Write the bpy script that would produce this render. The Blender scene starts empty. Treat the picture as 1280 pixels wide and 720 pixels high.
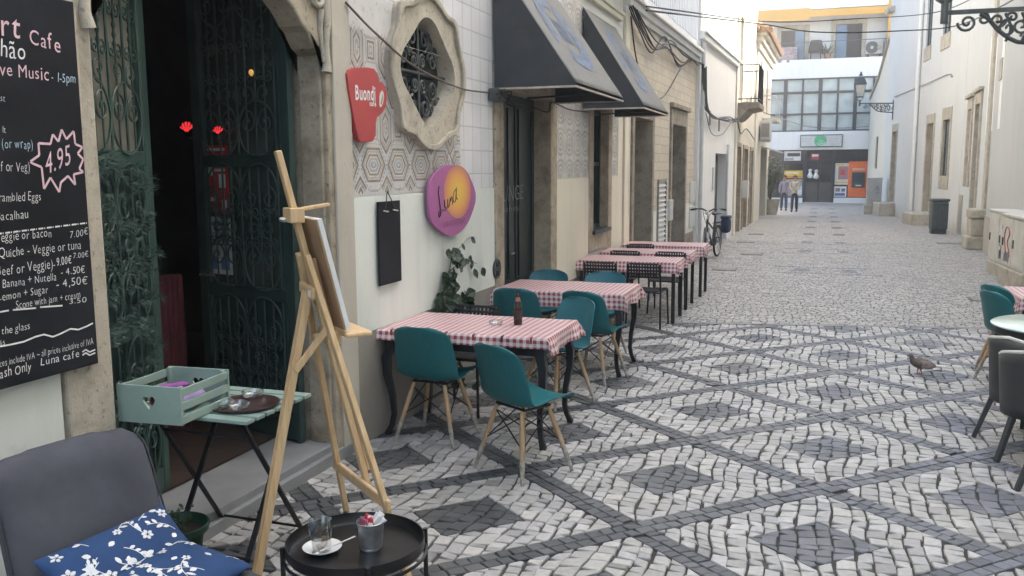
import bpy, bmesh, math, random
from mathutils import Vector, Matrix
rnd = random.Random(11)
S = bpy.context.scene
COL = S.collection
PI = math.pi
rad = math.radians

# ------------------------------------------------------------------ camera
FPX, VPX, VPY, ROLL, CAMH = 1110.0, 1028.0, 206.0, rad(0.3), 1.8
_dx, _dy = VPX-640, VPY-360
_ux = _dx*math.cos(ROLL)-_dy*math.sin(ROLL); _uy = _dx*math.sin(ROLL)+_dy*math.cos(ROLL)
_th = math.atan(-_uy/FPX); _ps = math.atan(_ux/FPX*math.cos(_th))
FWD = Vector((-math.sin(_ps)*math.cos(_th), math.cos(_ps)*math.cos(_th), -math.sin(_th)))
_rt = Vector((math.cos(_ps), math.sin(_ps), 0)); _dn = FWD.cross(_rt)
IR = _rt*math.cos(ROLL)+_dn*math.sin(ROLL); IDN = _dn*math.cos(ROLL)-_rt*math.sin(ROLL)
CAM = Vector((0, 0, CAMH))
cd = bpy.data.cameras.new('camera'); cam = bpy.data.objects.new('camera', cd); COL.objects.link(cam)
cd.sensor_width = 36; cd.lens = 36*FPX/1280; cd.clip_start = .05; cd.clip_end = 600
U_ = -IDN; B_ = -FWD
cam.matrix_world = Matrix(((IR.x, U_.x, B_.x, 0), (IR.y, U_.y, B_.y, 0), (IR.z, U_.z, B_.z, CAMH), (0, 0, 0, 1)))
S.camera = cam
S.cycles.max_bounces = 12; S.cycles.transparent_max_bounces = 24; S.cycles.transmission_bounces = 12

# ------------------------------------------------------------------ daylight
SUN_EL, SUN_AZ = rad(46), rad(62)          # azimuth from +Y towards +X
w = bpy.data.worlds.new('World'); S.world = w; w.use_nodes = True
nt = w.node_tree; bg = nt.nodes['Background']
sky = nt.nodes.new('ShaderNodeTexSky'); sky.sky_type = 'NISHITA'; sky.sun_disc = False
sky.sun_elevation = SUN_EL; sky.sun_rotation = SUN_AZ; sky.air_density = .85; sky.dust_density = 4.0; sky.ozone_density = 0.0
wb = nt.nodes.new('ShaderNodeMix'); wb.data_type = 'RGBA'; wb.blend_type = 'MULTIPLY'; wb.inputs[0].default_value = 1; wb.inputs[7].default_value = (1, .975, .905, 1)   # warm tint on the sky colour, as white balance
nt.links.new(sky.outputs[0], wb.inputs[6]); nt.links.new(wb.outputs[2], bg.inputs[0]); bg.inputs[1].default_value = .15
sl = bpy.data.lights.new('sun', 'SUN'); sl.energy = 2.2; sl.angle = rad(.5); sl.color = (1, .93, .82)
so = bpy.data.objects.new('sun', sl); COL.objects.link(so)
sd = Vector((math.sin(SUN_AZ)*math.cos(SUN_EL), math.cos(SUN_AZ)*math.cos(SUN_EL), math.sin(SUN_EL)))
so.rotation_euler = sd.to_track_quat('Z', 'Y').to_euler(); so.location = (0, 0, 30)
vs = S.view_settings; vs.view_transform = 'Standard'; vs.look = 'None'; vs.gamma = 1; vs.use_curve_mapping = False
vs.exposure = 2.65

# ------------------------------------------------------------------ measuring helpers (photo pixel -> point on a known real plane)
SL = -0.009                                 # the street falls gently away
def gz(y): return SL*y
def ray(x, y): return IR*((x-640)/FPX)+IDN*((y-360)/FPX)+FWD
def on_x(x, y, X): d = ray(x, y); return CAM+d*(X/d.x)
def on_y(x, y, Y): d = ray(x, y); return CAM+d*(Y/d.y)
def on_z(x, y, Z): d = ray(x, y); return CAM+d*((Z-CAMH)/d.z)
def on_g(x, y): d = ray(x, y); return CAM+d*(-CAMH/(d.z-SL*d.y))

# ------------------------------------------------------------------ mesh builder
class MB:
    def __init__(s): s.v = []; s.f = []; s.m = []
    def add(s, vs, fs, m=0):
        b = len(s.v); s.v += [Vector(q) for q in vs]
        for f in fs: s.f.append([b+i for i in f]); s.m.append(m)
    def box(s, c, d, rot=None, m=0, taper=1):
        c = Vector(c); hx, hy, hz = d[0]/2, d[1]/2, d[2]/2
        M = rot if isinstance(rot, Matrix) else (Matrix.Rotation(rot, 3, 'Z') if rot else Matrix.Identity(3))
        p = []
        for z in (-hz, hz):
            t = taper if z > 0 else 1
            for x, y in ((-hx, -hy), (hx, -hy), (hx, hy), (-hx, hy)): p.append(c+M@Vector((x*t, y*t, z)))
        s.add(p, [(3, 2, 1, 0), (4, 5, 6, 7), (0, 1, 5, 4), (1, 2, 6, 5), (2, 3, 7, 6), (3, 0, 4, 7)], m)
    def bar(s, a, b, w, h, up=(0, 0, 1), m=0, w1=None, h1=None):
        a, b = Vector(a), Vector(b); d = (b-a).normalized(); up = Vector(up)
        if abs(d.dot(up)) > .97: up = Vector((1, 0, 0)) if abs(d.x) < .9 else Vector((0, 1, 0))
        r = d.cross(up).normalized(); u = r.cross(d)
        w1 = w1 or w; h1 = h1 or h; p = []
        for q, W, H in ((a, w, h), (b, w1, h1)):
            for i, j in ((-1, -1), (1, -1), (1, 1), (-1, 1)): p.append(q+r*(i*W/2)+u*(j*H/2))
        s.add(p, [(3, 2, 1, 0), (4, 5, 6, 7), (0, 1, 5, 4), (1, 2, 6, 5), (2, 3, 7, 6), (3, 0, 4, 7)], m)
    def tube(s, pts, r, n=8, closed=False, m=0):
        P = [Vector(p) for p in pts]; N = len(P)
        rr = r if isinstance(r, (list, tuple)) else [r]*N
        vs = []; prev = None
        for i in range(N):
            a = P[(i-1) % N] if (closed or i > 0) else P[i]; b = P[(i+1) % N] if (closed or i < N-1) else P[i]
            t = (b-a).normalized() if (b-a).length > 1e-9 else Vector((0, 0, 1))
            if prev is None:
                prev = t.orthogonal().normalized()
            prev = (prev-t*prev.dot(t))
            prev = prev.normalized() if prev.length > 1e-6 else t.orthogonal().normalized()
            q = t.cross(prev)
            for k in range(n):
                an = 2*PI*k/n; vs.append(P[i]+(prev*math.cos(an)+q*math.sin(an))*rr[i])
        fs = []
        for i in range(N if closed else N-1):
            j = (i+1) % N
            for k in range(n): fs.append((i*n+k, i*n+(k+1) % n, j*n+(k+1) % n, j*n+k))
        if not closed: fs += [tuple(range(n-1, -1, -1)), tuple((N-1)*n+k for k in range(n))]
        s.add(vs, fs, m)
    def lathe(s, prof, c=(0, 0, 0), n=24, m=0, ax=None):
        c = Vector(c); vs = []; fs = []
        M = ax if ax is not None else Matrix.Identity(3)
        for r, z in prof:
            for k in range(n): vs.append(c+M@Vector((r*math.cos(2*PI*k/n), r*math.sin(2*PI*k/n), z)))
        L = len(prof)
        for i in range(L-1):
            for k in range(n): fs.append((i*n+k, i*n+(k+1) % n, (i+1)*n+(k+1) % n, (i+1)*n+k))
        if prof[0][0] > 1e-6: fs.append(tuple(range(n-1, -1, -1)))
        if prof[-1][0] > 1e-6: fs.append(tuple((L-1)*n+k for k in range(n)))
        s.add(vs, fs, m)
    def prism(s, poly, O, u, v, nrm, d, m=0):
        O, u, v, nrm = Vector(O), Vector(u), Vector(v), Vector(nrm); N = len(poly)
        p = [O+u*a+v*b for a, b in poly]+[O+u*a+v*b+nrm*d for a, b in poly]
        s.add(p, [tuple(range(N-1, -1, -1)), tuple(range(N, 2*N))]+[(i, (i+1) % N, N+(i+1) % N, N+i) for i in range(N)], m)
    def ring(s, outer, inner, O, u, v, nrm, d, m=0, din=None):
        O, u, v, nrm = Vector(O), Vector(u), Vector(v), Vector(nrm); N = len(outer); din = d if din is None else din
        f = lambda q, e: O+u*q[0]+v*q[1]+nrm*e
        p = [f(q, 0) for q in outer]+[f(q, d) for q in outer]+[f(q, 0) for q in inner]+[f(q, din) for q in inner]
        fs = []
        for i in range(N):
            j = (i+1) % N
            fs += [(i, j, N+j, N+i), (N+i, N+j, 3*N+j, 3*N+i), (3*N+i, 3*N+j, 2*N+j, 2*N+i), (2*N+i, 2*N+j, j, i)]
        s.add(p, fs, m)
    def flat(s, pts, m=0): s.add(pts, [tuple(range(len(pts)))], m)
    def grid(s, fn, nu, nv, m=0, cu=False, cv=False):
        vs = [fn(i/nu, j/nv) for j in range(nv if cv else nv+1) for i in range(nu if cu else nu+1)]
        W = nu if cu else nu+1; H = nv if cv else nv+1; fs = []
        for j in range(nv):
            for i in range(nu):
                a = j*W+i; b = j*W+(i+1) % W; c = ((j+1) % H)*W+(i+1) % W; d = ((j+1) % H)*W+i
                fs.append((a, b, c, d))
        s.add(vs, fs, m)
    def sphere(s, c, r, n=12, m=0):
        c = Vector(c); rx, ry, rz = r if isinstance(r, (tuple, list)) else (r, r, r)
        k = n//2
        vs = []; fs = []
        for i in range(1, k):
            a = PI*i/k
            for j in range(n): vs.append(c+Vector((rx*math.sin(a)*math.cos(2*PI*j/n), ry*math.sin(a)*math.sin(2*PI*j/n), rz*math.cos(a))))
        t = len(vs); vs += [c+Vector((0, 0, rz)), c-Vector((0, 0, rz))]
        for j in range(n):
            fs.append((t, j, (j+1) % n)); fs.append((t+1, (k-2)*n+(j+1) % n, (k-2)*n+j))
        for i in range(k-2):
            for j in range(n): fs.append((i*n+j, (i+1)*n+j, (i+1)*n+(j+1) % n, i*n+(j+1) % n))
        s.add(vs, fs, m)

MW = {}
def link(name, me, parent=None, origin=None):
    o = bpy.data.objects.new(name, me); COL.objects.link(o)
    if parent is not None:
        o.parent = parent; MW[o.name] = MW[parent.name]
    else:
        o.location = origin or (0, 0, 0); MW[o.name] = Matrix.Translation(Vector(origin or (0, 0, 0)))
    return o

def build(name, mb, mats, parent=None, origin=None, local=False, smooth=None, bevel=0, seg=2, sub=0, solid=0, recalc=True):
    """one mesh object out of a builder; vertices are in world space unless local"""
    me = bpy.data.meshes.new(name)
    M = None
    if not local:
        if parent is not None: M = MW[parent.name].inverted()
        elif origin is not None: M = Matrix.Translation(-Vector(origin))
    vs = [M@q for q in mb.v] if M is not None else mb.v
    me.from_pydata([tuple(q) for q in vs], [], mb.f)
    if not isinstance(mats, (list, tuple)): mats = [mats]
    for x in mats: me.materials.append(x)
    me.polygons.foreach_set('material_index', mb.m)
    if recalc:
        bm = bmesh.new(); bm.from_mesh(me); bmesh.ops.recalc_face_normals(bm, faces=bm.faces); bm.to_mesh(me); bm.free()
    if smooth is not None:
        me.polygons.foreach_set('use_smooth', [True]*len(me.polygons)); me.set_sharp_from_angle(angle=rad(smooth))
    me.update()
    o = link(name, me, parent, origin)
    if solid:
        q = o.modifiers.new('solid', 'SOLIDIFY'); q.thickness = solid; q.offset = 0
    if sub:
        q = o.modifiers.new('sub', 'SUBSURF'); q.levels = sub; q.render_levels = sub
    if bevel:
        q = o.modifiers.new('bevel', 'BEVEL'); q.width = bevel; q.segments = seg; q.limit_method = 'ANGLE'; q.angle_limit = rad(35)
    return o

def tag(o, label=None, cat=None, group=None, kind=None):
    if label: o['label'] = label
    if cat: o['category'] = cat
    if group: o['group'] = group
    if kind: o['kind'] = kind
    return o
def thing(name, label, cat, loc=(0, 0, 0), rz=0, group=None):
    o = bpy.data.objects.new(name, None); COL.objects.link(o); o.empty_display_size = .1
    o.location = loc; o.rotation_euler = (0, 0, rz)
    MW[o.name] = Matrix.Translation(Vector(loc))@Matrix.Rotation(rz, 4, 'Z')
    return tag(o, label, cat, group)
def copy_tree(o, parent=None):
    c = o.copy(); COL.objects.link(c); c.parent = parent; MW[c.name] = MW[o.name]
    for ch in [q for q in bpy.data.objects if q.parent == o]: copy_tree(ch, c)
    return c
def dup(o, loc, rz, label, group=None, name=None):
    c = copy_tree(o); c.location = loc; c.rotation_euler = (0, 0, rz)
    tag(c, label, None, group)
    MW[c.name] = Matrix.Translation(Vector(loc))@Matrix.Rotation(rz, 4, 'Z')
    return c

# ------------------------------------------------------------------ materials
class NT:
    def __init__(s, name):
        s.m = bpy.data.materials.new(name); s.m.use_nodes = True; s.t = s.m.node_tree
        s.b = s.t.nodes['Principled BSDF']
    def n(s, typ, **k):
        q = s.t.nodes.new('ShaderNode'+typ)
        for a, b in k.items(): setattr(q, a, b)
        return q
    def l(s, a, b): s.t.links.new(a, b)
    def coord(s, kind='Object'):
        return s.n('TexCoord').outputs[kind]
    def noise(s, scale, detail=4, rough=.55, vec=None):
        q = s.n('TexNoise'); q.inputs['Scale'].default_value = scale; q.inputs['Detail'].default_value = detail; q.inputs['Roughness'].default_value = rough
        s.l(vec if vec is not None else s.coord(), q.inputs['Vector']); return q.outputs['Fac']
    def ramp(s, fac, stops):
        q = s.n('ValToRGB'); e = q.color_ramp.elements
        while len(e) < len(stops): e.new(.5)
        for x, (p, c) in zip(e, stops): x.position = p; x.color = (*c, 1) if len(c) == 3 else c
        s.l(fac, q.inputs[0]); return q.outputs[0]
    def mix(s, fac, a, b, mode='MIX'):
        q = s.n('Mix', data_type='RGBA', blend_type=mode)
        for sock, v in ((q.inputs[0], fac), (q.inputs[6], a), (q.inputs[7], b)):
            if hasattr(v, 'is_linked') or hasattr(v, 'links'): s.l(v, sock)
            elif isinstance(v, (int, float)): sock.default_value = v
            else: sock.default_value = (*v, 1) if len(v) == 3 else v
        return q.outputs[2]
    def math(s, op, a, b=0):
        q = s.n('Math', operation=op)
        for sock, v in ((q.inputs[0], a), (q.inputs[1], b)):
            if hasattr(v, 'links'): s.l(v, sock)
            else: sock.default_value = v
        return q.outputs[0]
    def bump(s, h, strength=.3, dist=.01):
        q = s.n('Bump'); q.inputs['Strength'].default_value = strength; q.inputs['Distance'].default_value = dist
        s.l(h, q.inputs['Height']); s.l(q.outputs[0], s.b.inputs['Normal'])
    def set(s, **k):
        for a, v in k.items():
            sock = s.b.inputs[a.replace('_', ' ')]
            if hasattr(v, 'links'): s.l(v, sock)
            else: sock.default_value = (*v, 1) if isinstance(v, tuple) and len(v) == 3 else v
        return s.m

def mul(c, k): return tuple(min(1, x*k) for x in c)
def P(name, col, rough=.6, metal=0, var=.15, scale=9, bump=0, bscale=60, spec=.5, rvar=.1, **k):
    t = NT(name); f = t.noise(scale)
    c = t.ramp(f, [(.3, mul(col, 1-var)), (.7, mul(col, 1+var))])
    t.set(Base_Color=c, Metallic=metal)
    t.b.inputs['Specular IOR Level'].default_value = spec
    r = t.math('ADD', t.math('MULTIPLY', t.noise(scale*2.3), rvar*2), rough-rvar); t.set(Roughness=r)
    if bump: t.bump(t.noise(bscale, 6), bump, .004)
    t.set(**k)
    return t.m
def plaster(name, col, stain=(.45, .42, .36), amt=.5, bump=.25, dirt_scale=.9, low=None):
    """limewashed wall: broad tone shifts, vertical run marks, scuffs"""
    t = NT(name); co = t.coord()
    mp = t.n('Mapping'); mp.inputs['Scale'].default_value = (2.2, 2.2, .35); t.l(co, mp.inputs[0])
    runs = t.ramp(t.noise(2.2, 6, .62, mp.outputs[0]), [(.5, (0, 0, 0)), (.78, (1, 1, 1))])
    big = t.noise(dirt_scale, 5, .6)
    spots = t.ramp(t.noise(7, 8, .7), [(.6, (0, 0, 0)), (.72, (1, 1, 1))])
    c = t.mix(big, mul(col, .9), mul(col, 1.06))
    c = t.mix(t.math('MULTIPLY', runs, .38*amt), c, stain)
    c = t.mix(t.math('MULTIPLY', spots, .35*amt), c, mul(stain, .9))
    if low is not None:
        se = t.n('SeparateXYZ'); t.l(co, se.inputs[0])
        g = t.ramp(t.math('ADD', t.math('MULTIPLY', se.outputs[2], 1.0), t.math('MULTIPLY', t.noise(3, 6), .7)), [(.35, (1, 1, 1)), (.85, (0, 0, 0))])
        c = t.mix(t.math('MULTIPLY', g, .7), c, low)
    t.set(Base_Color=c, Roughness=.85); t.b.inputs['Specular IOR Level'].default_value = .25
    t.bump(t.math('ADD', t.noise(14, 6), t.math('MULTIPLY', t.noise(70, 4), .4)), bump, .012)
    return t.m
def stone(name, col, dark, scale=5, bump=.5):
    t = NT(name)
    c = t.ramp(t.noise(scale, 9, .68), [(.3, dark), (.52, col), (.75, mul(col, 1.2))])
    pit = t.ramp(t.noise(28, 5, .6), [(.28, (0, 0, 0)), (.42, (1, 1, 1))])
    c = t.mix(pit, mul(dark, .8), c)
    t.set(Base_Color=c, Roughness=.85); t.b.inputs['Specular IOR Level'].default_value = .25
    t.bump(t.math('ADD', t.noise(scale*4, 8, .7), t.math('MULTIPLY', pit, .25)), bump, .02); return t.m
def bricks(name, c1, c2, mortar, bw, bh, ms, off=.5, rough=.6, axes='YZ', bump=.4, var=.12, spec=.4):
    t = NT(name); co = t.coord(); se = t.n('SeparateXYZ'); t.l(co, se.inputs[0]); cb = t.n('CombineXYZ')
    t.l(se.outputs['XYZ'.index(axes[0])], cb.inputs[0]); t.l(se.outputs['XYZ'.index(axes[1])], cb.inputs[1])
    q = t.n('TexBrick'); q.offset = off; q.inputs['Scale'].default_value = 1
    q.inputs['Brick Width'].default_value = bw; q.inputs['Row Height'].default_value = bh; q.inputs['Mortar Size'].default_value = ms; q.inputs['Mortar Smooth'].default_value = .3
    q.inputs['Color1'].default_value = (*c1, 1); q.inputs['Color2'].default_value = (*c2, 1); q.inputs['Mortar'].default_value = (*mortar, 1)
    t.l(cb.outputs[0], q.inputs[0])
    c = t.mix(t.ramp(t.noise(3.5, 8, .65), [(.3, (0, 0, 0)), (.7, (1, 1, 1))]), t.mix(var*2.2, q.outputs[0], mortar), q.outputs[0])
    t.set(Base_Color=c, Roughness=rough); t.b.inputs['Specular IOR Level'].default_value = spec
    h = t.math('ADD', t.math('MULTIPLY', q.outputs['Fac'], -1), t.math('MULTIPLY', t.noise(9, 5), .25)); t.bump(h, bump, .006); return t.m
def gingham(name, red, mid, white, p=.034):
    t = NT(name); co = t.coord(); se = t.n('SeparateXYZ'); t.l(co, se.inputs[0])
    def stripe(s):
        return t.math('GREATER_THAN', t.math('FRACT', t.math('DIVIDE', t.math('ADD', s, 10), p)), .5)
    hz = t.math('ADD', se.outputs[1], se.outputs[2])
    a = stripe(se.outputs[0]); b = stripe(t.math('SUBTRACT', se.outputs[1], se.outputs[2]))
    c = t.mix(t.math('MULTIPLY', t.math('ADD', a, b), .5), white, mid)
    c = t.mix(t.math('MULTIPLY', a, b), c, red)
    c = t.mix(t.math('MULTIPLY', t.noise(5, 5), .25), c, mul(white, .8))
    t.set(Base_Color=c, Roughness=.42); t.b.inputs['Specular IOR Level'].default_value = .45
    t.bump(t.noise(9, 5), .25, .01); return t.m
def wood(name, c1, c2, rough=.5, scale=(30, 30, 2.5)):
    t = NT(name); mp = t.n('Mapping'); mp.inputs['Scale'].default_value = scale; t.l(t.coord(), mp.inputs[0])
    f = t.noise(1.6, 6, .6, mp.outputs[0]); c = t.ramp(f, [(.3, c1), (.7, c2)])
    t.set(Base_Color=c, Roughness=rough); t.bump(f, .08, .003); return t.m
def glass(name, tint=(.93, .955, .95)):
    """thin clear glass: mostly see-through, mirror-like towards its edges"""
    t = NT(name); tr = t.n('BsdfTransparent'); tr.inputs[0].default_value = (*tint, 1); gl_ = t.n('BsdfGlossy'); gl_.inputs['Roughness'].default_value = .03
    lw = t.n('LayerWeight'); lw.inputs[0].default_value = .35; mx = t.n('MixShader'); t.l(t.math('ADD', t.math('MULTIPLY', lw.outputs['Facing'], .85), .15), mx.inputs[0]); t.l(tr.outputs[0], mx.inputs[1]); t.l(gl_.outputs[0], mx.inputs[2])
    t.l(mx.outputs[0], t.t.nodes['Material Output'].inputs[0]); return t.m
def emit(name, col, k):
    t = NT(name); return t.set(Base_Color=col, Emission_Color=col, Emission_Strength=k)

M = {}
M['plaster'] = plaster('white_limewash', (.76, .76, .72), amt=.45)
M['panelwhite'] = plaster('painted_board_white', (.71, .75, .70), (.42, .42, .37), .8, .2)
M['cream'] = plaster('cream_limewash', (.74, .70, .58), (.42, .38, .3), .7, .25)
M['farwhite'] = plaster('far_white_wall', (.76, .765, .75), (.5, .48, .43), .7, .2, .5)
M['farcream'] = plaster('far_cream_wall', (.72, .67, .56), (.45, .41, .34), .6, .3, .5)
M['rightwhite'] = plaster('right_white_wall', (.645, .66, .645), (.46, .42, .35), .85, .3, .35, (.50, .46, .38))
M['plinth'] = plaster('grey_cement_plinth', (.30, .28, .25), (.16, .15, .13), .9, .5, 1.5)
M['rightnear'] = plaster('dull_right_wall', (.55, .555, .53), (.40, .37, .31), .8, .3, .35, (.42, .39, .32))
M['stone'] = stone('limestone_surround', (.40, .35, .27), (.22, .18, .13))
M['stonelight'] = stone('pale_limestone', (.48, .44, .36), (.3, .27, .21), 4)
M['stonegrey'] = stone('grey_weathered_stone', (.30, .27, .22), (.15, .13, .1), 4)
M['stonestrip'] = plaster('whitened_stone_strip', (.50, .47, .40), (.3, .26, .2), .8, .35, 2)
M['green'] = P('green_iron_paint', (.042, .085, .072), .42, .2, .3, 6, .1)
M['greendark'] = P('dark_green_door_paint', (.010, .022, .024), .4, 0, .3, 5, .1)
M['iron'] = P('black_iron', (.02, .023, .025), .5, .3, .3, 12, .1)
M['irongrey'] = P('grey_green_iron', (.075, .085, .085), .5, .3, .25, 12, .1)
M['black'] = P('black_satin_paint', (.008, .008, .010), .42, 0, .3, 8)
M['blackwood'] = P('black_painted_wood', (.010, .011, .014), .45, 0, .5, 6, .1)
M['plasticblack'] = P('black_plastic', (.014, .015, .016), .5, 0, .2, 8)
M['slate'] = P('chalkboard_black', (.013, .0145, .019), .75, 0, .5, 2.5, spec=.25)
M['chalk'] = P('white_chalk_paint', (.78, .78, .76), .9, 0, .15, 40)
M['chalkpink'] = P('pink_chalk_paint', (.78, .55, .60), .9, 0, .15, 40)
M['chalkblue'] = P('pale_blue_chalk_paint', (.55, .72, .82), .9, 0, .15, 40)
M['pine'] = wood('easel_pine', (.58, .38, .19), (.74, .54, .31), .45)
def worn_beech():
    t = NT('worn_chair_beech'); co = t.coord(); mp = t.n('Mapping'); mp.inputs['Scale'].default_value = (30, 30, 2.5); t.l(co, mp.inputs[0])
    c = t.ramp(t.noise(1.6, 6, .6, mp.outputs[0]), [(.3, (.34, .22, .12)), (.7, (.54, .38, .22))])
    se = t.n('SeparateXYZ'); t.l(co, se.inputs[0])
    h = t.math('ADD', se.outputs[2], t.math('MULTIPLY', t.noise(14, 6, .7), .34))
    c = t.mix(t.ramp(h, [(.28, (1, 1, 1)), (.36, (0, 0, 0))]), c, t.ramp(t.noise(38, 5, .7), [(.35, (.16, .14, .12)), (.6, (.46, .43, .38))]))
    t.set(Base_Color=c, Roughness=.6); return t.m
M['beech'] = worn_beech()
def scuffed(name, col, rough):
    t = NT(name); sc = t.ramp(t.noise(9, 9, .75), [(.60, (0, 0, 0)), (.72, (1, 1, 1))]); mp = t.n('Mapping'); mp.inputs['Scale'].default_value = (40, 40, 4); t.l(t.coord(), mp.inputs[0])
    st = t.ramp(t.noise(1.5, 5, .6, mp.outputs[0]), [(.55, (0, 0, 0)), (.75, (1, 1, 1))])
    c = t.mix(t.noise(2.5, 4), mul(col, .85), mul(col, 1.15)); c = t.mix(t.math('MULTIPLY', t.math('ADD', sc, st), .10), c, (.35, .40, .40))
    t.set(Base_Color=c, Roughness=t.math('ADD', t.math('MULTIPLY', t.noise(6, 6, .65), .30), rough-.12)); t.bump(t.noise(120, 3), .03, .002); return t.m
M['teal'] = scuffed('teal_plastic', (.007, .125, .140), .36)
M['tealpale'] = scuffed('faded_teal_plastic', (.03, .17, .21), .40)
M['gingham'] = gingham('red_gingham_oilcloth', (.52, .035, .05), (.62, .30, .32), (.76, .74, .73))
M['awning'] = P('charcoal_awning_cloth', (.046, .050, .056), .85, 0, .15, 5, .1, 120)
M['awningfront'] = plaster('sun_faded_awning_cloth', (.20, .20, .19), (.09, .09, .088), .9, .12, 1.6)
M['awningblue'] = P('faded_blue_awning_print', (.12, .155, .22), .85, 0, .35, 14)
M['glassdark'] = P('dark_window_glass', (.02, .028, .03), .06, 0, .3, 3, spec=.6)
M['glasspale'] = P('pale_blind_glass', (.40, .46, .45), .15, 0, .22, 1.2, spec=.5)
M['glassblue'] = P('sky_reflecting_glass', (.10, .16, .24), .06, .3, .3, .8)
M['clear'] = glass('clear_glass')
M['white'] = P('white_paint', (.78, .78, .76), .5, 0, .06, 6)
M['greywhite'] = P('grey_white_metal', (.55, .56, .55), .5, .1, .1, 6)
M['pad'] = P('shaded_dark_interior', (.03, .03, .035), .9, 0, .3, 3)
M['steel'] = P('steel', (.55, .55, .54), .3, 1, .1, 8)
M['ochre'] = plaster('ochre_band', (.62, .35, .07), (.4, .24, .08), .5, .2, 1)
M['tilered'] = P('clay_roof_tile', (.27, .17, .11), .85, 0, .4, 7, .4, 30)
# ================================================================== GROUND
def attr_mat(name, rough=.8, spec=.35, bump=.35):
    t = NT(name); a = t.n('Attribute'); a.attribute_name = 'tone'
    c = t.mix(t.ramp(t.noise(26, 7, .65), [(.35, (0, 0, 0)), (.7, (1, 1, 1))]), a.outputs['Color'], t.mix(.5, a.outputs['Color'], (.5, .48, .44), 'MULTIPLY'))
    c = t.mix(t.math('MULTIPLY', t.ramp(t.noise(1.1, 6, .6), [(.45, (0, 0, 0)), (.75, (1, 1, 1))]), .35), c, (.30, .285, .26), 'MIX')
    r = t.math('ADD', t.math('MULTIPLY', t.noise(12), .3), rough-.2)
    t.set(Base_Color=c, Roughness=r); t.b.inputs['Specular IOR Level'].default_value = spec
    t.bump(t.math('ADD', t.noise(55, 6, .65), t.math('MULTIPLY', t.noise(18, 4), .8)), bump, .010); return t.m
M['cobble'] = attr_mat('limestone_cobbles', .58, .5)
M['bed'] = P('sandy_joint_bed', (.055, .051, .045), .95, 0, .35, 14, .5, 80)
def far_paving():
    t = NT('worn_far_cobbles'); co = t.coord()
    mp = t.n('Mapping'); mp.inputs['Scale'].default_value = (11, 13, 1); t.l(co, mp.inputs[0])
    v = t.n('TexVoronoi', feature='F1'); v.inputs['Scale'].default_value = 1; v.inputs['Randomness'].default_value = .7; t.l(mp.outputs[0], v.inputs[0])
    e = t.n('TexVoronoi', feature='DISTANCE_TO_EDGE'); e.inputs['Scale'].default_value = 1; e.inputs['Randomness'].default_value = .7; t.l(mp.outputs[0], e.inputs[0])
    ed = t.ramp(e.outputs['Distance'], [(.02, (0, 0, 0)), (.12, (1, 1, 1))])
    hs = t.n('SeparateColor'); t.l(v.outputs['Color'], hs.inputs[0])
    st = t.ramp(hs.outputs[0], [(0, (.36, .345, .315)), (1, (.56, .54, .50))])
    st = t.mix(t.math('MULTIPLY', t.ramp(t.noise(.7, 6, .6), [(.4, (0, 0, 0)), (.75, (1, 1, 1))]), .4), st, (.33, .31, .28))
    c = t.mix(ed, (.16, .15, .135), st)
    t.set(Base_Color=c, Roughness=.7); t.bump(ed, .5, .012); return t.m
M['farpave'] = far_paving()

mb = MB()
for (x0, x1, y0, y1) in ((-250, 250, -250, 250),):
    mb.flat([(x0, y0, gz(y0)-.012), (x1, y0, gz(y0)-.012), (x1, y1, gz(y1)-.012), (x0, y1, gz(y1)-.012)])
tag(build('ground', mb, M['bed']), kind='structure')

def clip(poly, nx, ny, d):
    """keep the side nx*x+ny*y <= d"""
    out = []
    for i in range(len(poly)):
        a, b = poly[i], poly[(i+1) % len(poly)]
        da = nx*a[0]+ny*a[1]-d; db = nx*b[0]+ny*b[1]-d
        if da <= 0: out.append(a)
        if (da < 0 < db) or (db < 0 < da):
            t = da/(da-db); out.append((a[0]+(b[0]-a[0])*t, a[1]+(b[1]-a[1])*t))
    return out
def area(p): return abs(sum(p[i][0]*p[(i+1) % len(p)][1]-p[(i+1) % len(p)][0]*p[i][1] for i in range(len(p))))/2
def shrink(p, g):
    cx = sum(q[0] for q in p)/len(p); cy = sum(q[1] for q in p)/len(p)
    out = []
    for x, y in p:
        dx, dy = x-cx, y-cy; L = math.hypot(dx, dy) or 1e-6
        k = max(.2, 1-g/L*1.25); out.append((cx+dx*k, cy+dy*k))
    return out
OX, OY = .07, 5.22; CX = (.87, .11); CY = (.07, 1.63); DET = CX[0]*CY[1]-CX[1]*CY[0]
def ab(x, y):
    x -= OX; y -= OY
    return (x*CY[1]-y*CY[0])/DET, (CX[0]*y-CX[1]*x)/DET
def pq(x, y): a, b = ab(x, y); return b-a/2, b+a/2
def xy(p, q): b = (p+q)/2; a = q-p; return OX+a*CX[0]+b*CY[0], OY+a*CX[1]+b*CY[1]
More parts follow.
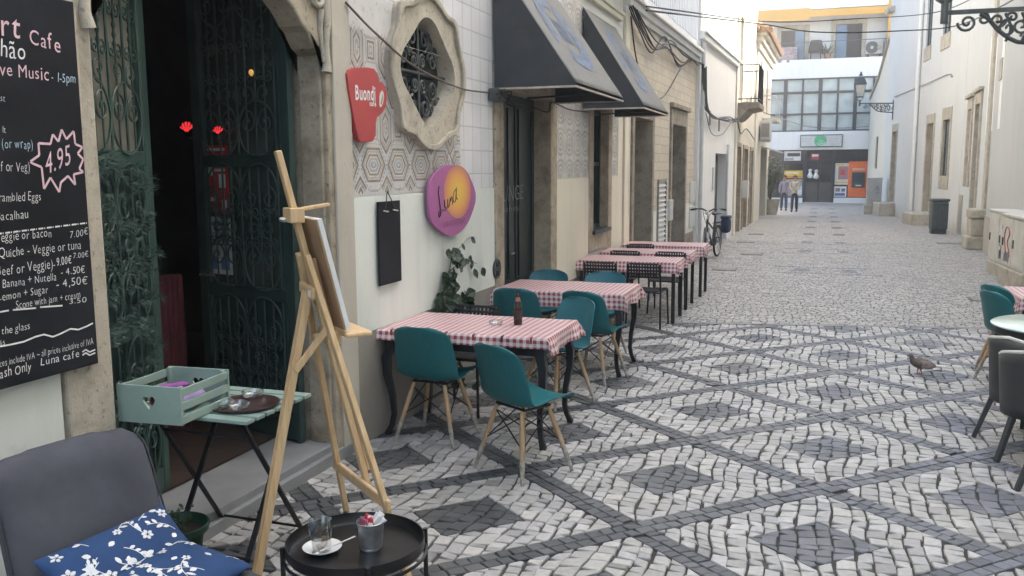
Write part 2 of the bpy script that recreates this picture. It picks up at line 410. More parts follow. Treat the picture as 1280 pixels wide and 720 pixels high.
# gradients of p and q, as half planes
def grad(f): o = f(0, 0); return f(1, 0)-o, f(0, 1)-o, o
GP = grad(lambda x, y: pq(x, y)[0]); GQ = grad(lambda x, y: pq(x, y)[1])
HP, HQ, HD = .066, .057, .178
def clip_p(poly, lim, keep_less, G):
    return clip(poly, G[0], G[1], lim-G[2]) if keep_less else clip(poly, -G[0], -G[1], G[2]-lim)
def gut(x): return 10.72+.205*(x+1.75)
stones = MB(); tones = []
def put(poly, tone, gap, y0=None):
    if len(poly) < 3 or area(poly) < .0011: return
    p = shrink(poly, gap); t = shrink(p, .0045)
    h = rnd.uniform(-.0022, .0022); tx, ty = rnd.uniform(-.024, .024), rnd.uniform(-.024, .024)
    cx = sum(q[0] for q in t)/len(t); cy = sum(q[1] for q in t)/len(t); N = len(p)
    vs = [(x, y, gz(y)-.012) for x, y in p]+[(x, y, gz(y)-.0045+h) for x, y in p]+[(x, y, gz(y)+h+tx*(x-cx)+ty*(y-cy)) for x, y in t]
    fs = [tuple(range(2*N, 3*N))]+[(i, (i+1) % N, N+(i+1) % N, N+i) for i in range(N)]+[(N+i, N+(i+1) % N, 2*N+(i+1) % N, 2*N+i) for i in range(N)]
    stones.add(vs, fs); tones.extend([tone]*len(fs))
def white(x, y):
    k = rnd.uniform(.36, .55)
    if rnd.random() < .15: k *= rnd.uniform(.68, .9)
    w = rnd.uniform(.93, .99); return (k, k*.988, k*.955*w/.96, 1)
def dark(x, y):
    s = min(1, max(0, (x+1.6)/2.6)); k = (.075+.075*s)*rnd.uniform(.7, 1.35)
    return (k*.93, k, k*(1.05+.12*s), 1)
def wx(x, y):
    return (x+.022*math.sin(2.1*y+.8*x)+.010*math.sin(5.3*y+2*x)+.008*math.sin(13*y+5*x), y+.04*math.sin(2.3*x+1.1*y)+.015*math.sin(6*x)+.007*math.sin(15*x+4*y))
def courses(x0, x1, y0, y1, cw, l0, l1, jit):
    """stones laid in wavy courses running down the street"""
    xn = x0
    while xn < x1:
        cwi = cw*rnd.uniform(.78, 1.2); xa = xn; xn += cwi; y = y0-rnd.uniform(0, l1); prev = (rnd.uniform(-jit, jit), rnd.uniform(-jit, jit))
        while y < y1:
            L = rnd.uniform(l0, l1)*(1.25 if rnd.random() < .08 else 1); cur = (rnd.uniform(-jit, jit)*1.6, rnd.uniform(-jit, jit)*1.6)
            e = rnd.uniform(-jit, jit)*.6
            yield [wx(xa+e, y+prev[0]), wx(xa+cwi+e, y+prev[1]), wx(xa+cwi+e, y+L+cur[0]), wx(xa+e, y+L+cur[1])]
            prev = cur; y += L
XL, XR = -3.4, 4.3
def lattice_stone(poly):
    cx = sum(q[0] for q in poly)/4; cy = sum(q[1] for q in poly)/4
    if cy > gut(cx)+.2: return
    poly = clip(poly, -.205, 1, 10.72+.205*1.75-.06)
    if len(poly) < 3: return
    p, q = pq(cx, cy); kp, kq = math.floor(p), math.floor(q)
    for dp in (-1, 0, 1):                      # a stone may straddle cells: give each cell its piece
        for dq in (-1, 0, 1):
            P_, Q_ = kp+dp, kq+dq
            if (dp or dq) and (abs(p-(P_+.5)) > .62 or abs(q-(Q_+.5)) > .62): continue
            c = clip_p(poly, P_+HP, False, GP); c = clip_p(c, P_+1-HP, True, GP) if len(c) > 2 else c
            c = clip_p(c, Q_+HQ, False, GQ) if len(c) > 2 else c; c = clip_p(c, Q_+1-HQ, True, GQ) if len(c) > 2 else c
            if len(c) < 3: continue
            d = c
            for lim, less, G in ((P_+.5-HD, False, GP), (P_+.5+HD, True, GP), (Q_+.5-HD, False, GQ), (Q_+.5+HD, True, GQ)):
                d = clip_p(d, lim, less, G) if len(d) > 2 else d
            ccx = sum(z[0] for z in c)/len(c); ccy = sum(z[1] for z in c)/len(c); pp, qq = pq(ccx, ccy)
            if len(d) > 2 and area(d) > .0004: put(d, dark(ccx, ccy), .0032)
            if len(d) < 3 or area(d) < .0004: put(c, white(ccx, ccy), .0056)
            else:
                opts = [(P_+.5-HD-pp, P_+.5-HD, True, GP), (pp-P_-.5-HD, P_+.5+HD, False, GP), (Q_+.5-HD-qq, Q_+.5-HD, True, GQ), (qq-Q_-.5-HD, Q_+.5+HD, False, GQ)]
                o = max(opts, key=lambda z: z[0]); c = clip_p(c, o[1], o[2], o[3]); put(c, white(ccx, ccy), .0056)
for poly in courses(XL, XR, 1.2, 12.2, .089, .058, .110, .0125): lattice_stone(poly)
# dark bands: two courses of setts along every line of the lattice
def band(k, isP):
    h = HP if isP else HQ
    t = -12.0; step = .062
    for r in (0, 1):
        t = -8.0
        while t < 9:
            L = rnd.uniform(.8, 1.25)*step
            lo, hi = (k-h, k) if r == 0 else (k, k+h)
            jj = rnd.uniform(-.006, .006)
            pts = [(lo, t+jj), (hi, t-jj), (hi, t+L-jj), (lo, t+L+jj)] if isP else [(t+jj, lo), (t-jj, hi), (t+L-jj, hi), (t+L+jj, lo)]
            poly = [xy(*z) for z in pts]; t += L
            cx = sum(z[0] for z in poly)/4; cy = sum(z[1] for z in poly)/4
            if not (XL < cx < XR and 1.2 < cy < gut(cx)): continue
            poly = clip(poly, -.205, 1, 10.72+.205*1.75-.06)
            if not isP:
                p, q = pq(cx, cy); f = p-math.floor(p)
                if f < HP or f > 1-HP: continue
                P_ = math.floor(p); poly = clip_p(poly, P_+HP, False, GP); poly = clip_p(poly, P_+1-HP, True, GP) if len(poly) > 2 else poly
            put(poly, dark(cx, cy), .003)
for k in range(-9, 9): band(k, True); band(k, False)
# the plain far stretch, dark squares and cross lines down its middle
rows_y = [on_g(1020, q).y for q in (338, 314, 303, 293, 284.5, 277, 271, 266, 261)]
def far_dark(x, y):
    for i, ry in enumerate(rows_y):
        cxm = .30+.0*i
        if abs(y-ry) < .26 and .28 < abs(x-.12) < .56: return True
        if i < 5 and abs(abs(y-ry)-.55) < .05 and abs(x-.12) < .95: return True
    return False
FARY = 25.0
def turned(it):
    for p in it: yield [(y, x) for x, y in p]
for poly in turned(courses(10.4, FARY, XL, XR, .085, .06, .12, .012)):
    cx = sum(q[0] for q in poly)/4; cy = sum(q[1] for q in poly)/4
    if cy < gut(cx)-.1: continue
    poly = clip(poly, .205, -1, -(10.72+.205*1.75+.06))
    if len(poly) < 3: continue
    if far_dark(cx, cy): put(poly, dark(cx+1, cy), .004)
    else:
        t_ = white(cx, cy); k = .84; put(poly, (t_[0]*k, t_[1]*k*.98, t_[2]*k*.935, 1), .0055)
x_ = XL
while x_ < XR:                                   # the long flat stones of the cross gutter
    L = rnd.uniform(.3, .5); a, b = x_, x_+L
    put([(a, gut(a)-.05), (b, gut(b)-.05), (b, gut(b)+.05), (a, gut(a)+.05)], (.2, .2, .19, 1), .004); x_ += L
po = build('cobble_paving', stones, M['cobble'], recalc=False)
at = po.data.attributes.new('tone', 'FLOAT_COLOR', 'FACE')
at.data.foreach_set('color', [c for t_ in tones for c in t_])
tag(po, kind='structure')
mb = MB(); mb.flat([(-6, FARY, gz(FARY)-.002), (8, FARY, gz(FARY)-.002), (8, 60, gz(60)-.002), (-6, 60, gz(60)-.002)])
tag(build('far_paving', mb, M['farpave']), kind='structure')
mb = MB()
for ry in rows_y:
    if ry > FARY:
        for s in (-1, 1):
            x = .12+s*.42; mb.flat([(x-.16, ry-.45, gz(ry-.45)+.003), (x+.16, ry-.45, gz(ry-.45)+.003), (x+.16, ry+.45, gz(ry+.45)+.003), (x-.16, ry+.45, gz(ry+.45)+.003)])
tag(build('far_paving_inlay', mb, P('dark_inlay_setts', (.13, .135, .14), .7, 0, .3, 12)), kind='structure')

# iron covers let into the street
def cover(px0, px1, py, d, label):
    a = on_g(px0, py); b = on_g(px1, py); W = (b-a).length; c = (a+b)/2
    t = thing('manhole_cover', label, 'manhole cover', (c.x, c.y, gz(c.y)), 0, 'iron covers in the paving')
    m = MB(); m.prism([(-W/2, -d/2), (W/2, -d/2), (W/2, d/2), (-W/2, d/2)], (0, 0, -.01), (1, 0, 0), (0, 1, SL), (0, 0, 1), .018); build('frame', m, M['irongrey'], t, local=True, bevel=.003)
    m = MB(); m.prism([(-W/2+.04, -d/2+.04), (W/2-.04, -d/2+.04), (W/2-.04, d/2-.04), (-W/2+.04, d/2-.04)], (0, 0, .004), (1, 0, 0), (0, 1, SL), (0, 0, 1), .008); build('lid', m, M['plinth'], t, local=True, bevel=.002)
cover(891, 921, 336.5, .5, 'grey rectangular cover in the paving just beyond the bicycle wheel')
cover(927, 953, 317.5, .5, 'grey cover in the left paving, second beyond the bicycle')
cover(922, 943, 302.5, .5, 'small grey cover in the left paving level with the dark doorway')
cover(936, 954, 292.5, .5, 'far grey cover by the left wall, before the potted bush')
cover(1172, 1201, 304, .55, 'grey cover in the right paving, in front of the litter bin')
cover(1212, 1236, 374.5, .4, 'grey cover by the teal chairs, near the cabinets')

# ================================================================== FACADES
class Fac:
    def __init__(s, p0, p1):
        s.p0 = Vector((*p0, 0)); d = Vector((p1[0]-p0[0], p1[1]-p0[1], 0)); s.L = d.length; s.u = d.normalized()
        s.n = Vector((s.u.y, -s.u.x, 0))           # to the right of the walking direction
    def pt(s, a, b, out=0): q = s.p0+s.u*a+s.n*out; return Vector((q.x, q.y, b))
    def at(s, px, py, out=0):
        d = ray(px, py); o = s.p0+s.n*out; t = (o-CAM).dot(s.n)/d.dot(s.n); q = CAM+d*t
        return (q-o).dot(s.u), q.z
    def a(s, px, py, out=0): return s.at(px, py, out)[0]
    def z(s, px, py, out=0): return s.at(px, py, out)[1]
Z3 = Vector((0, 0, 1))
def wall_mb(fac, a0, a1, b0, b1, holes=(), depth=.25, back=6, roof=True, grow=0):
    holes = [(h[0]-grow, h[1]+grow, h[2], h[3]+grow) for h in holes]
    mb = MB(); A = sorted({a0, a1, *[h[0] for h in holes], *[h[1] for h in holes]}); B = sorted({b0, b1, *[h[2] for h in holes], *[h[3] for h in holes]})
    nA, nB = len(A), len(B); vs = [fac.pt(a, b) for b in B for a in A]+[fac.pt(a, b, -depth) for b in B for a in A]
    off = nA*nB; idx = lambda i, j: j*nA+i
    def hole(i, j):
        if i < 0 or j < 0 or i >= nA-1 or j >= nB-1: return False
        ca, cb = (A[i]+A[i+1])/2, (B[j]+B[j+1])/2
        return any(h[0] < ca < h[1] and h[2] < cb < h[3] for h in holes)
    fs = []
    for j in range(nB-1):
        for i in range(nA-1):
            q = (idx(i, j), idx(i+1, j), idx(i+1, j+1), idx(i, j+1))
            if not hole(i, j):
                fs.append(q)
                for (di, dj, e) in ((-1, 0, (q[0], q[3])), (1, 0, (q[1], q[2])), (0, -1, (q[0], q[1])), (0, 1, (q[3], q[2]))):
                    if hole(i+di, j+dj): fs.append((e[0], e[1], e[1]+off, e[0]+off))
    if back:
        k = len(vs); vs += [fac.pt(a0, b0, -back), fac.pt(a1, b0, -back), fac.pt(a1, b1, -back), fac.pt(a0, b1, -back)]
        c = (idx(0, 0), idx(nA-1, 0), idx(nA-1, nB-1), idx(0, nB-1))
        fs += [(c[0], c[3], k+3, k), (c[1], c[2], k+2, k+1), (k, k+1, k+2, k+3)]
        if roof: fs.append((c[3], c[2], k+2, k+3))
    mb.add(vs, fs)
    used = sorted({i for f in mb.f for i in f}); mp = {o: n for n, o in enumerate(used)}   # drop loose vertices
    mb.v = [mb.v[i] for i in used]; mb.f = [[mp[i] for i in f] for f in mb.f]
    return mb
def slab(mb, fac, a0, a1, b0, b1, o0, o1, m=0):
    mb.prism([(a0, b0), (a1, b0), (a1, b1), (a0, b1)], fac.pt(0, 0, o0), fac.u, Z3, fac.n, o1-o0, m)
def rect_ring(mb, fac, a0, a1, b0, b1, w, o0, o1, m=0, wb=None, wt=None):
    wb = w if wb is None else wb; wt = w if wt is None else wt
    mb.ring([(a0-w, b0-wb), (a1+w, b0-wb), (a1+w, b1+wt), (a0-w, b1+wt)], [(a0, b0), (a1, b0), (a1, b1), (a0, b1)], fac.pt(0, 0, o0), fac.u, Z3, fac.n, o1-o0, m)
def u_frame(mb, fac, a0, a1, b0, b1, w, o0, o1, m=0, wt=None):
    wt = wt or w
    mb.prism([(a0-w, b0), (a0, b0), (a0, b1), (a1, b1), (a1, b0), (a1+w, b0), (a1+w, b1+wt), (a0-w, b1+wt)], fac.pt(0, 0, o0), fac.u, Z3, fac.n, o1-o0, m)
def door_in(fac, bld, a0, a1, b0, b1, dep, mat, rows=(.12, .5, .55, .95), cols=2, handle=True, name='door'):
    m = MB(); slab(m, fac, a0, a1, b0, b1, -dep-.05, -dep)
    d = build(name, m, mat, bld)
    m = MB(); H = b1-b0; W = (a1-a0)/cols
    for c in range(cols):
        for k in range(0, len(rows), 2):
            rect_ring(m, fac, a0+c*W+.12*W+.03, a0+(c+1)*W-.12*W-.03, b0+rows[k]*H+.03, b0+rows[k+1]*H-.03, .025, -dep-.002, -dep+.016)
    build('moulding', m, mat, d, bevel=.004)
    if handle:
        m = MB(); h = fac.pt((a0+a1)/2-.06, b0+1.0, -dep+.0); m.tube([h, h+fac.n*.05, h+fac.n*.05-fac.u*.1], .009, 8); build('handle', m, M['steel'], d, smooth=50)
    return d
def window_in(fac, bld, a0, a1, b0, b1, dep, fmat, gmat, bars=2, mid=True, w=.06, cross=0, name='window'):
    m = MB(); rect_ring(m, fac, a0+w, a1-w, b0+w, b1-w, w-.002, -dep, -dep+.05)
    W = (a1-a0)
    for k in range(1, bars): slab(m, fac, a0+W*k/bars-w*.5, a0+W*k/bars+w*.5, b0+w*.5, b1-w*.5, -dep+.003, -dep+.055)
    if mid: slab(m, fac, a0+w*.5, a1-w*.5, (b0*.45+b1*.55)-w*.4, (b0*.45+b1*.55)+w*.4, -dep+.006, -dep+.047)
    for k in range(1, cross+1):
        z = b0+(b1-b0)*k/(cross+1); slab(m, fac, a0+w*.5, a1-w*.5, z-.012, z+.012, -dep+.008, -dep+.04)
    f = build(name, m, fmat, bld, bevel=.004)
    m = MB(); slab(m, fac, a0+.01, a1-.01, b0+.01, b1-.01, -dep-.012, -dep+.002); build('pane', m, gmat, f)
    return f

XW = -2.86
F1 = Fac((XW, 0), (XW, 13.3))            # a = world Y
cafe = thing('cafe_building', 'white cafe front with patterned tiles, open green iron door and oval stone window', 'building', (XW, 7, gz(7)))
DY0, DY1, DZ = 2.92, 4.76, 3.25
D1 = (7.95, 9.5, -.09, 2.52); W1 = (11.45, 12.32, .93, 2.56)
wm = wall_mb(F1, -6, 13.3, -.4, 12.5, [(DY0, DY1, -.4, DZ), (5.74, 6.74, 2.095, 2.905), D1, W1], .42, None, True, .02)
M['wall1'] = M['plaster']
build('wall', wm, M['plaster'], cafe)
# glazed tile field and the painted boards below it
M['whitetile'] = bricks('white_glazed_tile', (.72, .73, .75), (.67, .69, .72), (.50, .50, .49), .2, .2, .006, 0, .22, 'YZ', .25)
def sheet(name, fac, a0, a1, b0, b1, mat, bld, holes=(), proud=.012):
    f2 = Fac(tuple(fac.pt(0, 0, proud))[:2], tuple(fac.pt(fac.L, 0, proud))[:2])
    m = wall_mb(f2, a0, a1, b0, b1, holes, proud-.002, None)
    return build(name, m, mat, bld)
sheet('tile_field', F1, 5.045, 7.70, 1.612, 5.2, M['whitetile'], cafe, [(5.74, 6.74, 2.095, 2.905)], .010)
m = MB(); slab(m, F1, 5.05, 7.695, .70, 1.606, .002, .022); build('painted_panel', m, M['panelwhite'], cafe, bevel=.003)
for a0, a1, zt in ((5.05, 7.695, .695), (9.75, 11.2, .42), (12.6, 13.28, .40)): m = MB(); slab(m, F1, a0, a1, -.3, zt, .002, .018); build('plinth', m, M['plinth'], cafe, bevel=.004)
for a0, a1, z0, z1 in ((9.72, 11.24, .424, 1.655), (12.56, 13.29, .404, 1.655), (12.98, 13.29, 1.66, 3.6)): m = MB(); slab(m, F1, a0, a1, z0, z1, .002, .016); build('cream_panel', m, M['cream'], cafe)
# left of the door: rendered wall under the menu board
m = MB(); slab(m, F1, -3, 2.68, -.3, 1.9, .002, .02); build('painted_panel', m, M['panelwhite'], cafe)

# decorative tiles: concentric hexagons, as thin glaze lines
M['tbase'] = P('tile_offwhite', (.60, .59, .57), .3, 0, .06, 9)
M['tbrown'] = P('tile_taupe', (.27, .225, .175), .3, 0, .2, 12)
M['tgrey'] = P('tile_grey', (.44, .42, .39), .3, 0, .12, 12)
M['tblue'] = P('tile_blue', (.30, .35, .45), .3, 0, .2, 12)
M['tgrey2'] = P('worn_tile_grey', (.36, .35, .33), .4, 0, .25, 6)
M['tbase2'] = P('worn_tile_white', (.56, .55, .52), .4, 0, .15, 6)
def in_rects(y, z, holes): return any(h[0] < y < h[1] and h[2] < z < h[3] for h in holes)
def hexring(m, cy, cz, ry, rz, fl, w, mat, lim, o, vert=False):
    pts = [(-ry, 0), (-ry*fl, rz), (ry*fl, rz), (ry, 0), (ry*fl, -rz), (-ry*fl, -rz)] if not vert else [(0, rz), (ry, rz*fl), (ry, -rz*fl), (0, -rz), (-ry, -rz*fl), (-ry, rz*fl)]
    k = 1-w/min(ry, rz); N = 6
    for i in range(N):
        a, b = pts[i], pts[(i+1) % N]; ns = 4
        for s in range(ns):
            f = lambda t, q: (cy+(a[0]+(b[0]-a[0])*t)*q, cz+(a[1]+(b[1]-a[1])*t)*q)
            q4 = [f(s/ns, 1), f((s+1)/ns, 1), f((s+1)/ns, k), f(s/ns, k)]
            if in_rects(*q4[0], [OH]) or in_rects(*q4[2], [OH]): continue
            if all(lim[0] < y < lim[1] and lim[2] < z < lim[3] for y, z in q4):
                m.flat([(XW+o, y, z) for y, z in q4], mat)
lim = (5.05, 6.92, 1.62, 2.70); OH = (5.74, 6.74, 2.095, 2.905)
m = wall_mb(Fac((XW+.0125, 0), (XW+.0125, 13.3)), lim[0], lim[1], lim[2], lim[3], [OH], .003, None)
PYt, PZt = .375, .50
for r in range(-1, 5):
    for c in range(-1, 8):
        z = 1.815+r*PZt/2*1.0*2/2; 
        y = 5.195+c*PYt
        if r % 2 == 0:
            for ry, rz, w, mt in ((.172, .115, .016, 1), (.145, .092, .010, 2), (.118, .07, .012, 1), (.085, .047, .016, 2), (.045, .022, .012, 3)):
                hexring(m, y+PYt/2, z, ry, rz, .52, w, mt, lim, .0135)
        else:
            for ry, rz, w, mt in ((.085, .18, .012, 1), (.066, .148, .010, 2), (.045, .11, .011, 1), (.022, .06, .012, 2)):
                hexring(m, y, z, ry, rz, .55, w, mt, lim, .0135, True)
            for ry, rz, w, mt in ((.07, .085, .012, 2), (.048, .06, .012, 1), (.024, .03, .012, 2)):
                hexring(m, y+PYt/2, z, ry, rz, .98, w, mt, lim, .0135)
for z_ in (1.815-PZt/4-.02, 1.815, 2.065, 2.315, 2.565):
    k = 0
    for q in range(int((lim[1]-lim[0])/.045)):
        y = lim[0]+.02+q*.045
        if in_rects(y, z_, [OH]): continue
        if q % 2 and abs(((y-5.195)/PYt) % 1-.5) > .44: m.flat([(XW+.0142, y, z_-.006), (XW+.0142, y+.03, z_-.006), (XW+.0142, y+.03, z_+.006), (XW+.0142, y, z_+.006)], 3)
# blue dashes along the diagonals between the hexagons
for r in range(0, 3):
    for c in range(-1, 6):
        y, z = 5.195+c*PYt, 1.815+r*PZt
        for sy in (-1, 1):
            for sz in (-1, 1):
                for k in range(6):
                    t0 = .025+k*.032; a = Vector((0, sy*.55, sz*.83))
                    c0 = Vector((XW+.0142, y, z))+a*t0; c1 = c0+a*.02; n_ = Vector((0, -a.z, a.y))*.006
                    if all(lim[0] < q.y < lim[1] and lim[2] < q.z < lim[3] and not in_rects(q.y, q.z, [OH]) for q in (c0-n_, c1+n_)): m.flat([c0-n_, c0+n_, c1+n_, c1-n_], 3)
for z_ in (1.815, 1.955, 2.655):
    m.flat([(XW+.0138, lim[0], z_-.0015), (XW+.0138, lim[1], z_-.0015), (XW+.0138, lim[1], z_+.0015), (XW+.0138, lim[0], z_+.0015)], 2)
build('tile_panel', m, [M['tbase'], M['tbrown'], M['tgrey'], M['tblue']], cafe, recalc=False)
# second tile panel: chains of ovals, between the shop door and the window
def oval(m, cy, cz, ry, rz, w, mat, lim, o):
    N = 16
    for i in range(N):
        q4 = []
        for (t, k) in ((i, 1), (i+1, 1), (i+1, 1-w/ry), (i, 1-w/ry)):
            an = 2*PI*t/N; c_, s_ = math.cos(an), math.sin(an)
            q4.append((cy+ry*k*math.copysign(abs(c_)**.75, c_), cz+(rz-ry+ry*k)*math.copysign(abs(s_)**.8, s_)))
        if all(lim[0] < y < lim[1] and lim[2] < z < lim[3] for y, z in q4): m.flat([(XW+o, y, z) for y, z in q4], mat)
m = MB()
for lim in ((9.73, 11.24, 1.66, 3.75), (12.56, 12.97, 1.66, 3.75)):
    m.flat([(XW+.0125, y, z) for y, z in ((lim[0], lim[2]), (lim[1], lim[2]), (lim[1], lim[3]), (lim[0], lim[3]))], 0)
    for c in range(4):
        for r in range(-1, 8):
            y = lim[0]+.2+c*.38; z = 1.72+r*.36
            for ry, rz, w in ((.165, .165, .03), (.105, .11, .028), (.05, .055, .03)): oval(m, y, z, ry, rz, w, 1, lim, .0135)
            oval(m, y+.19, z+.18, .045, .09, .02, 1, lim, .014)
build('tile_panel', m, [M['tbase2'], M['tgrey2']], cafe, recalc=False)

# stone: door jambs, arch corbels, frames
m = MB(); slab(m, F1, 2.70, DY0+.026, -.35, 3.6, -.40, .035); build('door_jamb', m, M['stonelight'], cafe, bevel=.012)
m = MB(); slab(m, F1, DY1-.01, 4.775, -.35, 3.6, -.15, .004); slab(m, F1, 4.775, 5.042, -.35, 3.6, -.3, .03); build('door_jamb', m, [M['stone']], cafe, bevel=.012)
m = MB(); slab(m, F1, 4.835, 5.044, -.2, 3.62, .028, .048); build('jamb_strip', m, M['stonestrip'], cafe, bevel=.006)
def corbel(mirror):
    cp_ = lambda px, py: (lambda q: (q.y, q.z))(on_x(px, py, XW-.13))
    pts = [(4.76, cp_(390, 93)[1])]+[cp_(*q) for q in ((384, 93), (383, 88), (377, 78), (374, 70), (366, 62), (361, 52), (357, 42), (350, 34), (345, 24), (338, 12), (328, 0))]+[(4.12, 3.14), (3.84, 3.20), (3.84, 3.7), (4.76, 3.7)]
    if mirror: pts = [(DY0+DY1-y, z) for y, z in pts]
    m = MB(); m.prism(pts, F1.pt(0, 0, -.145), F1.u, Z3, F1.n, .17); return m
build('arch_corbel', corbel(False), M['stone'], cafe, bevel=.014, seg=3)
build('arch_corbel', corbel(True), M['stonelight'], cafe, bevel=.014, seg=3)
def spiral(cy, cz, r0, r1, turns, a0, o, n=26, flip=1):
    return [F1.pt(cy+(r0+(r1-r0)*i/n)*math.cos(a0+flip*turns*2*PI*i/n), cz+(r0+(r1-r0)*i/n)*math.sin(a0+flip*turns*2*PI*i/n), o) for i in range(n+1)]
for mir in (False, True):
    g = (lambda y: DY0+DY1-y) if mir else (lambda y: y)
    m = MB(); f = -1 if mir else 1
    m.tube(spiral(g(4.70), 2.80, .085, .012, 1.6, PI/2, .04, flip=f), [.022-.0004*i for i in range(27)], 8)
    m.tube([F1.pt(g(y), z, .04) for y, z in ((4.70, 2.885), (4.60, 2.93), (4.53, 3.02), (4.50, 3.12))], [.022, .022, .02, .012], 8)
    m.tube([F1.pt(g(y), z, .045) for y, z in ((4.775, 2.79), (4.78, 2.65), (4.76, 2.52), (4.77, 2.42), (4.76, 2.36))], [.028, .026, .02, .024, .034], 8)
    m.tube([F1.pt(g(y), z, .035) for y, z in ((4.735, 2.72), (4.72, 2.62), (4.735, 2.5), (4.745, 2.42))], [.02, .016, .012, .01], 8)
    build('scroll_bracket', m, M['stonelight'], cafe, smooth=60)
m = MB(); u_frame(m, F1, D1[0], D1[1], -.15, D1[3], .235, -.30, .030, 0, .2)
build('shop_door_surround', m, M['stone'], cafe, bevel=.012)
m = MB(); rect_ring(m, F1, W1[0], W1[1], W1[2], W1[3], .22, -.3, .030, 0, .26, .2); build('window_surround', m, M['stone'], cafe, bevel=.012)
m = MB(); slab(m, F1, W1[0]-.05, W1[1]+.05, W1[2]-.03, W1[2]+.02, -.12, .07); build('window_sill', m, M['greendark'], cafe, bevel=.006)
# oval window
def quatre(sy, sz, ear, n=72):
    out = []
    for i in range(n):
        t = 2*PI*i/n; c_, s_ = math.cos(t), math.sin(t)
        r = 1+(.055 if ear > .1 else .10)*math.cos(4*t)
        e = ear*max(0, math.cos(2*t-PI/2) if math.sin(2*t) > 0 else math.cos(2*t+PI/2))**14
        x, y = c_*(r+e), s_*(r+e)
        out.append((6.24+x*sy/1.1, 2.50+y*sz/1.1))
    return out
out_ = quatre(.70, .60, .17); mid_ = quatre(.64, .55, .16); inn_ = quatre(.49, .40, .02)
m = MB(); m.ring(out_, inn_, F1.pt(0, 0, -.36), F1.u, Z3, F1.n, .41); build('oval_surround', m, M['stonelight'], cafe, smooth=40)
m = MB(); m.ring(out_, quatre(.655, .555, .155), F1.pt(0, 0, .051), F1.u, Z3, F1.n, .025); build('oval_moulding', m, M['stonelight'], cafe, smooth=40, bevel=.006)
m = MB(); o = -.045
for s in (-1, 1): m.tube([F1.pt(6.24, 2.50+s*.42, o), F1.pt(6.24, 2.50, o)], .011, 6); m.tube([F1.pt(6.24+s*.5, 2.50, o), F1.pt(6.24, 2.50, o)], .011, 6)
for sy in (-1, 1):
    for sz in (-1, 1):
        for (cy, cz, r, a0, fl) in ((.11, .25, .085, -PI/2, 1), (.25, .11, .085, PI, -1), (.22, .26, .05, PI/4, 1), (.34, .2, .05, 0, -1), (.07, .09, .055, PI/4, 1)):
            cyy, czz = 6.24+sy*cy, 2.50+sz*cz; pts = []
            for i in range(23):
                rr = r*(1-i/22*.85); an = a0+fl*1.6*2*PI*i/22; pts.append(F1.pt(cyy+sy*rr*math.cos(an), czz+sz*rr*math.sin(an), o))
            m.tube(pts, .011, 5)
build('oval_grille', m, M['irongrey'], cafe, smooth=60)
m = MB(); m.prism(quatre(.5, .41, .02), F1.pt(0, 0, -.12), F1.u, Z3, F1.n, .02); build('oval_pane', m, M['glassdark'], cafe)
# shop door, dark, with chalked words added later
sd_ = door_in(F1, cafe, D1[0], D1[1], D1[2], D1[3], .17, M['greendark'], (.04, .24, .27, .96), 2, True)
m = MB(); slab(m, F1, 8.92, 8.945, 0, 2.4, -.168, -.15); build('cover_strip', m, M['greendark'], sd_)
wn = window_in(F1, cafe, *W1, .14, M['greendark'], M['glassdark'], 2, True, .07)
m = MB(); slab(m, F1, 7.7, 9.75, -.3, -.045, -.25, .05); build('doorstep', m, M['stonegrey'], cafe, bevel=.01)
# ledge, cornice and balcony slab above
m = MB(); slab(m, F1, 9.9, 13.0, 3.86, 3.93, .0, .07); slab(m, F1, 9.9, 13.0, 3.93, 3.98, .0, .1); build('cornice', m, M['cream'], cafe, bevel=.01)
m = MB(); m.prism([(0, 4.32), (.30, 4.40), (.42, 4.52), (.55, 4.56), (.55, 4.72), (0, 4.72)], F1.pt(11.7, 0, 0), F1.n, Z3, F1.u, 2.3); build('balcony_slab', m, M['stonegrey'], cafe, bevel=.02)
# the dim room behind the open door
m = MB(); x0, x1, y0, y1, z0, z1 = -7.5, XW-.42, .5, 7.6, .085, 3.6
vs = [(x, y, z) for z in (z0, z1) for x, y in ((x0, y0), (x1, y0), (x1, y1), (x0, y1))]
m.add(vs, [(4, 5, 6, 7), (0, 1, 5, 4), (2, 3, 7, 6), (3, 0, 4, 7)])
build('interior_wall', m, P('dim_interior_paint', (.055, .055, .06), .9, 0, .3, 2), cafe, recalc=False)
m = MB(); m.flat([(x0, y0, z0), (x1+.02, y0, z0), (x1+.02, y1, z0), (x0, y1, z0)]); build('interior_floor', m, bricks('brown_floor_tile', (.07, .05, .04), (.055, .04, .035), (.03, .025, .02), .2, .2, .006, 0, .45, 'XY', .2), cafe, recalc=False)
m = MB(); slab(m, F1, DY0-.05, DY1+.06, -.3, .072, -.42, .012); slab(m, F1, DY0-.1, DY1+.28, -.3, .03, .012, .05); build('threshold', m, P('grey_marble_step', (.24, .25, .255), .5, 0, .2, 3, .1), cafe, bevel=.006)
m = MB()                                          # back of the house, so that the sun only enters by the openings
bx = [(-9, -6), (-9, 13.3)]
m.add([(XW, -6, 12.5), (XW, 13.3, 12.5), (-9, 13.3, 12.5), (-9, -6, 12.5), (-9, -6, -.4), (-9, 13.3, -.4), (XW, -6, -.4), (XW, 13.3, -.4)], [(0, 1, 2, 3), (3, 2, 5, 4), (0, 3, 4, 6), (1, 2, 5, 7)])
build('roof', m, M['farwhite'], cafe)
# ================================================================== BUILDINGS FURTHER DOWN, LEFT
M['bufftile'] = bricks('buff_glazed_block_tile', (.64, .575, .46), (.55, .49, .385), (.36, .31, .24), .42, .155, .008, .5, .45, 'YZ', .35, .22)
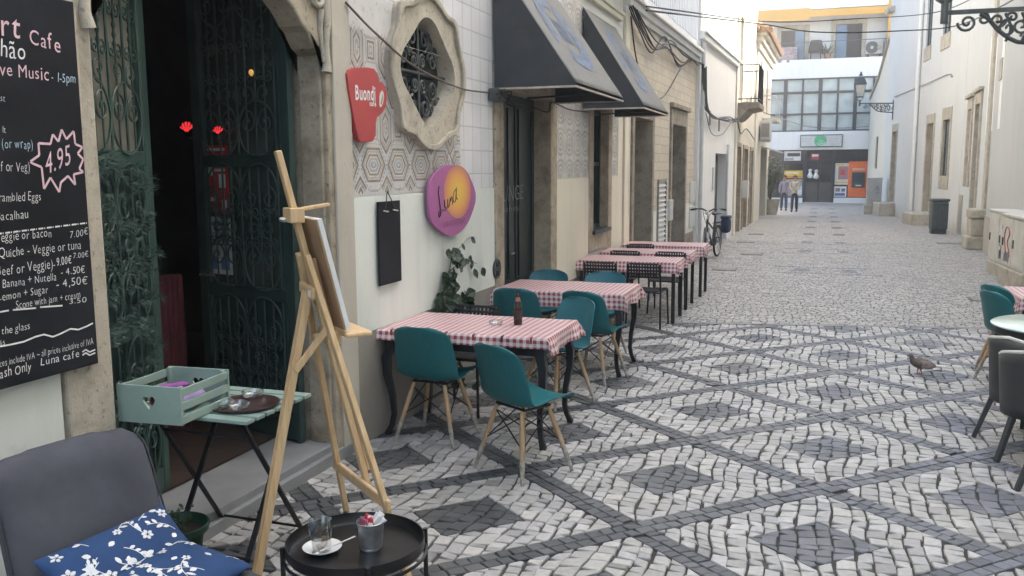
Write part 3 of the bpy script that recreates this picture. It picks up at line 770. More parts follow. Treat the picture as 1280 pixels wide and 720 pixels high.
# --- buff tiled house
F2 = Fac((-2.862, 13.31), (-2.72, 20.3))
b2 = thing('tiled_house', 'low house clad in buff block tiles with two stone doorways', 'building', (-2.8, 17, gz(17)))
dA = (F2.a(790.5, 200), F2.a(813, 200), -.2, F2.z(800, 148)); dB = (F2.a(838, 200), F2.a(854.5, 200), -.2, F2.z(846, 157))
lv = (F2.a(820, 250), F2.a(830, 250))
build('wall', wall_mb(F2, 0, F2.L, -.5, 8.5, [dA, dB], .5, 7, True, .02), M['farcream'], b2)
sheet('block_tiles', F2, .35, F2.L-.12, 1.66, 4.1, M['bufftile'], b2, [(dA[0]-.3, dA[1]+.16, 1, dA[3]+.02), (dB[0]-.28, dB[1]+.16, 1, dB[3]+.40)], .02)
m = MB(); slab(m, F2, dA[1]+.16, dB[0]-.26, .35, 1.655, .002, .018); slab(m, F2, dB[1]+.16, F2.L-.1, .35, 1.655, .002, .018); build('painted_panel', m, M['panelwhite'], b2)
m = MB(); slab(m, F2, dA[1]+.16, dB[0]-.26, -.4, .345, .002, .03); slab(m, F2, dB[1]+.16, F2.L-.1, -.4, .345, .002, .03); build('plinth', m, M['stonegrey'], b2, bevel=.008)
m = MB(); u_frame(m, F2, dA[0], dA[1], -.4, dA[3], .15, -.45, .04); build('doorway_surround', m, M['stonegrey'], b2, bevel=.012)
m = MB(); u_frame(m, F2, dB[0], dB[1], -.4, dB[3], .15, -.45, .045, 0, .3); slab(m, F2, dB[0]-.25, dB[1]+.22, dB[3]+.31, dB[3]+.40, .0, .1); build('doorway_surround', m, M['stonegrey'], b2, bevel=.012)
door_in(F2, b2, dA[0], dA[1], -.2, dA[3], .40, M['greendark'], (.04, .35, .4, .95), 2)
door_in(F2, b2, dB[0], dB[1], -.2, dB[3], .40, M['greendark'], (.04, .35, .4, .95), 2)
m = MB(); a0, a1 = lv; rect_ring(m, F2, a0+.04, a1-.04, -.05, 1.5, .05, .002, .05); fr = build('louvre_vent', m, M['plinth'], b2)
m = MB()
for k in range(17):
    z = -.02+k*.09; m.prism([(.015, z), (.05, z), (.02, z+.06), (.012, z+.06)], F2.pt(a0+.04, 0, 0), F2.n, Z3, F2.u, a1-a0-.08)
build('slats', m, M['greywhite'], fr)
m = MB(); slab(m, F2, a1+.28, a1+.62, .75, 1.15, .01, .07); build('meter_box', m, M['greywhite'], b2, bevel=.01)
for (pa, z0, z1) in ((861, .98, 1.45), (861, .45, .9)):
    m = MB(); a = F2.a(pa, 220); slab(m, F2, a, a+.7, z0, z1, .01, .045); build('meter_box', m, M['greywhite'], b2, bevel=.01)
m = MB()
for (z0, z1, o) in ((4.05, 4.14, .06), (4.14, 4.24, .12), (4.24, 4.31, .18)): slab(m, F2, -.02, F2.L+.02, z0, z1, -.02, o)
build('cornice', m, M['farwhite'], b2, bevel=.012)
M['bluewhite'] = plaster('bluish_white_parapet', (.70, .74, .79), (.5, .52, .55), .35, .15, .6)
m = MB(); slab(m, F2, .5, F2.L, 4.32, 5.9, -.1, .03)
for k in range(34): slab(m, F2, .6+k*.185, .68+k*.185, 4.5, 5.8, .03, .055)
slab(m, F2, .45, F2.L, 5.9, 6.05, -.1, .1); build('parapet', m, M['bluewhite'], b2)
m = MB(); slab(m, F2, .02, .28, -.4, 4.05, .0, .05); build('pilaster', m, M['cream'], b2, bevel=.01)
# --- white house
F3 = Fac((-2.64, 20.31), (-2.43, 26.6))
b3 = thing('white_house', 'tall white house with a thin ledge and a tall grey door', 'building', (-2.55, 23.5, gz(23.5)))
d3 = (F3.a(893.5, 230), F3.a(908, 230), -.25, F3.z(900, 192))
build('wall', wall_mb(F3, 0, F3.L, -.5, 9.5, [d3], .35, 7), M['farwhite'], b3)
door_in(F3, b3, *d3, .25, P('grey_door_paint', (.085, .088, .09), .6, 0, .2, 4), (.04, .4, .44, .95), 2)
m = MB(); slab(m, F3, -.02, F3.L, 4.55, 4.68, -.01, .1); slab(m, F3, -.02, F3.L, 4.68, 4.74, -.01, .15); build('ledge', m, M['farwhite'], b3, bevel=.012)
m = MB(); q = F3.a(906, 220); m.tube([F3.pt(q, -.2, .07), F3.pt(q, 2.35, .07)], .04, 8); build('downpipe', m, M['white'], b3, smooth=60)
m = MB(); m.tube([F3.pt(.12, -.2, .06), F3.pt(.12, 4.5, .06)], .045, 8); build('downpipe', m, M['greywhite'], b3, smooth=60)
for px in (877.5, 886, 898):
    m = MB(); a = F3.a(px, 150); z = F3.z(px, 150 if px < 890 else 158); slab(m, F3, a, a+.18, z-.12, z+.22, .003, .02); build('wall_slot', m, M['plinth'], b3)
m = MB(); a = F3.a(890, 215); slab(m, F3, a, a+.3, 1.2, 1.75, .003, .03); build('notice_board', m, M['greywhite'], b3)
# --- cream house with a balcony
F4 = Fac((-2.44, 26.61), (-2.40, 34))
b4 = thing('cream_house', 'cream house with stone door frames and one iron balcony', 'building', (-2.42, 30, gz(30)))
ds = [(F4.a(918.5, 230), F4.a(923.8, 230), -.3, 2.35), (F4.a(927.5, 230), F4.a(932.5, 230), -.3, 2.32), (F4.a(936, 230), F4.a(939, 230), -.3, 2.3)]
build('wall', wall_mb(F4, 0, F4.L, -.6, 10, ds+[(1.2, 2.1, 3.72, 6.2)], .4, 7, True, .02), M['farcream'], b4)
for i, d in enumerate(ds):
    door_in(F4, b4, *d, .25, P('brown_grey_door_%d' % i, (.12, .105, .09), .6, 0, .25, 4), (.04, .4, .44, .95), 2)
    m = MB(); u_frame(m, F4, d[0], d[1], -.6, d[3], .13, -.2, .05); build('doorway_surround', m, M['stone'], b4, bevel=.01)
window_in(F4, b4, 1.2, 2.1, 3.72, 6.2, .2, M['white'], M['glassdark'], 2, True, .06, 2, 'balcony_window')
m = MB(); slab(m, F4, .0, .45, -.6, 10, -.02, .06); build('pilaster', m, M['farcream'], b4, bevel=.01)
m = MB(); a = (ds[0][1]+ds[1][0])/2+.3; slab(m, F4, a, a+.5, .75, 1.3, .01, .2); build('letter_box', m, M['greywhite'], b4, bevel=.01)
m = MB(); m.prism([(0, 3.1), (.12, 3.15), (.34, 3.38), (.66, 3.44), (.66, 3.60), (0, 3.60)], F4.pt(.25, 0, 0), F4.n, Z3, F4.u, 2.0)
bs = build('balcony', m, M['stonegrey'], b4, bevel=.012)
m = MB(); A0, A1, o = .3, 2.2, .62
for z in (3.7, 4.66): m.tube([F4.pt(A0, z, .02), F4.pt(A0, z, o), F4.pt(A1, z, o), F4.pt(A1, z, .02)], .016, 6)
for k in range(6): m.tube([F4.pt(A0, 3.58, .06+k*.112), F4.pt(A0, 4.66, .06+k*.112)], .010, 5); m.tube([F4.pt(A1, 3.58, .06+k*.112), F4.pt(A1, 4.66, .06+k*.112)], .010, 5)
for k in range(18): m.tube([F4.pt(A0+(A1-A0)*k/17, 3.58, o), F4.pt(A0+(A1-A0)*k/17, 4.66, o)], .010, 5)
build('balcony_railing', m, M['iron'], bs, smooth=60)
# --- corner house under a clay tile roof
F5 = Fac((-2.34, 34.01), (-2.24, 41.2))
b5 = thing('corner_house', 'far corner house with a moulded cornice under clay roof tiles', 'building', (-2.3, 37, gz(37)))
dk = (2.6, 5.8, -.5, 2.45)
build('wall', wall_mb(F5, 0, F5.L, -.6, 6.5, [dk, (1.3, 2.1, 3.9, 5.7), (4.4, 5.2, 3.9, 5.7)], .3, 7), M['farcream'], b5)
door_in(F5, b5, *dk, .25, M['greendark'], (.04, .4, .44, .95), 4)
window_in(F5, b5, 1.3, 2.1, 3.9, 5.7, .15, M['white'], M['glassdark'], 2, True, .06)
window_in(F5, b5, 4.4, 5.2, 3.9, 5.7, .15, M['white'], M['glassdark'], 2, True, .06)
m = MB()
for (z0, z1, o) in ((5.95, 6.2, .08), (6.2, 6.4, .18), (6.4, 6.55, .30)): m.prism([(-.02-o*.8, z0), (F5.L+o, z0), (F5.L+o, z1), (-.02-o*.8, z1)], F5.pt(0, 0, -7), F5.u, Z3, F5.n, 7+o)
build('cornice', m, M['farcream'], b5, bevel=.015)
m = MB()
n = 40
for k in range(n):                                   # rows of half-round tiles, front slope
    a0 = -.35+(F5.L+.7)*k/n; c = (F5.L+.7)/n
    p0 = F5.pt(a0+c/2, 6.58, .42); p1 = F5.pt(a0+c/2, 8.0, -3.5); m.tube([p0, p1], c*.5, 8)
for k in range(18):                                  # near slope
    o0 = .4-k*.22; m.tube([F5.pt(-.4, 6.58, o0), F5.pt(min(3.2, .1+k*.35), 6.58+min(1.4, .05+k*.14), o0)], .11, 8)
build('roof', m, M['tilered'], b5, smooth=60)
m = MB(); m.prism([(2.5, 2.5), (5.9, 2.5), (5.9, 2.56), (2.5, 2.56)], F5.pt(0, 0, .0), F5.u, Z3, (F5.n*.95-Z3*.3).normalized(), .7); build('door_canopy', m, M['greywhite'], b5)
ac = thing('wall_air_conditioner', 'boxy air conditioner on the far cream wall above the potted bush', 'air conditioner', F5.pt(1.2, 2.6, .02))
m = MB(); slab(m, F5, 1.2, 2.05, 2.75, 3.45, .06, .42); body = build('casing', m, M['greywhite'], ac, bevel=.02)
m = MB(); slab(m, F5, 1.16, 1.2, 2.85, 3.35, .1, .38); build('side_grille', m, M['plinth'], body)
m = MB()
for a in (1.35, 1.9): m.bar(F5.pt(a, 2.71, .0), F5.pt(a, 2.71, .42), .03, .05)
build('bracket', m, M['greywhite'], ac)
gb = thing('glass_balcony', 'small far balcony with a pale rail on the corner house', 'balcony', F5.pt(3.4, 3.6, .0))
m = MB(); slab(m, F5, 2.9, 5.2, 3.5, 3.64, .002, .55); build('slab', m, M['farcream'], gb, bevel=.01)
m = MB(); m.tube([F5.pt(2.95, 4.5, .02), F5.pt(2.95, 4.5, .5), F5.pt(5.15, 4.5, .5), F5.pt(5.15, 4.5, .02)], .02, 6)
for a, o in ((2.95, .5), (5.15, .5), (4.0, .5)): m.tube([F5.pt(a, 3.6, o), F5.pt(a, 4.5, o)], .018, 6)
build('rail', m, M['greywhite'], gb, smooth=60)

# ================================================================== END OF THE STREET
FE = Fac((-14, 58), (14, 58))
eb = thing('end_building', 'white modern building closing the street, wide dark framed windows and ochre bands', 'building', (0, 58, gz(58)))
ea = lambda px, py: FE.a(px, py); ez = lambda px, py: FE.z(px, py)
WB = (8.5, ea(1118, 130), ez(1030, 164), ez(1030, 97)); SH = (8.5, ea(1098, 220), -.5, ez(1030, 187))
LO = (8.0, ea(1111, 60), ez(1040, 73), ez(1040, 10))      # the recessed terrace
build('wall', wall_mb(FE, 0, 28, -1.2, 15.5, [WB, SH, LO], .35, 9), M['farwhite'], eb)
m = MB(); slab(m, FE, 0, 28, 15.5, 15.6, -9, .2); build('roof', m, M['farwhite'], eb)
m = MB(); slab(m, FE, LO[0]-.01, LO[1]+.01, LO[2]-.01, LO[3]+.01, -1.35, -1.3); lb = build('terrace_wall', m, M['farwhite'], eb)
m = MB(); slab(m, FE, LO[0], LO[1], LO[2]-.1, LO[2]+.0, -1.3, -.3); build('terrace_floor', m, M['plinth'], eb)
M['ochre2'] = M['ochre']
m = MB(); slab(m, FE, ea(948, 20), ea(1012, 20), ez(980, 27), ez(980, 12), .002, .09); slab(m, FE, ea(1012, 20), ea(1110, 20), ez(1060, 19), ez(1060, 10), .002, .06); build('ochre_band', m, M['ochre'], eb, bevel=.01)
m = MB(); slab(m, FE, ea(1109.5, 40), ea(1114, 40), ez(1110, 72), 15.2, .002, .12); build('ochre_pilaster', m, M['ochre'], eb, bevel=.01)
m = MB(); slab(m, FE, 0, 28, ez(1040, 2), 15.45, .002, .03); build('upper_wall', m, M['bluewhite'], eb)
# ribbon of windows
m = MB(); z0, z1 = WB[2], WB[3]; zt = ez(1030, 115)
rect_ring(m, FE, WB[0]+.08, WB[1]-.08, z0+.08, z1-.08, .078, -.15, -.05)
for i, px in enumerate((959, 981.5, 1003, 1025, 1047, 1069, 1091.5)):
    a = ea(px, 130); wv = .11 if i % 2 else .055; slab(m, FE, a-wv, a+wv, z0+.05, z1-.05, -.152, -.04)
slab(m, FE, WB[0]+.05, WB[1]-.05, zt-.07, zt+.07, -.149, -.045); zt2 = ez(1030, 142); slab(m, FE, WB[0]+.05, WB[1]-.05, zt2-.05, zt2+.05, -.149, -.045)
wf = build('ribbon_window', m, P('charcoal_window_frame', (.05, .055, .06), .5, .2, .15, 6), eb, bevel=.01)
m = MB(); slab(m, FE, WB[0]+.02, WB[1]-.02, z0+.02, z1-.02, -.2, -.14); build('pane', m, M['glasspale'], wf)
# terrace doors
for (x0, x1, yt, yb, lab) in ((976, 1006, 39, 79, 0), (1044, 1077, 31, 77, 1)):
    a0, a1 = FE.a(x0, 60, -1.28), FE.a(x1, 60, -1.28); t0, t1 = FE.z(x0, yb, -1.28), FE.z(x0, yt, -1.28)
    m = MB(); rect_ring(m, FE, a0, a1, max(t0, LO[2]+.0), t1, .25, -1.3, -1.2, 0, 0.0, .3); build('door_surround', m, M['stonelight'], eb)
    m = MB(); t0 = max(t0, LO[2]); wd = a1-a0; k = .55 if lab == 0 else .45
    rect_ring(m, FE, a0+.05, a1-.05, t0+.05, t1-.05, .048, -1.29, -1.23); slab(m, FE, a0+wd*k-.04, a0+wd*k+.04, t0+.05, t1-.05, -1.295, -1.22)
    f = build('sliding_door', m, M['iron'], eb)
    m = MB(); A, B = ((a0, a0+wd*k), (a0+wd*k, a1)) ; A, B = (B, A) if lab == 0 else (A, B)
    slab(m, FE, A[0]+.03, A[1]-.03, t0+.03, t1-.03, -1.30, -1.25); build('pane', m, M['glassblue'], f)
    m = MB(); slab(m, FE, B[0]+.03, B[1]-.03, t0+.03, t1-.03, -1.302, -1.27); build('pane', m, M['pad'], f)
m = MB(); a0, a1 = ea(958, 75), ea(1111, 75); zr = ez(1040, 51)
m.tube([FE.pt(a0, zr, -.1), FE.pt(a1, zr+.0, -.1)], .025, 6)
for px in (962, 1005, 1043, 1076, 1107): m.tube([FE.pt(ea(px, 75), LO[2]-.05, -.1), FE.pt(ea(px, 75), zr, -.1)], .02, 6)
build('terrace_rail', m, M['irongrey'], eb, smooth=60)
rug = MB(); a0, a1, t0, t1 = ea(972, 70), ea(996.5, 70), ez(984, 78), ez(984, 59)
rug.grid(lambda u, v: FE.pt(a0+(a1-a0)*u, t0+(t1-t0)*v, -.03+.03*math.sin(u*14)+.02*math.sin(u*5+v*3)), 24, 6)
tag(build('hanging_rug', rug, P('mottled_mauve_rug', (.30, .24, .25), .95, 0, .5, 9), origin=FE.pt(a0, t0, 0), solid=.02, smooth=60), 'mottled pinkish rug hung over the terrace rail', 'rug')
ch = thing('terrace_chair', 'dark plastic chair on the far terrace, between the two glass doors', 'chair', FE.pt(ea(1019, 77), LO[2], -.5))
m = MB(); c = FE.pt(ea(1019, 77), LO[2], -.5)
m.grid(lambda u, v: c+Vector(((u-.5)*(.85-.25*v*v), .25-.15*math.cos((u-.5)*3), .45+v*.75)), 8, 6); build('backrest', m, M['plasticblack'], ch, solid=.03, smooth=60)
m = MB(); m.box(c+Vector((0, 0, .44)), (.7, .55, .05)); build('seat', m, M['plasticblack'], ch)
for sx in (-1, 1):
    for sy in (-1, 1): m = MB(); m.bar(c+Vector((sx*.3, sy*.22, 0)), c+Vector((sx*.27, sy*.2, .43)), .05, .05); build('leg', m, M['plasticblack'], ch)
ac2 = thing('wall_air_conditioner', 'grey white outdoor air conditioner on the far terrace wall by the ochre pilaster', 'air conditioner', FE.pt(ea(1094, 60), ez(1094, 68), -1.28))
m = MB(); A0, A1, t0, t1 = FE.a(1082, 60, -1), FE.a(1104, 60, -1), FE.z(1094, 67.5, -1), FE.z(1094, 51, -1)
slab(m, FE, A0, A1, t0, t1, -1.28, -.95); cs = build('casing', m, M['greywhite'], ac2, bevel=.03)
m = MB(); ca, cz = A0+(A1-A0)*.36, (t0+t1)/2; ax = Matrix.Rotation(PI/2, 3, 'X'); m.lathe([(.0, .0), (.36, .0), (.36, .02), (.0, .025)], FE.pt(ca, cz, -.948), 20, 0, ax); build('fan_grille', m, M['irongrey'], cs, smooth=50)
m = MB(); m.lathe([(.0, .0), (.10, .0), (.10, .02), (.0, .03)], FE.pt(ca, cz, -.92), 12, 0, ax); build('fan_hub', m, M['greywhite'], cs)
m = MB(); m.lathe([(.0, .0), (.15, .0), (.15, .02), (.0, .03)], FE.pt(A0+(A1-A0)*.78, cz, -.948), 14, 0, ax); build('label_disc', m, M['stonelight'], cs)
m = MB()
for k in (.15, .85): m.box(FE.pt(A0+(A1-A0)*k, t0-.06, -1.1), (.1, .35, .12))
build('bracket', m, M['irongrey'], ac2)
tp = thing('terrace_plant', 'spiky potted plant on the far terrace beside the dark chair', 'plant', FE.pt(ea(1034, 76), LO[2], -.6))
c = FE.pt(ea(1034, 76), LO[2], -.6); m = MB(); m.lathe([(.16, 0), (.22, .35), (.19, .35), (.18, .3)], c, 14); build('pot', m, M['tilered'], tp, smooth=40)
m = MB()
for k in range(34):
    an = rnd.uniform(0, 2*PI); L = rnd.uniform(.5, .95); e = rnd.uniform(.3, 1.3); d = Vector((math.cos(an)*math.cos(e), math.sin(an)*math.cos(e), math.sin(e)))
    s = d.cross(Z3).normalized()*.03; b = c+Vector((0, 0, .32)); m.flat([b-s, b+s, b+d*L*.6+s*.8, b+d*L+Vector((0, 0, -.08)), b+d*L*.6-s*.8])
build('leaves', m, P('dull_green_leaf', (.05, .085, .045), .6, 0, .3, 6), tp, recalc=False)
# shop at the street's end
sa = lambda px: ea(px, 220); sz = lambda py: ez(1030, py)
M['shopglass'] = P('dim_shop_glass', (.042, .040, .036), .10, 0, .6, 1.3, spec=.5)
m = MB(); slab(m, FE, SH[0], SH[1], -1.0, SH[3]+.02, -.32, -.28); build('shop_glass', m, M['shopglass'], eb)
m = MB(); fm = (945, 977, 1005, 1041.5, 1085)
for px in (977, 1005, 1041.5, 1096): slab(m, FE, sa(px)-.09, sa(px)+.09, -.9, SH[3], -.28, -.12)
slab(m, FE, SH[0], sa(1005), sz(203)-.05, sz(203)+.05, -.281, -.16); slab(m, FE, sa(1041.5), SH[1], sz(202)-.05, sz(202)+.05, -.281, -.16); slab(m, FE, sa(1005), sa(1041.5), sz(200)-.05, sz(200)+.05, -.281, -.14)
build('shopfront_frame', m, P('charcoal_shopfront', (.045, .045, .05), .5, .2, .2, 6), eb, bevel=.01)
m = MB()
for k in (0, 1):
    a0 = sa(1006)+(sa(1041)-sa(1006))*(k*.5)+.04; a1 = a0+(sa(1041)-sa(1006))*.5-.08
    slab(m, FE, a0, a1, -.5, sz(229), -.28, -.2); rect_ring(m, FE, a0+.05, a1-.05, sz(229)+.05, sz(201)-.05, .04, -.28, -.2)
build('shop_door', m, P('brown_grey_shop_door', (.085, .070, .058), .5, 0, .2, 5), eb)
m = MB(); slab(m, FE, SH[0], sa(1004), -1, sz(247.5), -.1, .03); slab(m, FE, sa(1043), 27, -1, sz(247), -.1, .03); build('plinth', m, M['farwhite'], eb, bevel=.01)
def poster(px0, px1, py0, py1, base, label, marks=(), o=-.26, name='poster', cat='poster'):
    a0, a1, t0, t1 = sa(px0), sa(px1), sz(py1), sz(py0); mats = [base]; m = MB(); slab(m, FE, a0, a1, t0, t1, o, o+.03)
    for (u0, u1, v0, v1, mt) in marks:
        if mt not in mats: mats.append(mt)
        slab(m, FE, a0+(a1-a0)*u0, a0+(a1-a0)*u1, t0+(t1-t0)*v0, t0+(t1-t0)*v1, o+.03, o+.034+.002*len(mats), mats.index(mt))
    return tag(build(name, m, mats, origin=FE.pt(a0, t0, o)), label, cat)
pc = lambda n, c: M.setdefault(n, P(n, c, .5, 0, .12, 5))
ye, ora, whi, gre, dgr, blu, red, pin = pc('print_yellow', (.72, .48, .05)), pc('print_orange', (.78, .17, .04)), pc('print_white', (.75, .75, .72)), pc('print_green', (.08, .42, .2)), pc('print_dark', (.03, .035, .045)), pc('print_blue', (.10, .14, .32)), pc('print_red', (.5, .05, .04)), pc('print_mauve', (.38, .2, .22))
poster(979.5, 1003, 213, 222.5, ye, 'yellow poster in the far shop window, behind the two walkers', [(.05, .95, .1, .25, ora), (.1, .8, .6, .75, whi)])
poster(979, 1000, 188.5, 200.5, whi, 'white paper posters stuck high in the far shop window', [(.2, .95, .45, .8, dgr), (.05, .6, .05, .3, M['tgrey'])])
poster(977.5, 1004, 224, 246, pc('print_grey', (.34, .33, .30)), 'pale display panel low in the far shop window', [(.55, .98, .1, .6, whi), (.05, .45, .2, .9, M['tbrown'])])
poster(1043, 1062, 204, 231, pc('print_pale', (.66, .66, .55)), 'pale poster with a dark red picture, left of the cash machine', [(.25, .9, .25, .85, pin), (.1, .6, .88, .95, ye), (.1, .9, .08, .14, ye), (.4, .7, .45, .7, red)])
poster(1043, 1059, 233, 246, whi, 'small white and blue poster under the pale one', [(.1, .9, .1, .35, blu), (.15, .5, .5, .85, M['tbrown']), (.6, .9, .5, .8, blu)])
poster(1013, 1023, 192, 200, red, 'red notice hanging inside the glass above the far door', [(.1, .9, .55, .9, whi)])
for k, (px, py) in enumerate(((1012.5, 218), (1020, 219))):
    m = MB(); m.lathe([(r_*.48, z_*.48) for r_, z_ in ((.05, 0), (.3, .08), (.36, .35), (.22, .6), (.16, .85), (.26, 1.05), (.1, 1.2), (0, 1.22))], FE.pt(sa(px), sz(py+5), -.18), 10); tag(build('white_figure', m, whi, origin=FE.pt(sa(px), sz(py+7), -.18), smooth=60), ('left' if k == 0 else 'right')+' of two white rounded ornaments in the far shop doorway', 'ornament', 'white ornaments in the far doorway')
# cash machine
atm = thing('cash_machine', 'orange cash machine panel with a dark screen, set in the far shopfront', 'cash machine', FE.pt(sa(1071), sz(247), -.2))
A0, A1, t0, t1 = sa(1060.5), sa(1084), sz(246), sz(202)
m = MB(); slab(m, FE, A0, A1, t0, t1, -.27, -.05); cs = build('panel', m, ora, atm, bevel=.02)
m = MB(); slab(m, FE, A0+(A1-A0)*.18, A0+(A1-A0)*.88, t0+(t1-t0)*.27, t0+(t1-t0)*.7, -.051, .03); rec = build('console', m, M['irongrey'], atm, bevel=.02)
m = MB(); slab(m, FE, A0+(A1-A0)*.25, A0+(A1-A0)*.8, t0+(t1-t0)*.42, t0+(t1-t0)*.66, .028, .045); build('screen', m, dgr, rec)
m = MB(); slab(m, FE, A0+(A1-A0)*.4, A0+(A1-A0)*.7, t0+(t1-t0)*.31, t0+(t1-t0)*.34, .028, .045); build('slot', m, whi, rec)
m = MB(); slab(m, FE, A0+(A1-A0)*.2, A0+(A1-A0)*.85, t0+(t1-t0)*.75, t0+(t1-t0)*.81, -.051, -.04); build('notice', m, pc('print_peach', (.75, .45, .3)), atm)
# board over the shop with its green swirl
sb = thing('shop_sign', 'white sign board with a green swirl emblem over the far shop door', 'sign', FE.pt(ea(1027, 176), ez(1027, 184), 0))
A0, A1, t0, t1 = ea(1000, 176), ea(1053.5, 176), ez(1027, 184), ez(1027, 168)
m = MB(); slab(m, FE, A0, A1, t0, t1, .002, .12); build('board', m, M['greywhite'], sb, bevel=.01)
m = MB(); rect_ring(m, FE, A0+.06, A1-.06, t0+.06, t1-.06, .05, .11, .14); build('frame', m, M['irongrey'], sb)
m = MB(); cx, cz, r = (A0+A1)/2-.05, (t0+t1)/2, (t1-t0)*.47; O = FE.pt(cx, cz, .122)
m.prism([(r*math.cos(t), r*math.sin(t)) for t in [2*PI*i/28 for i in range(28)]], O, FE.u, Z3, FE.n, .01)
em = build('emblem', m, gre, sb)
m = MB(); O = FE.pt(cx, cz, .134)
for (r0, x, z, t0_, t1_, w) in ((.75, .18, .05, 1.05, 1.97, .13), (.5, .28, .12, 1.0, 1.9, .12), (.28, .3, .25, .95, 1.8, .1)):
    up = []; lo = []
    for i in range(13):
        t = PI*(t0_+(t1_-t0_)*i/12); ww = w*math.sin(PI*i/12)
        up.append((r*(x+(r0+ww)*math.cos(t)), r*(z+(r0+ww)*math.sin(t)))); lo.append((r*(x+r0*math.cos(t)), r*(z+r0*math.sin(t))))
    m.prism(up+lo[::-1][1:-1], O, FE.u, Z3, FE.n, .006)
build('swirl', m, whi, em)
m = MB()
for s in (-1, 1):
    for k in range(3 if s > 0 else 2): a = cx+s*.76; slab(m, FE, a-.30+.05*k, a+.26-.06*k, cz+.1-.16*k, cz+.14-.16*k, .121, .124)
build('small_print', m, M['tgrey'], sb)

lerp_ = lambda a, b, t: a+(b-a)*t
# ================================================================== RIGHT SIDE
def right_house(fac, name, label, openings, mat, z1, extra=None, depth=.3, hol=()):
    c = fac.pt(fac.L/2, 0); b = thing(name, label, 'building', (c.x, c.y, gz(c.y)))
    build('wall', wall_mb(fac, 0, fac.L, -.9, z1, list(openings)+list(hol), depth, 8, True, .015), mat, b); return b
# order of points: far -> near, so that the outward side faces the street
FR1 = Fac((3.70, 23.9), (2.95, 10)); FR0 = Fac((2.948, 9.99), (2.9, -8)); FR2 = Fac((3.96, 30), (3.74, 23.91)); FR3 = Fac((2.62, 44), (3.958, 30.01)); FR4 = Fac((2.55, 57.6), (2.66, 44.02))
def rop(fac, px0, px1, pt, pb): a = sorted((fac.a(px0, (pt+pb)/2), fac.a(px1, (pt+pb)/2))); return (a[0], a[1], fac.z((px0+px1)/2, pb), fac.z((px0+px1)/2, pt))
M['rightplinth'] = plaster('beige_plinth', (.46, .43, .36), (.3, .27, .22), .7, .3, .8)
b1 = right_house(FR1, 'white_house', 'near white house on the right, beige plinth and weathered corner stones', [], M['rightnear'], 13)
m = MB(); slab(m, FR1, .0, .5, -.7, 12, -.02, .06); build('corner_stones', m, M['stonelight'], b1, bevel=.02)
m = MB(); slab(m, FR1, .52, FR1.L-.01, -.7, .62, .002, .03); build('plinth', m, M['rightplinth'], b1, bevel=.01)
m = MB()
for k, (wd, dp, h, z) in enumerate(((.75, .42, .32, -.22), (.62, .34, .42, .1), (.72, .36, .22, .52))): m.box(FR1.pt(.2, z+h/2, dp/2-.02)+Vector((0, 0, 0)), (dp, wd, h))
build('guard_stone', m, M['stonelight'], b1, bevel=.04, seg=3)
m = MB(); a, z = FR1.at(1252, 88); slab(m, FR1, a-.2, a+.25, z-.2, z+.25, .002, .03); build('stone_plaque', m, M['stonelight'], b1)
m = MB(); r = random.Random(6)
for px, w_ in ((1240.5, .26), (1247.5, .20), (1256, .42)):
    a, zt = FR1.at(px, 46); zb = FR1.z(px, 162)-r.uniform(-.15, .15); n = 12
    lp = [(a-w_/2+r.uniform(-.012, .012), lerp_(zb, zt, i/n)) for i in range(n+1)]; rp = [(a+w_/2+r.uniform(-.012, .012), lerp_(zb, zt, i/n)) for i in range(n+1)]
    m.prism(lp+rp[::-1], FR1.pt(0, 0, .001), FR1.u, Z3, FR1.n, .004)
build('painted_sun_strips', m, P('painted_sunlight_cream', (.86, .85, .78), .7, 0, .04, 5), b1)  # bright strips of reflected sunlight, painted onto the wall
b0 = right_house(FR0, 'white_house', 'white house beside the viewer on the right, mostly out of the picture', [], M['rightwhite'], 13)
oD, oE = rop(FR2, 1209, 1213.2, 138, 234), rop(FR2, 1217.5, 1223, 132, 268)
oE = (oE[0], oE[1], -.3, oE[3])
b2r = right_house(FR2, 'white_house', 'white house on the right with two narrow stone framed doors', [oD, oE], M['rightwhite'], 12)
for o_, mt in ((oD, M['white']), (oE, P('grey_blue_door', (.22, .23, .235), .6, 0, .2, 4))):
    door_in(FR2, b2r, *o_, .16, mt, (.04, .4, .44, .95), 1, False)
    m = MB(); u_frame(m, FR2, o_[0], o_[1], o_[2], o_[3], .16, -.15, .05, 0, .3); slab(m, FR2, o_[0]-.25, o_[1]+.25, o_[3]+.31, o_[3]+.4, 0, .12); build('door_surround', m, M['stonelight'], b2r, bevel=.012)
m = MB(); slab(m, FR2, .1, min(oD[0]-.3, FR2.L), -.8, .9, .002, .03); build('plinth', m, M['rightplinth'], b2r, bevel=.01)
oA, oB, oC = rop(FR3, 1114, 1119.5, 165, 253), rop(FR3, 1156.5, 1164.5, 155, 266), rop(FR3, 1178, 1186, 150, 220)
u1, u2 = rop(FR3, 1160, 1166.5, -40, 56), rop(FR3, 1181, 1190.5, -40, 40)
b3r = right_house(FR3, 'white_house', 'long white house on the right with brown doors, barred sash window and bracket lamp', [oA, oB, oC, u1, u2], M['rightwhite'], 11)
bd = P('weathered_brown_door', (.24, .175, .11), .65, 0, .35, 5)
for o_ in (oA, oB):
    door_in(FR3, b3r, *o_, .2, bd, (.03, .45, .5, .96), 2, False)
    m = MB(); u_frame(m, FR3, o_[0], o_[1], o_[2], o_[3], .15, -.18, .03, 0, .32); build('door_surround', m, M['stonelight'], b3r, bevel=.012)
m = MB(); rect_ring(m, FR3, *oC, .2, -.2, .03, 0, .42, .4); build('window_surround', m, M['stonelight'], b3r, bevel=.012)
window_in(FR3, b3r, *oC, .1, M['irongrey'], M['glasspale'], 2, True, .05, 3)
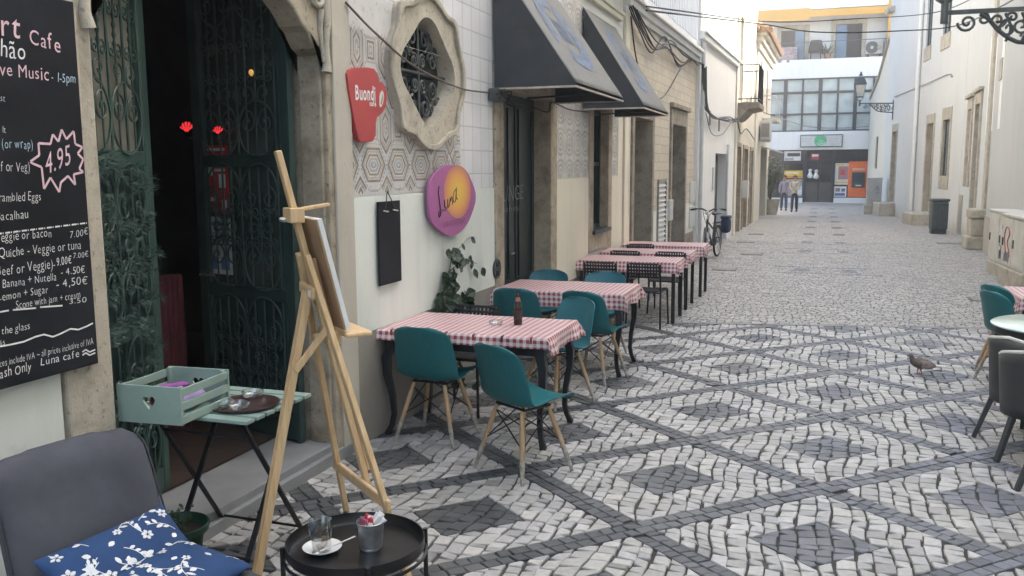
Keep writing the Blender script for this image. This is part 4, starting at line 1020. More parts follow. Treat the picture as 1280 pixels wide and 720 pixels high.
for u in (u1, u2):
    m = MB(); slab(m, FR3, u[0]-.1, u[1]+.1, u[2]-.5, u[2]-.02, -.01, .04); build('window_apron', m, M['stonelight'], b3r, bevel=.012)
    window_in(FR3, b3r, *u, .1, M['irongrey'], M['glasspale'], 2, False, .05, 5)
m = MB(); a = FR3.a(1147.5, 150); m.tube([FR3.pt(a, -.3, .08), FR3.pt(a, 11, .08)], .075, 8); build('downpipe', m, M['white'], b3r, smooth=60)
m = MB(); slab(m, FR3, 0, 1.0, 8.4, 8.6, -.3, .25); build('eave', m, M['stonelight'], b3r)
b4r = thing('cream_annexe', 'low cream building with a sloping top, beyond the bracket lamp on the right', 'building', (2.6, 48, gz(48)))
m = MB(); m.prism([(0, -1), (FR4.L, -1), (FR4.L, 7.35), (FR4.L-6.5, 6.2), (0, 5.6)], FR4.pt(0, 0, -5), FR4.u, Z3, FR4.n, 5); build('wall', m, M['farcream'], b4r)
m = MB(); m.prism([(0, 5.62), (FR4.L-6.5, 6.22), (FR4.L, 7.37), (FR4.L, 7.47), (FR4.L-6.5, 6.32), (0, 5.72)], FR4.pt(0, 0, -5.1), FR4.u, Z3, FR4.n, 5.2); build('coping', m, M['stonelight'], b4r)
m = MB(); a = FR4.a(1096, 180); slab(m, FR4, a, a+1.0, 1.6, 3.2, .002, .05); build('shutter', m, bd, b4r)
for (fac, o_, lab) in ((FR3, oA, 'stone doorstep under the farthest brown door on the right'), (FR3, oB, 'stone doorstep under the brown door behind the litter bin')):
    m = MB(); c = fac.pt((o_[0]+o_[1])/2, 0, .3); g = gz(c.y)
    pts = [(o_[0]-.35, .0), (o_[1]+.35, 0), (o_[1]+.35, .62), (o_[0]-.35, .62)]
    m.prism(pts, fac.pt(0, g-.3, 0), fac.u, fac.n, Z3, max(.42, .3+o_[2]-g-.03)); tag(build('stone_doorstep', m, M['stonelight'], origin=(c.x, c.y, g), bevel=.03, seg=3), lab, 'doorstep', 'stone doorsteps')
# ================================================================== HAZE
hm = bpy.data.materials.new('pale_street_haze'); hm.use_nodes = True; ht = hm.node_tree; ht.nodes.remove(ht.nodes['Principled BSDF'])
pv = ht.nodes.new('ShaderNodeVolumePrincipled'); pv.inputs['Color'].default_value = (.96, .95, .92, 1); pv.inputs['Density'].default_value = .004; pv.inputs['Anisotropy'].default_value = .35
ht.links.new(pv.outputs[0], ht.nodes['Material Output'].inputs['Volume'])
m = MB(); m.box((0, 25, 6.5), (60, 100, 21)); tag(build('haze', m, hm), kind='stuff')
# ================================================================== CAFE FURNITURE
def lerp(a, b, t): return a+(b-a)*t
def curve(pts, n):
    """Catmull-Rom through the points"""
    P_ = [Vector(p) for p in pts]; P_ = [P_[0]*2-P_[1]]+P_+[P_[-1]*2-P_[-2]]; out = []; k = len(P_)-3
    for i in range(n+1):
        s = min(k-1e-6, k*i/n); j = int(s); t = s-j; a, b, c, d = P_[j:j+4]
        out.append(.5*((2*b)+(c-a)*t+(2*a-5*b+4*c-d)*t*t+(3*b-a-3*c+d)*t**3))
    return out
# ---- moulded shell chair on wooden legs, facing +y
def make_shell_chair(label):
    t = thing('shell_chair', label, 'chair', (0, 0, 0), 0, 'teal shell chairs at the checked tables')
    prof = [(.245, .425, .19), (.225, .447, .215), (.14, .446, .232), (.03, .432, .238), (-.08, .426, .238), (-.155, .447, .236), (-.198, .505, .232), (-.226, .59, .229), (-.25, .68, .221), (-.272, .76, .208), (-.283, .818, .19)]
    n = 26; C_ = curve([(y, z, w) for y, z, w in prof], n); m = MB(); nv = 14
    def fn(u, v):
        i = int(round(v*n)); y, z, w = C_[i]; s = u*2-1; tt = v
        e = max(0, (tt-.86)/.14); w *= max(.0, 1-e**3.4)**.36 if e < .995 else .42
        e0 = max(0, (.12-tt)/.12); w *= (1-e0**3)**.5 if e0 < 1 else .80
        a = C_[max(0, i-1)]; b = C_[min(n, i+1)]; d = Vector((0, b.x-a.x, b.y-a.y)).normalized(); nn = Vector((0, -d.z, d.y)); nn = -nn if nn.z < 0 and tt < .5 else nn
        nn = Vector((0, d.z*1.0, -d.y)) if False else nn
        up = Vector((0, max(0, min(1, (tt-.35)/.3)), 1-max(0, min(1, (tt-.3)/.3))))
        k = abs(s)**2.4*(.045 if tt < .3 else .06)*(1-.6*e)
        if tt < .15: k *= tt/.15
        return Vector((s*w, y, z))+up*k
    m.grid(fn, nv, n)
    build('seat_shell', m, M['teal'], t, local=True, smooth=180, solid=.009, sub=1)
    for sx in (-1, 1):
        for sy in (-1, 1):
            m = MB(); a = Vector((sx*.115, sy*.105-.015, .405)); b = Vector((sx*.222, sy*.205-.01, 0)); d = b-a
            m.tube([a, a+d*.3, a+d*.75, b], [.0135, .0165, .015, .011], 8); build('leg', m, M['beech'], t, local=True, smooth=60)
    m = MB()
    q = lambda sx, sy, f: Vector((sx*.115, sy*.105-.015, .405)).lerp(Vector((sx*.222, sy*.205-.01, 0)), f)
    for sx, sy, ex, ey in ((-1, -1, 1, -1), (-1, 1, 1, 1), (-1, -1, -1, 1), (1, -1, 1, 1)):
        m.tube([q(sx, sy, .06), q(ex, ey, .52)], .0045, 5); m.tube([q(ex, ey, .06), q(sx, sy, .52)], .0045, 5)
    m.tube([(-.13, -.11, .415), (.13, -.11, .415), (.13, .09, .415), (-.13, .09, .415)], .008, 6, closed=True)
    m.tube([(-.12, -.11, .41), (.12, .09, .41)], .006, 5); m.tube([(.12, -.11, .41), (-.12, .09, .41)], .006, 5)
    build('wire_brace', m, M['black'], t, local=True, smooth=60)
    return t
shell = make_shell_chair('teal shell chair at the first checked table, its back to the viewer, nearer the easel')
first_ = [True]
def place(src, x, y, rz, label, group=None):
    key = src.name+'_used'
    if not src.get('used'):
        src['used'] = 1; o = src; o.location = (x, y, gz(y)); o.rotation_euler = (0, 0, rz); tag(o, label, None, group)
    else: o = dup(src, (x, y, gz(y)), rz, label, group)
    if 'used' in o and o is not src: del o['used']
    return o
GS = 'teal shell chairs at the checked tables'
place(shell, -2.43, 5.44, rad(-4), 'teal shell chair near the easel, back to the viewer, tucked under the nearest table', GS)
place(shell, -1.66, 5.0, rad(-30), 'nearest teal shell chair, turned outward in front of the nearest table', GS)
c_ = place(shell, -1.93, 6.62, rad(146), 'lighter blue teal shell chair facing the viewer at the far side of the nearest table', GS)
def recolour(root, part, mat):
    for ch in [q for q in bpy.data.objects if q.parent == root and q.name.split('.')[0] == part]:
        ch.data = ch.data.copy(); ch.data.materials[0] = mat
recolour(c_, 'seat_shell', M['tealpale'])
place(shell, -2.50, 7.52, rad(-2), 'teal shell chair behind the brown bottle, at the second table beside the wall', GS)
place(shell, -1.83, 7.50, rad(-16), 'teal shell chair at the street end of the second table, its back to the viewer', GS)
f_ = place(shell, -2.63, 8.50, rad(178), 'teal shell chair beyond the second table beside the wall, only its top showing', GS)
g_ = place(shell, -2.02, 8.50, rad(182), 'teal shell chair beyond the second table on the street side, only its top showing', GS)
recolour(f_, 'seat_shell', M['tealpale']); recolour(g_, 'seat_shell', M['tealpale'])
GT = 'teal shell chairs on the right'
place(shell, 1.62, 8.42, rad(-66), 'nearer of the two teal chair backs at the right edge, before the checked cloth', GT)
place(shell, 1.70, 8.90, rad(-62), 'farther of the two teal chair backs at the right edge, before the checked cloth', GT)

# ---- black perforated chair, facing +y
def make_black_chair(label):
    t = thing('perforated_chair', label, 'chair', (0, 0, 0), 0, 'black perforated chairs')
    A = []; x = -.19
    def panel(xs, zs, fn):
        vs = [fn(a, b) for b in zs for a in xs]; fs = []; nx = len(xs)
        for j in range(len(zs)-1):
            for i in range(nx-1):
                if i % 2 == 1 and j % 2 == 1: continue
                if (i in (0, nx-2)) and (j in (0, len(zs)-2)): continue
                fs.append((j*nx+i, j*nx+i+1, (j+1)*nx+i+1, (j+1)*nx+i))
        return vs, fs
    def breaks(lo, hi, n, edge):
        out = [lo, lo+edge]; c = (hi-lo-2*edge)/(n*2-1)*1.0
        for k in range(1, n*2): out.append(lo+edge+c*k)
        out.append(hi); return out
    m = MB(); vs, fs = panel(breaks(-.195, .195, 11, .022), breaks(.60, .775, 4, .02), lambda a, b: Vector((a, -.205-.035*(b-.6)/.17+.10*a*a*2, b))); m.add(vs, fs)
    build('backrest', m, M['plasticblack'], t, local=True, solid=.011, smooth=30)
    m = MB(); vs, fs = panel(breaks(-.195, .195, 9, .03), breaks(-.19, .2, 8, .04), lambda a, b: Vector((a, b, .445-.02*(1-(a/.2)**2)*(1-(b/.2)**2)-(.02 if b > .19 else 0)))); m.add(vs, fs)
    build('seat', m, M['plasticblack'], t, local=True, solid=.010, smooth=30)
    for sx in (-1, 1):
        m = MB(); m.tube([(sx*.205, -.235, 0), (sx*.195, -.195, .43), (sx*.192, -.200, .60), (sx*.192, -.232, .765)], .0115, 8); build('leg', m, M['black'], t, local=True, smooth=60)
        m = MB(); m.tube([(sx*.205, .21, 0), (sx*.19, .185, .435)], .0115, 8); build('leg', m, M['black'], t, local=True, smooth=60)
    m = MB(); m.tube([(-.19, -.195, .428), (.19, -.195, .428), (.19, .185, .428), (-.19, .185, .428)], .010, 6, closed=True); build('seat_frame', m, M['black'], t, local=True, smooth=60)
    return t
blk = make_black_chair('x')
GB = 'black perforated chairs'
place(blk, -2.44, 10.42, rad(1), 'black perforated chair at the near side of the third table, beside the wall', GB)
place(blk, -1.90, 10.40, rad(-3), 'black perforated chair at the near side of the third table, on the street side', GB)
place(blk, -2.46, 11.50, rad(180), 'black perforated chair between the third and fourth tables, beside the wall', GB)
place(blk, -1.86, 11.52, rad(178), 'black perforated chair between the third and fourth tables, on the street side', GB)
place(blk, -2.48, 12.72, rad(181), 'black perforated chair between the fourth and the farthest checked table', GB)
place(blk, -2.54, 6.20, rad(177), 'black perforated chair beyond the nearest table, beside the leafy plant', GB)

# ---- tables
def make_table(w, d, h, kind):
    t = thing('cafe_table', 'x', 'table', (0, 0, 0), 0, 'black cafe tables along the wall')
    m = MB(); m.box((0, 0, h-.0125), (w, d, .025)); build('tabletop', m, M['blackwood'], t, local=True, bevel=.004)
    if kind == 'curved':
        m = MB(); W, D = w-.12, d-.12
        for s in (-1, 1): m.box((0, s*D/2, h-.075), (W-.06, .02, .10)); m.box((s*W/2, 0, h-.075), (.02, D-.06, .10))
        build('apron', m, M['blackwood'], t, local=True, bevel=.003)
        for sx in (-1, 1):
            for sy in (-1, 1):
                m = MB(); path = [(0, h-.026, .062), (0, h-.13, .062), (.022, h-.20, .056), (.020, h-.32, .047), (-.006, h-.47, .039), (-.014, h-.60, .034), (.0, .07, .034), (.022, .02, .042), (.024, 0, .040)]
                L = []
                for o, z, wd in path:
                    cx, cy = sx*(w/2-.055+o*.9), sy*(d/2-.055+o*.9)
                    L += [(cx-wd/2, cy-wd/2, z), (cx+wd/2, cy-wd/2, z), (cx+wd/2, cy+wd/2, z), (cx-wd/2, cy+wd/2, z)]
                n = len(path); fs = [(0, 1, 2, 3), tuple(4*n-4+i for i in (3, 2, 1, 0))]+[(4*i+k, 4*i+(k+1) % 4, 4*i+4+(k+1) % 4, 4*i+4+k) for i in range(n-1) for k in range(4)]
                m.add(L, fs); build('leg', m, M['blackwood'], t, local=True, smooth=35, bevel=.004)
    else:
        m = MB(); W, D = w-.05, d-.05
        for s in (-1, 1): m.box((0, s*D/2, h-.05), (W-.06, .022, .05)); m.box((s*W/2, 0, h-.05), (.022, D-.06, .05))
        build('apron', m, M['black'], t, local=True, bevel=.003)
        for sx in (-1, 1):
            for sy in (-1, 1):
                m = MB(); m.box((sx*(w/2-.03), sy*(d/2-.03), (h-.026)/2), (.042, .042, h-.026)); build('leg', m, M['black'], t, local=True, bevel=.003)
    return t
def make_cloth(x, y, rz, w, d, h, ov, label, seed, group='red checked tablecloths'):
    """oilcloth draped over a table: flat on top, folded over every edge; its weave follows the cloth"""
    r = random.Random(seed); ox0, ox1, oy0, oy1 = ov; m = MB(); us = []; nx, ny = 60, 44
    ph = [r.uniform(0, 6) for _ in range(6)]
    g = gz(y)
    def xs(n, lo, hi, half):
        a = [lo+(hi-lo)*i/n for i in range(n+1)]
        return a
    W = w/2+.004; D = d/2+.004; XS = sorted(set([round(v, 4) for v in [-W-ox0+ox0*i/7 for i in range(8)]+[-W+2*W*i/36 for i in range(37)]+[W+ox1*i/7 for i in range(8)]])); YS = sorted(set([round(v, 4) for v in [-D-oy0+oy0*i/7 for i in range(8)]+[-D+2*D*i/22 for i in range(23)]+[D+oy1*i/7 for i in range(8)]]))
    vs = []
    for b in YS:
        for a in XS:
            ex = max(0, abs(a)-W); ey = max(0, abs(b)-D); sx = 1 if a > 0 else -1; sy = 1 if b > 0 else -1
            wave = .016*math.sin(9*a+ph[0])+.010*math.sin(21*a+ph[1])+.006*math.sin(37*a+ph[5]); wave2 = .015*math.sin(11*b+ph[2])+.009*math.sin(23*b+ph[3])
            X, Y, Z = a, b, .003+.0014*math.sin(13*a+7*b+ph[4])+.0016*max(0, 1-abs(a-.02)/.03)+.0014*max(0, 1-abs(b-.01)/.03)
            if ex > 0 and ey > 0:
                q = math.hypot(ex, ey); k = min(ex, ey)/max(ex, ey, 1e-6)
                X = sx*(W+.006+.42*min(ex, ey)+.10*ex); Y = sy*(D+.006+.42*min(ex, ey)+.10*ey); Z = .003-max(ex, ey)*(.97+.12*k)
            elif ex > 0: X = sx*(W+.006+ex*.10+wave2*ex/.1); Z = .003-ex*.99
            elif ey > 0: Y = sy*(D+.006+ey*.10+wave*ey/.1); Z = .003-ey*.99
            vs.append(Vector((X, Y, Z))); us.append((a, b))
    nX = len(XS); fs = [(j*nX+i, j*nX+i+1, (j+1)*nX+i+1, (j+1)*nX+i) for j in range(len(YS)-1) for i in range(nX-1)]
    m.add(vs, fs)
    o = build('tablecloth', m, M['gingham'], None, local=True, smooth=50, solid=.0022)
    uv = o.data.uv_layers.new(name='cloth')
    for lp in o.data.loops: uv.data[lp.index].uv = us[lp.vertex_index]
    o.location = (x, y, g+h+.003); o.rotation_euler = (0, 0, rz); tag(o, label, 'tablecloth', group)
    return o
def gingham_uv():                            # same weave, read from the cloth's own coordinates
    t = NT('red_gingham_oilcloth_weave'); p = .046
    se = t.n('SeparateXYZ'); t.l(t.n('TexCoord').outputs['UV'], se.inputs[0])
    st = lambda s: t.math('GREATER_THAN', t.math('FRACT', t.math('DIVIDE', t.math('ADD', s, 10), p)), .5)
    a, b = st(se.outputs[0]), st(se.outputs[1])
    c = t.mix(t.math('MULTIPLY', t.math('ADD', a, b), .5), (.78, .75, .74), (.50, .080, .105)); c = t.mix(t.math('MULTIPLY', a, b), c, (.34, .008, .018))
    c = t.mix(t.math('MULTIPLY', t.noise(5, 5), .22), c, (.5, .46, .46))
    t.set(Base_Color=c, Roughness=.36); t.b.inputs['Specular IOR Level'].default_value = .34; t.bump(t.noise(8, 6), .35, .012); return t.m
M['gingham'] = gingham_uv()
tb = make_table(1.2, .74, .745, 'curved'); ts = make_table(1.2, .66, .74, 'straight')
GTB = 'black cafe tables along the wall'
T1 = (-2.23, 5.74); T2 = (-2.21, 7.98); T3 = (-2.21, 10.96); T4 = (-2.22, 12.12); T5 = (-2.20, 13.46); T6 = (2.25, 8.85)
place(tb, *T1, 0, 'nearest black table with curved legs, set with a brown bottle', GTB)
place(tb, *T2, 0, 'second black curved-leg table, between the teal chairs', GTB)
place(ts, *T3, 0, 'third checked table, thin straight black legs, two perforated chairs before it', GTB)
place(ts, *T4, 0, 'fourth checked table, thin black legs, mostly behind the third', GTB)
place(ts, *T5, 0, 'farthest checked table with thin black legs, next to the bicycle', GTB)
place(tb, *T6, 0, 'black table under a checked cloth at the right edge, behind the teal chairs', 'tables on the right')
GC = 'red checked tablecloths'
make_cloth(*T1, 0, 1.2, .74, .745, (.07, .115, .07, .08), 'red checked cloth on the nearest table, with a bottle on it', 1)
make_cloth(*T2, 0, 1.2, .74, .745, (.10, .13, .145, .08), 'red checked cloth on the second table, deep hem behind the teal chairs', 2)
make_cloth(*T3, 0, 1.2, .66, .74, (.12, .14, .13, .08), 'red checked cloth on the third table, above two perforated chair backs', 3)
make_cloth(*T4, 0, 1.2, .66, .74, (.1, .12, .12, .08), 'red checked cloth on the fourth table, partly hidden by the third', 4)
make_cloth(*T5, 0, 1.2, .66, .74, (.1, .13, .15, .08), 'red checked cloth on the farthest table, next to the bicycle', 5)
make_cloth(*T6, 0, 1.2, .74, .745, (.15, .1, .12, .1), 'red checked cloth at the right edge, behind the round pale table', 6, 'checked cloth on the right')
# spring clips on the near hem of the first cloth
for k in range(6):
    x = T1[0]-.5+k*.2; m = MB(); z = gz(T1[1])+.745
    m.tube([(x, T1[1]-.36, z+.009), (x, T1[1]-.386, z+.008), (x, T1[1]-.388, z-.028)], .0075, 6)
    o = build('tablecloth_clip', m, P('brown_clip', (.16, .05, .03), .4, .3, .1, 5) if k == 0 else bpy.data.materials['brown_clip'], origin=(x, T1[1]-.385, z), smooth=60)
    tag(o, 'small brown clip on the near hem of the nearest checked cloth', 'clip', 'clips on the near hem')
# bottle and ashtray
bz = gz(5.76)+.7545
bo = thing('beer_bottle', 'brown glass bottle standing on the nearest checked tablecloth', 'bottle', (-1.97, 5.80, bz))
amber = P('brown_bottle_glass', (.028, .012, .006), .08, 0, .2, 5, spec=.7)
m = MB(); m.lathe([(.0, 0), (.027, 0), (.0305, .006), (.0305, .118), (.028, .14), (.018, .168), (.0135, .19), (.0128, .212), (.0148, .214), (.0148, .224), (.0135, .228), (.0, .228)], (0, 0, 0), 24); build('body', m, amber, bo, local=True, smooth=40)
m = MB(); m.lathe([(.0308, .045), (.0309, .046), (.0309, .105), (.0308, .106)], (0, 0, 0), 24); build('label', m, P('dark_bottle_label', (.05, .03, .025), .6, 0, .3, 30), bo, local=True, smooth=40)
m = MB(); m.lathe([(.0190, .166), (.0185, .168), (.0140, .192), (.0136, .193)], (0, 0, 0), 24); build('neck_label', m, P('faded_red_neck_label', (.35, .12, .08), .6, 0, .2, 30), bo, local=True, smooth=40)
def ashtray(loc, label, s=1.0, group=None):
    m = MB(); m.lathe([(.0, .006), (.036*s, .006), (.043*s, .012), (.047*s, .03*s), (.052*s, .03*s), (.055*s, .026*s), (.05*s, .004), (.045*s, 0), (0, 0)], loc, 24)
    return tag(build('glass_ashtray', m, M['clear'], origin=loc, smooth=50), label, 'ashtray', group)
ashtray((-2.12, 5.76, bz), 'clear glass ashtray on the nearest checked cloth, left of the bottle', .95)

# ---- barrel chairs and the round table at the right edge
M['rattan'] = P('dark_grey_moulded_plastic', (.045, .05, .052), .5, 0, .12, 6, .1, 90)
M['piping'] = P('pale_edge_piping', (.6, .6, .57), .5, 0, .1, 9)
def make_barrel(label):
    t = thing('barrel_chair', label, 'chair', (0, 0, 0), 0, 'dark grey barrel chairs on the right')
    m = MB(); R_ = .285; edge = []
    def fn(u, v):
        an = PI*1.5+(u-.5)*PI*1.25; top = .735-.09*abs(u-.5)*2-.06*(abs(u-.5)*2)**4; z = lerp(.29, top, v); rr = R_*(.90+.10*v)
        return Vector((rr*math.cos(an), rr*math.sin(an)+.02, z))
    m.grid(fn, 28, 6); build('backrest', m, M['rattan'], t, local=True, solid=.022, smooth=50)
    m = MB(); m.tube([fn(i/40, 1)+Vector((0, 0, .006)) for i in range(41)], .0125, 6); m.tube([fn(0, 1-i/8) for i in range(9)], .0125, 6); m.tube([fn(1, 1-i/8) for i in range(9)], .0125, 6)
    build('edge_piping', m, M['piping'], t, local=True, smooth=60)
    m = MB(); m.prism([(.27*math.cos(2*PI*i/28), .27*math.sin(2*PI*i/28)+.03) for i in range(28)], (0, 0, .35), (1, 0, 0), (0, 1, 0), (0, 0, 1), .08); build('seat', m, M['rattan'], t, local=True, bevel=.02, seg=3, smooth=40)
    for sx in (-1, 1):
        for sy in (-1, 1): m = MB(); m.bar((sx*.16, sy*.15+.02, .385), (sx*.25, sy*.24+.02, 0), .04, .034, m=0, w1=.032, h1=.028); build('leg', m, M['rattan'], t, local=True, bevel=.005)
    return t
brl = make_barrel('x'); GR = 'dark grey barrel chairs on the right'
place(brl, 1.40, 6.22, rad(-14), 'dark grey barrel chair with pale piping, in front of the round pale table', GR)
place(brl, 1.385, 6.58, rad(-48), 'dark grey barrel chair on the street side of the round pale table, partly hidden', GR)
place(brl, 1.47, 5.62, rad(60), 'dark grey barrel chair cut by the right edge, nearest of the three', GR)
rt = thing('round_table', 'round table with a pale mint glass top at the right edge', 'table', (1.62, 6.90, gz(6.90)))
mint = P('pale_mint_glass', (.52, .64, .56), .12, 0, .05, 3, spec=.6)
m = MB(); m.lathe([(0, .745), (.445, .745), (.457, .752), (.457, .76), (.445, .767), (0, .767)], (0, 0, 0), 48); build('tabletop', m, mint, rt, local=True, smooth=40)
m = MB(); m.lathe([(.42, .70), (.43, .70), (.43, .744), (.42, .744)], (0, 0, 0), 40); build('rim', m, M['rattan'], rt, local=True, smooth=40)
for k in range(4): m = MB(); a = PI/4+k*PI/2; m.bar((.3*math.cos(a), .3*math.sin(a), .70), (.33*math.cos(a), .33*math.sin(a), 0), .035, .035); build('leg', m, M['rattan'], rt, local=True, bevel=.004)

# ---- easel
ez_ = thing('easel', 'tall pine artist easel holding a small canvas, seen from behind', 'easel', (-1.89, 3.53, -.03), rad(-40.5))
def my(z): return .04-.233*z
m = MB(); m.bar((0, my(.36), .36), (0, my(1.90), 1.90), .042, .026, (0, 1, 0)); build('mast', m, M['pine'], ez_, local=True, bevel=.005)
m = MB(); m.bar((-.012, my(.45)+.03, .45), (-.012, my(1.44)+.03, 1.44), .03, .02, (0, 1, 0)); build('canvas_rail', m, M['pine'], ez_, local=True, bevel=.004)
for s in (-1, 1):
    m = MB(); m.bar((s*.395, .0, 0), (s*.055, my(1.46)-.012, 1.46), .042, .024, (0, 1, 0)); build('leg', m, M['pine'], ez_, local=True, bevel=.004)
piv = Vector((.0, my(1.30)-.035, 1.30)); ft = Vector((0, -.585, 0.0))
for s in (-1, 1):
    m = MB(); m.bar(piv+Vector((s*.017, 0, 0)), ft+Vector((s*.015, 0, 0)), .013, .036, (0, 1, 0)); build('rear_leg', m, M['pine'], ez_, local=True, bevel=.003)
m = MB(); m.bar((-.36, my(.4)-.03, .385), (.345, my(.4)-.03, .40), .022, .05, (0, 0, 1)); build('crossbar', m, M['pine'], ez_, local=True, bevel=.008)
m = MB(); m.bar((-.085, my(1.30)-.035, 1.315), (.095, my(1.30)-.035, 1.295), .026, .055, (0, 0, 1)); pb_ = build('pivot_block', m, M['pine'], ez_, local=True, bevel=.012, seg=3)
m = MB(); m.bar((.055, my(1.3)-.0495, 1.30), (.085, my(1.3)-.0495, 1.297), .002, .028); build('maker_label', m, M['white'], pb_, local=True)
m = MB(); m.bar(piv.lerp(ft, .26)+Vector((.03, 0, 0)), (.06, my(1.13)-.01, 1.14), .012, .03, (0, 0, 1)); br_ = build('brace', m, M['pine'], ez_, local=True, bevel=.003)
m = MB(); m.box((-.0, my(1.63)-.005, 1.63), (.115, .062, .062)); m.bar((.02, my(1.63)+.02, 1.655), (.02, my(1.63)+.145, 1.672), .03, .016, (0, 0, 1)); tc = build('top_clamp', m, M['pine'], ez_, local=True, bevel=.005)
m = MB()
for x in (-.05, -.015): m.lathe([(.0, 0), (.009, .0), (.011, .012), (.007, .022), (0, .024)], (x, my(1.61)-.036, 1.61), 10, 0, Matrix.Rotation(PI/2, 3, 'X'))
build('screw', m, M['steel'], tc, local=True, smooth=50)
m = MB(); m.box((0, my(1.10)+.01, 1.095), (.15, .06, .06)); m.box((0, my(1.10)+.095, 1.115), (.30, .12, .022)); lb_ = build('ledge', m, M['pine'], ez_, local=True, bevel=.009, seg=3)
m = MB(); m.lathe([(.0, 0), (.02, 0), (.024, .012), (.02, .026), (0, .028)], (-.03, my(1.08)-.03, 1.085), 14, 0, Matrix.Rotation(PI/2, 3, 'X')); build('knob', m, M['pine'], lb_, local=True, smooth=50)
cv = thing('stretched_canvas', 'small canvas with white edges and a brown back, held on the easel', 'canvas', (-1.89, 3.53, -.03), rad(-40.5))
f = Vector((0, -.233, 1)).normalized(); g_n = Vector((0, f.z, -f.y))
def cpt(x, z, o): return Vector((x, my(z), z))+g_n*(.045+o)
M['kraft'] = P('brown_board_back', (.36, .24, .14), .85, 0, .12, 6)
m = MB(); m.add([cpt(x, z, o) for o in (.004, .024) for x, z in ((-.14, 1.125), (.136, 1.125), (.136, 1.605), (-.14, 1.605))], [(0, 1, 2, 3), (7, 6, 5, 4), (0, 4, 5, 1), (1, 5, 6, 2), (2, 6, 7, 3), (3, 7, 4, 0)]); build('canvas_front', m, M['white'], cv, local=True, bevel=.002)
m = MB(); m.add([cpt(x, z, o) for o in (-.004, .0035) for x, z in ((-.138, 1.127), (.134, 1.127), (.134, 1.603), (-.138, 1.603))], [(0, 1, 2, 3), (7, 6, 5, 4), (0, 4, 5, 1), (1, 5, 6, 2), (2, 6, 7, 3), (3, 7, 4, 0)]); build('back_board', m, M['kraft'], cv, local=True)

# ---- tray table with cup, bucket
TX, TY, TZ = -1.46, 2.56, .53
tt = thing('tray_table', 'round black metal tray table with a glass mug and a tin bucket', 'table', (TX, TY, gz(TY)))
R_ = .232; m = MB(); m.lathe([(0, TZ-.004), (R_-.012, TZ-.004), (R_-.004, TZ+.004), (R_, TZ+.034), (R_+.004, TZ+.034), (R_+.003, TZ+.0), (R_-.004, TZ-.010), (0, TZ-.010)], (0, 0, 0), 72); build('tray', m, P('black_tray_enamel', (.008, .008, .009), .32, .0, .2, 4), tt, local=True, smooth=40)
for k in range(4):
    a = rad(38)+k*PI/2; m = MB(); m.tube([((R_+.012)*math.cos(a), (R_+.012)*math.sin(a), .0), ((R_+.012)*math.cos(a), (R_+.012)*math.sin(a), TZ+.036)], .0085, 8); build('leg', m, M['black'], tt, local=True, smooth=60)
m = MB(); m.tube([((R_+.008)*math.cos(2*PI*i/40), (R_+.008)*math.sin(2*PI*i/40), TZ-.018) for i in range(40)], .006, 6, closed=True); build('ring', m, M['black'], tt, local=True, smooth=60)
tz = gz(TY)+TZ-.003
sp = on_z(403, 688, tz+.005); porc = P('white_porcelain', (.78, .78, .76), .18, 0, .03, 5, spec=.6)
m = MB(); m.lathe([(0, .004), (.022, .004), (.026, .006), (.045, .011), (.064, .021), (.0665, .021), (.064, .017), (.04, .004), (.028, 0), (0, 0)], (sp.x, sp.y, tz), 48); tag(build('saucer', m, porc, origin=(sp.x, sp.y, tz), smooth=50), 'white saucer under the glass mug on the black tray', 'saucer')
mg = thing('glass_mug', 'empty clear glass mug with a used tea bag, on the white saucer', 'mug', (sp.x-.004, sp.y+.003, tz+.0065))
m = MB(); m.lathe([(0, 0), (.027, 0), (.030, .003), (.0355, .05), (.0375, .105), (.0372, .107), (.0358, .105), (.0335, .05), (.028, .009), (0, .0085)], (0, 0, 0), 40); build('glass', m, M['clear'], mg, local=True, smooth=50)
m = MB(); hd = Vector((-.93, .25, 0)).normalized(); m.tube([hd*r+Vector((0, 0, z)) for r, z in ((.036, .092), (.052, .096), (.062, .083), (.060, .06), (.048, .036), (.0335, .03))], [.0055, .0055, .005, .005, .005, .0055], 8); build('handle', m, M['clear'], mg, local=True, smooth=60)
m = MB(); m.add([Vector(q) for q in ((.002, -.016, .012), (.024, -.004, .012), (.022, .004, .05), (.004, -.006, .052), (.006, -.006, .012), (.026, .006, .012), (.024, .010, .049), (.007, .002, .05))], [(0, 1, 2, 3), (7, 6, 5, 4), (0, 4, 5, 1), (1, 5, 6, 2), (2, 6, 7, 3), (3, 7, 4, 0)]); build('tea_bag', m, P('wet_tea_bag', (.34, .23, .13), .7, 0, .3, 40), mg, local=True, bevel=.003)
m = MB(); m.lathe([(0, .0095), (.0265, .0095), (.0268, .0125), (0, .0125)], (0, 0, 0), 24); build('tea_dregs', m, P('brown_dregs', (.42, .32, .22), .5, 0, .3, 40), mg, local=True, smooth=40)
m = MB(); s0 = Vector((sp.x+.012, sp.y-.032, tz+.018)); s1 = Vector((sp.x+.105, sp.y+.040, tz+.052)); m.tube([s0, s0.lerp(s1, .3), s1], [.0032, .0026, .0032], 6); m.sphere(s0+Vector((-.012, -.009, -.003)), (.014, .009, .003), 12); tag(build('teaspoon', m, M['steel'], origin=s0, smooth=60), 'thin steel teaspoon resting on the saucer, pointing right', 'spoon')
bp = on_z(464, 685, tz); bk = thing('tin_bucket', 'small galvanised bucket on the black tray, filled with sugar packets', 'bucket', (bp.x, bp.y, tz))
tin = P('galvanised_tin', (.44, .45, .46), .38, .85, .25, 25, .05)
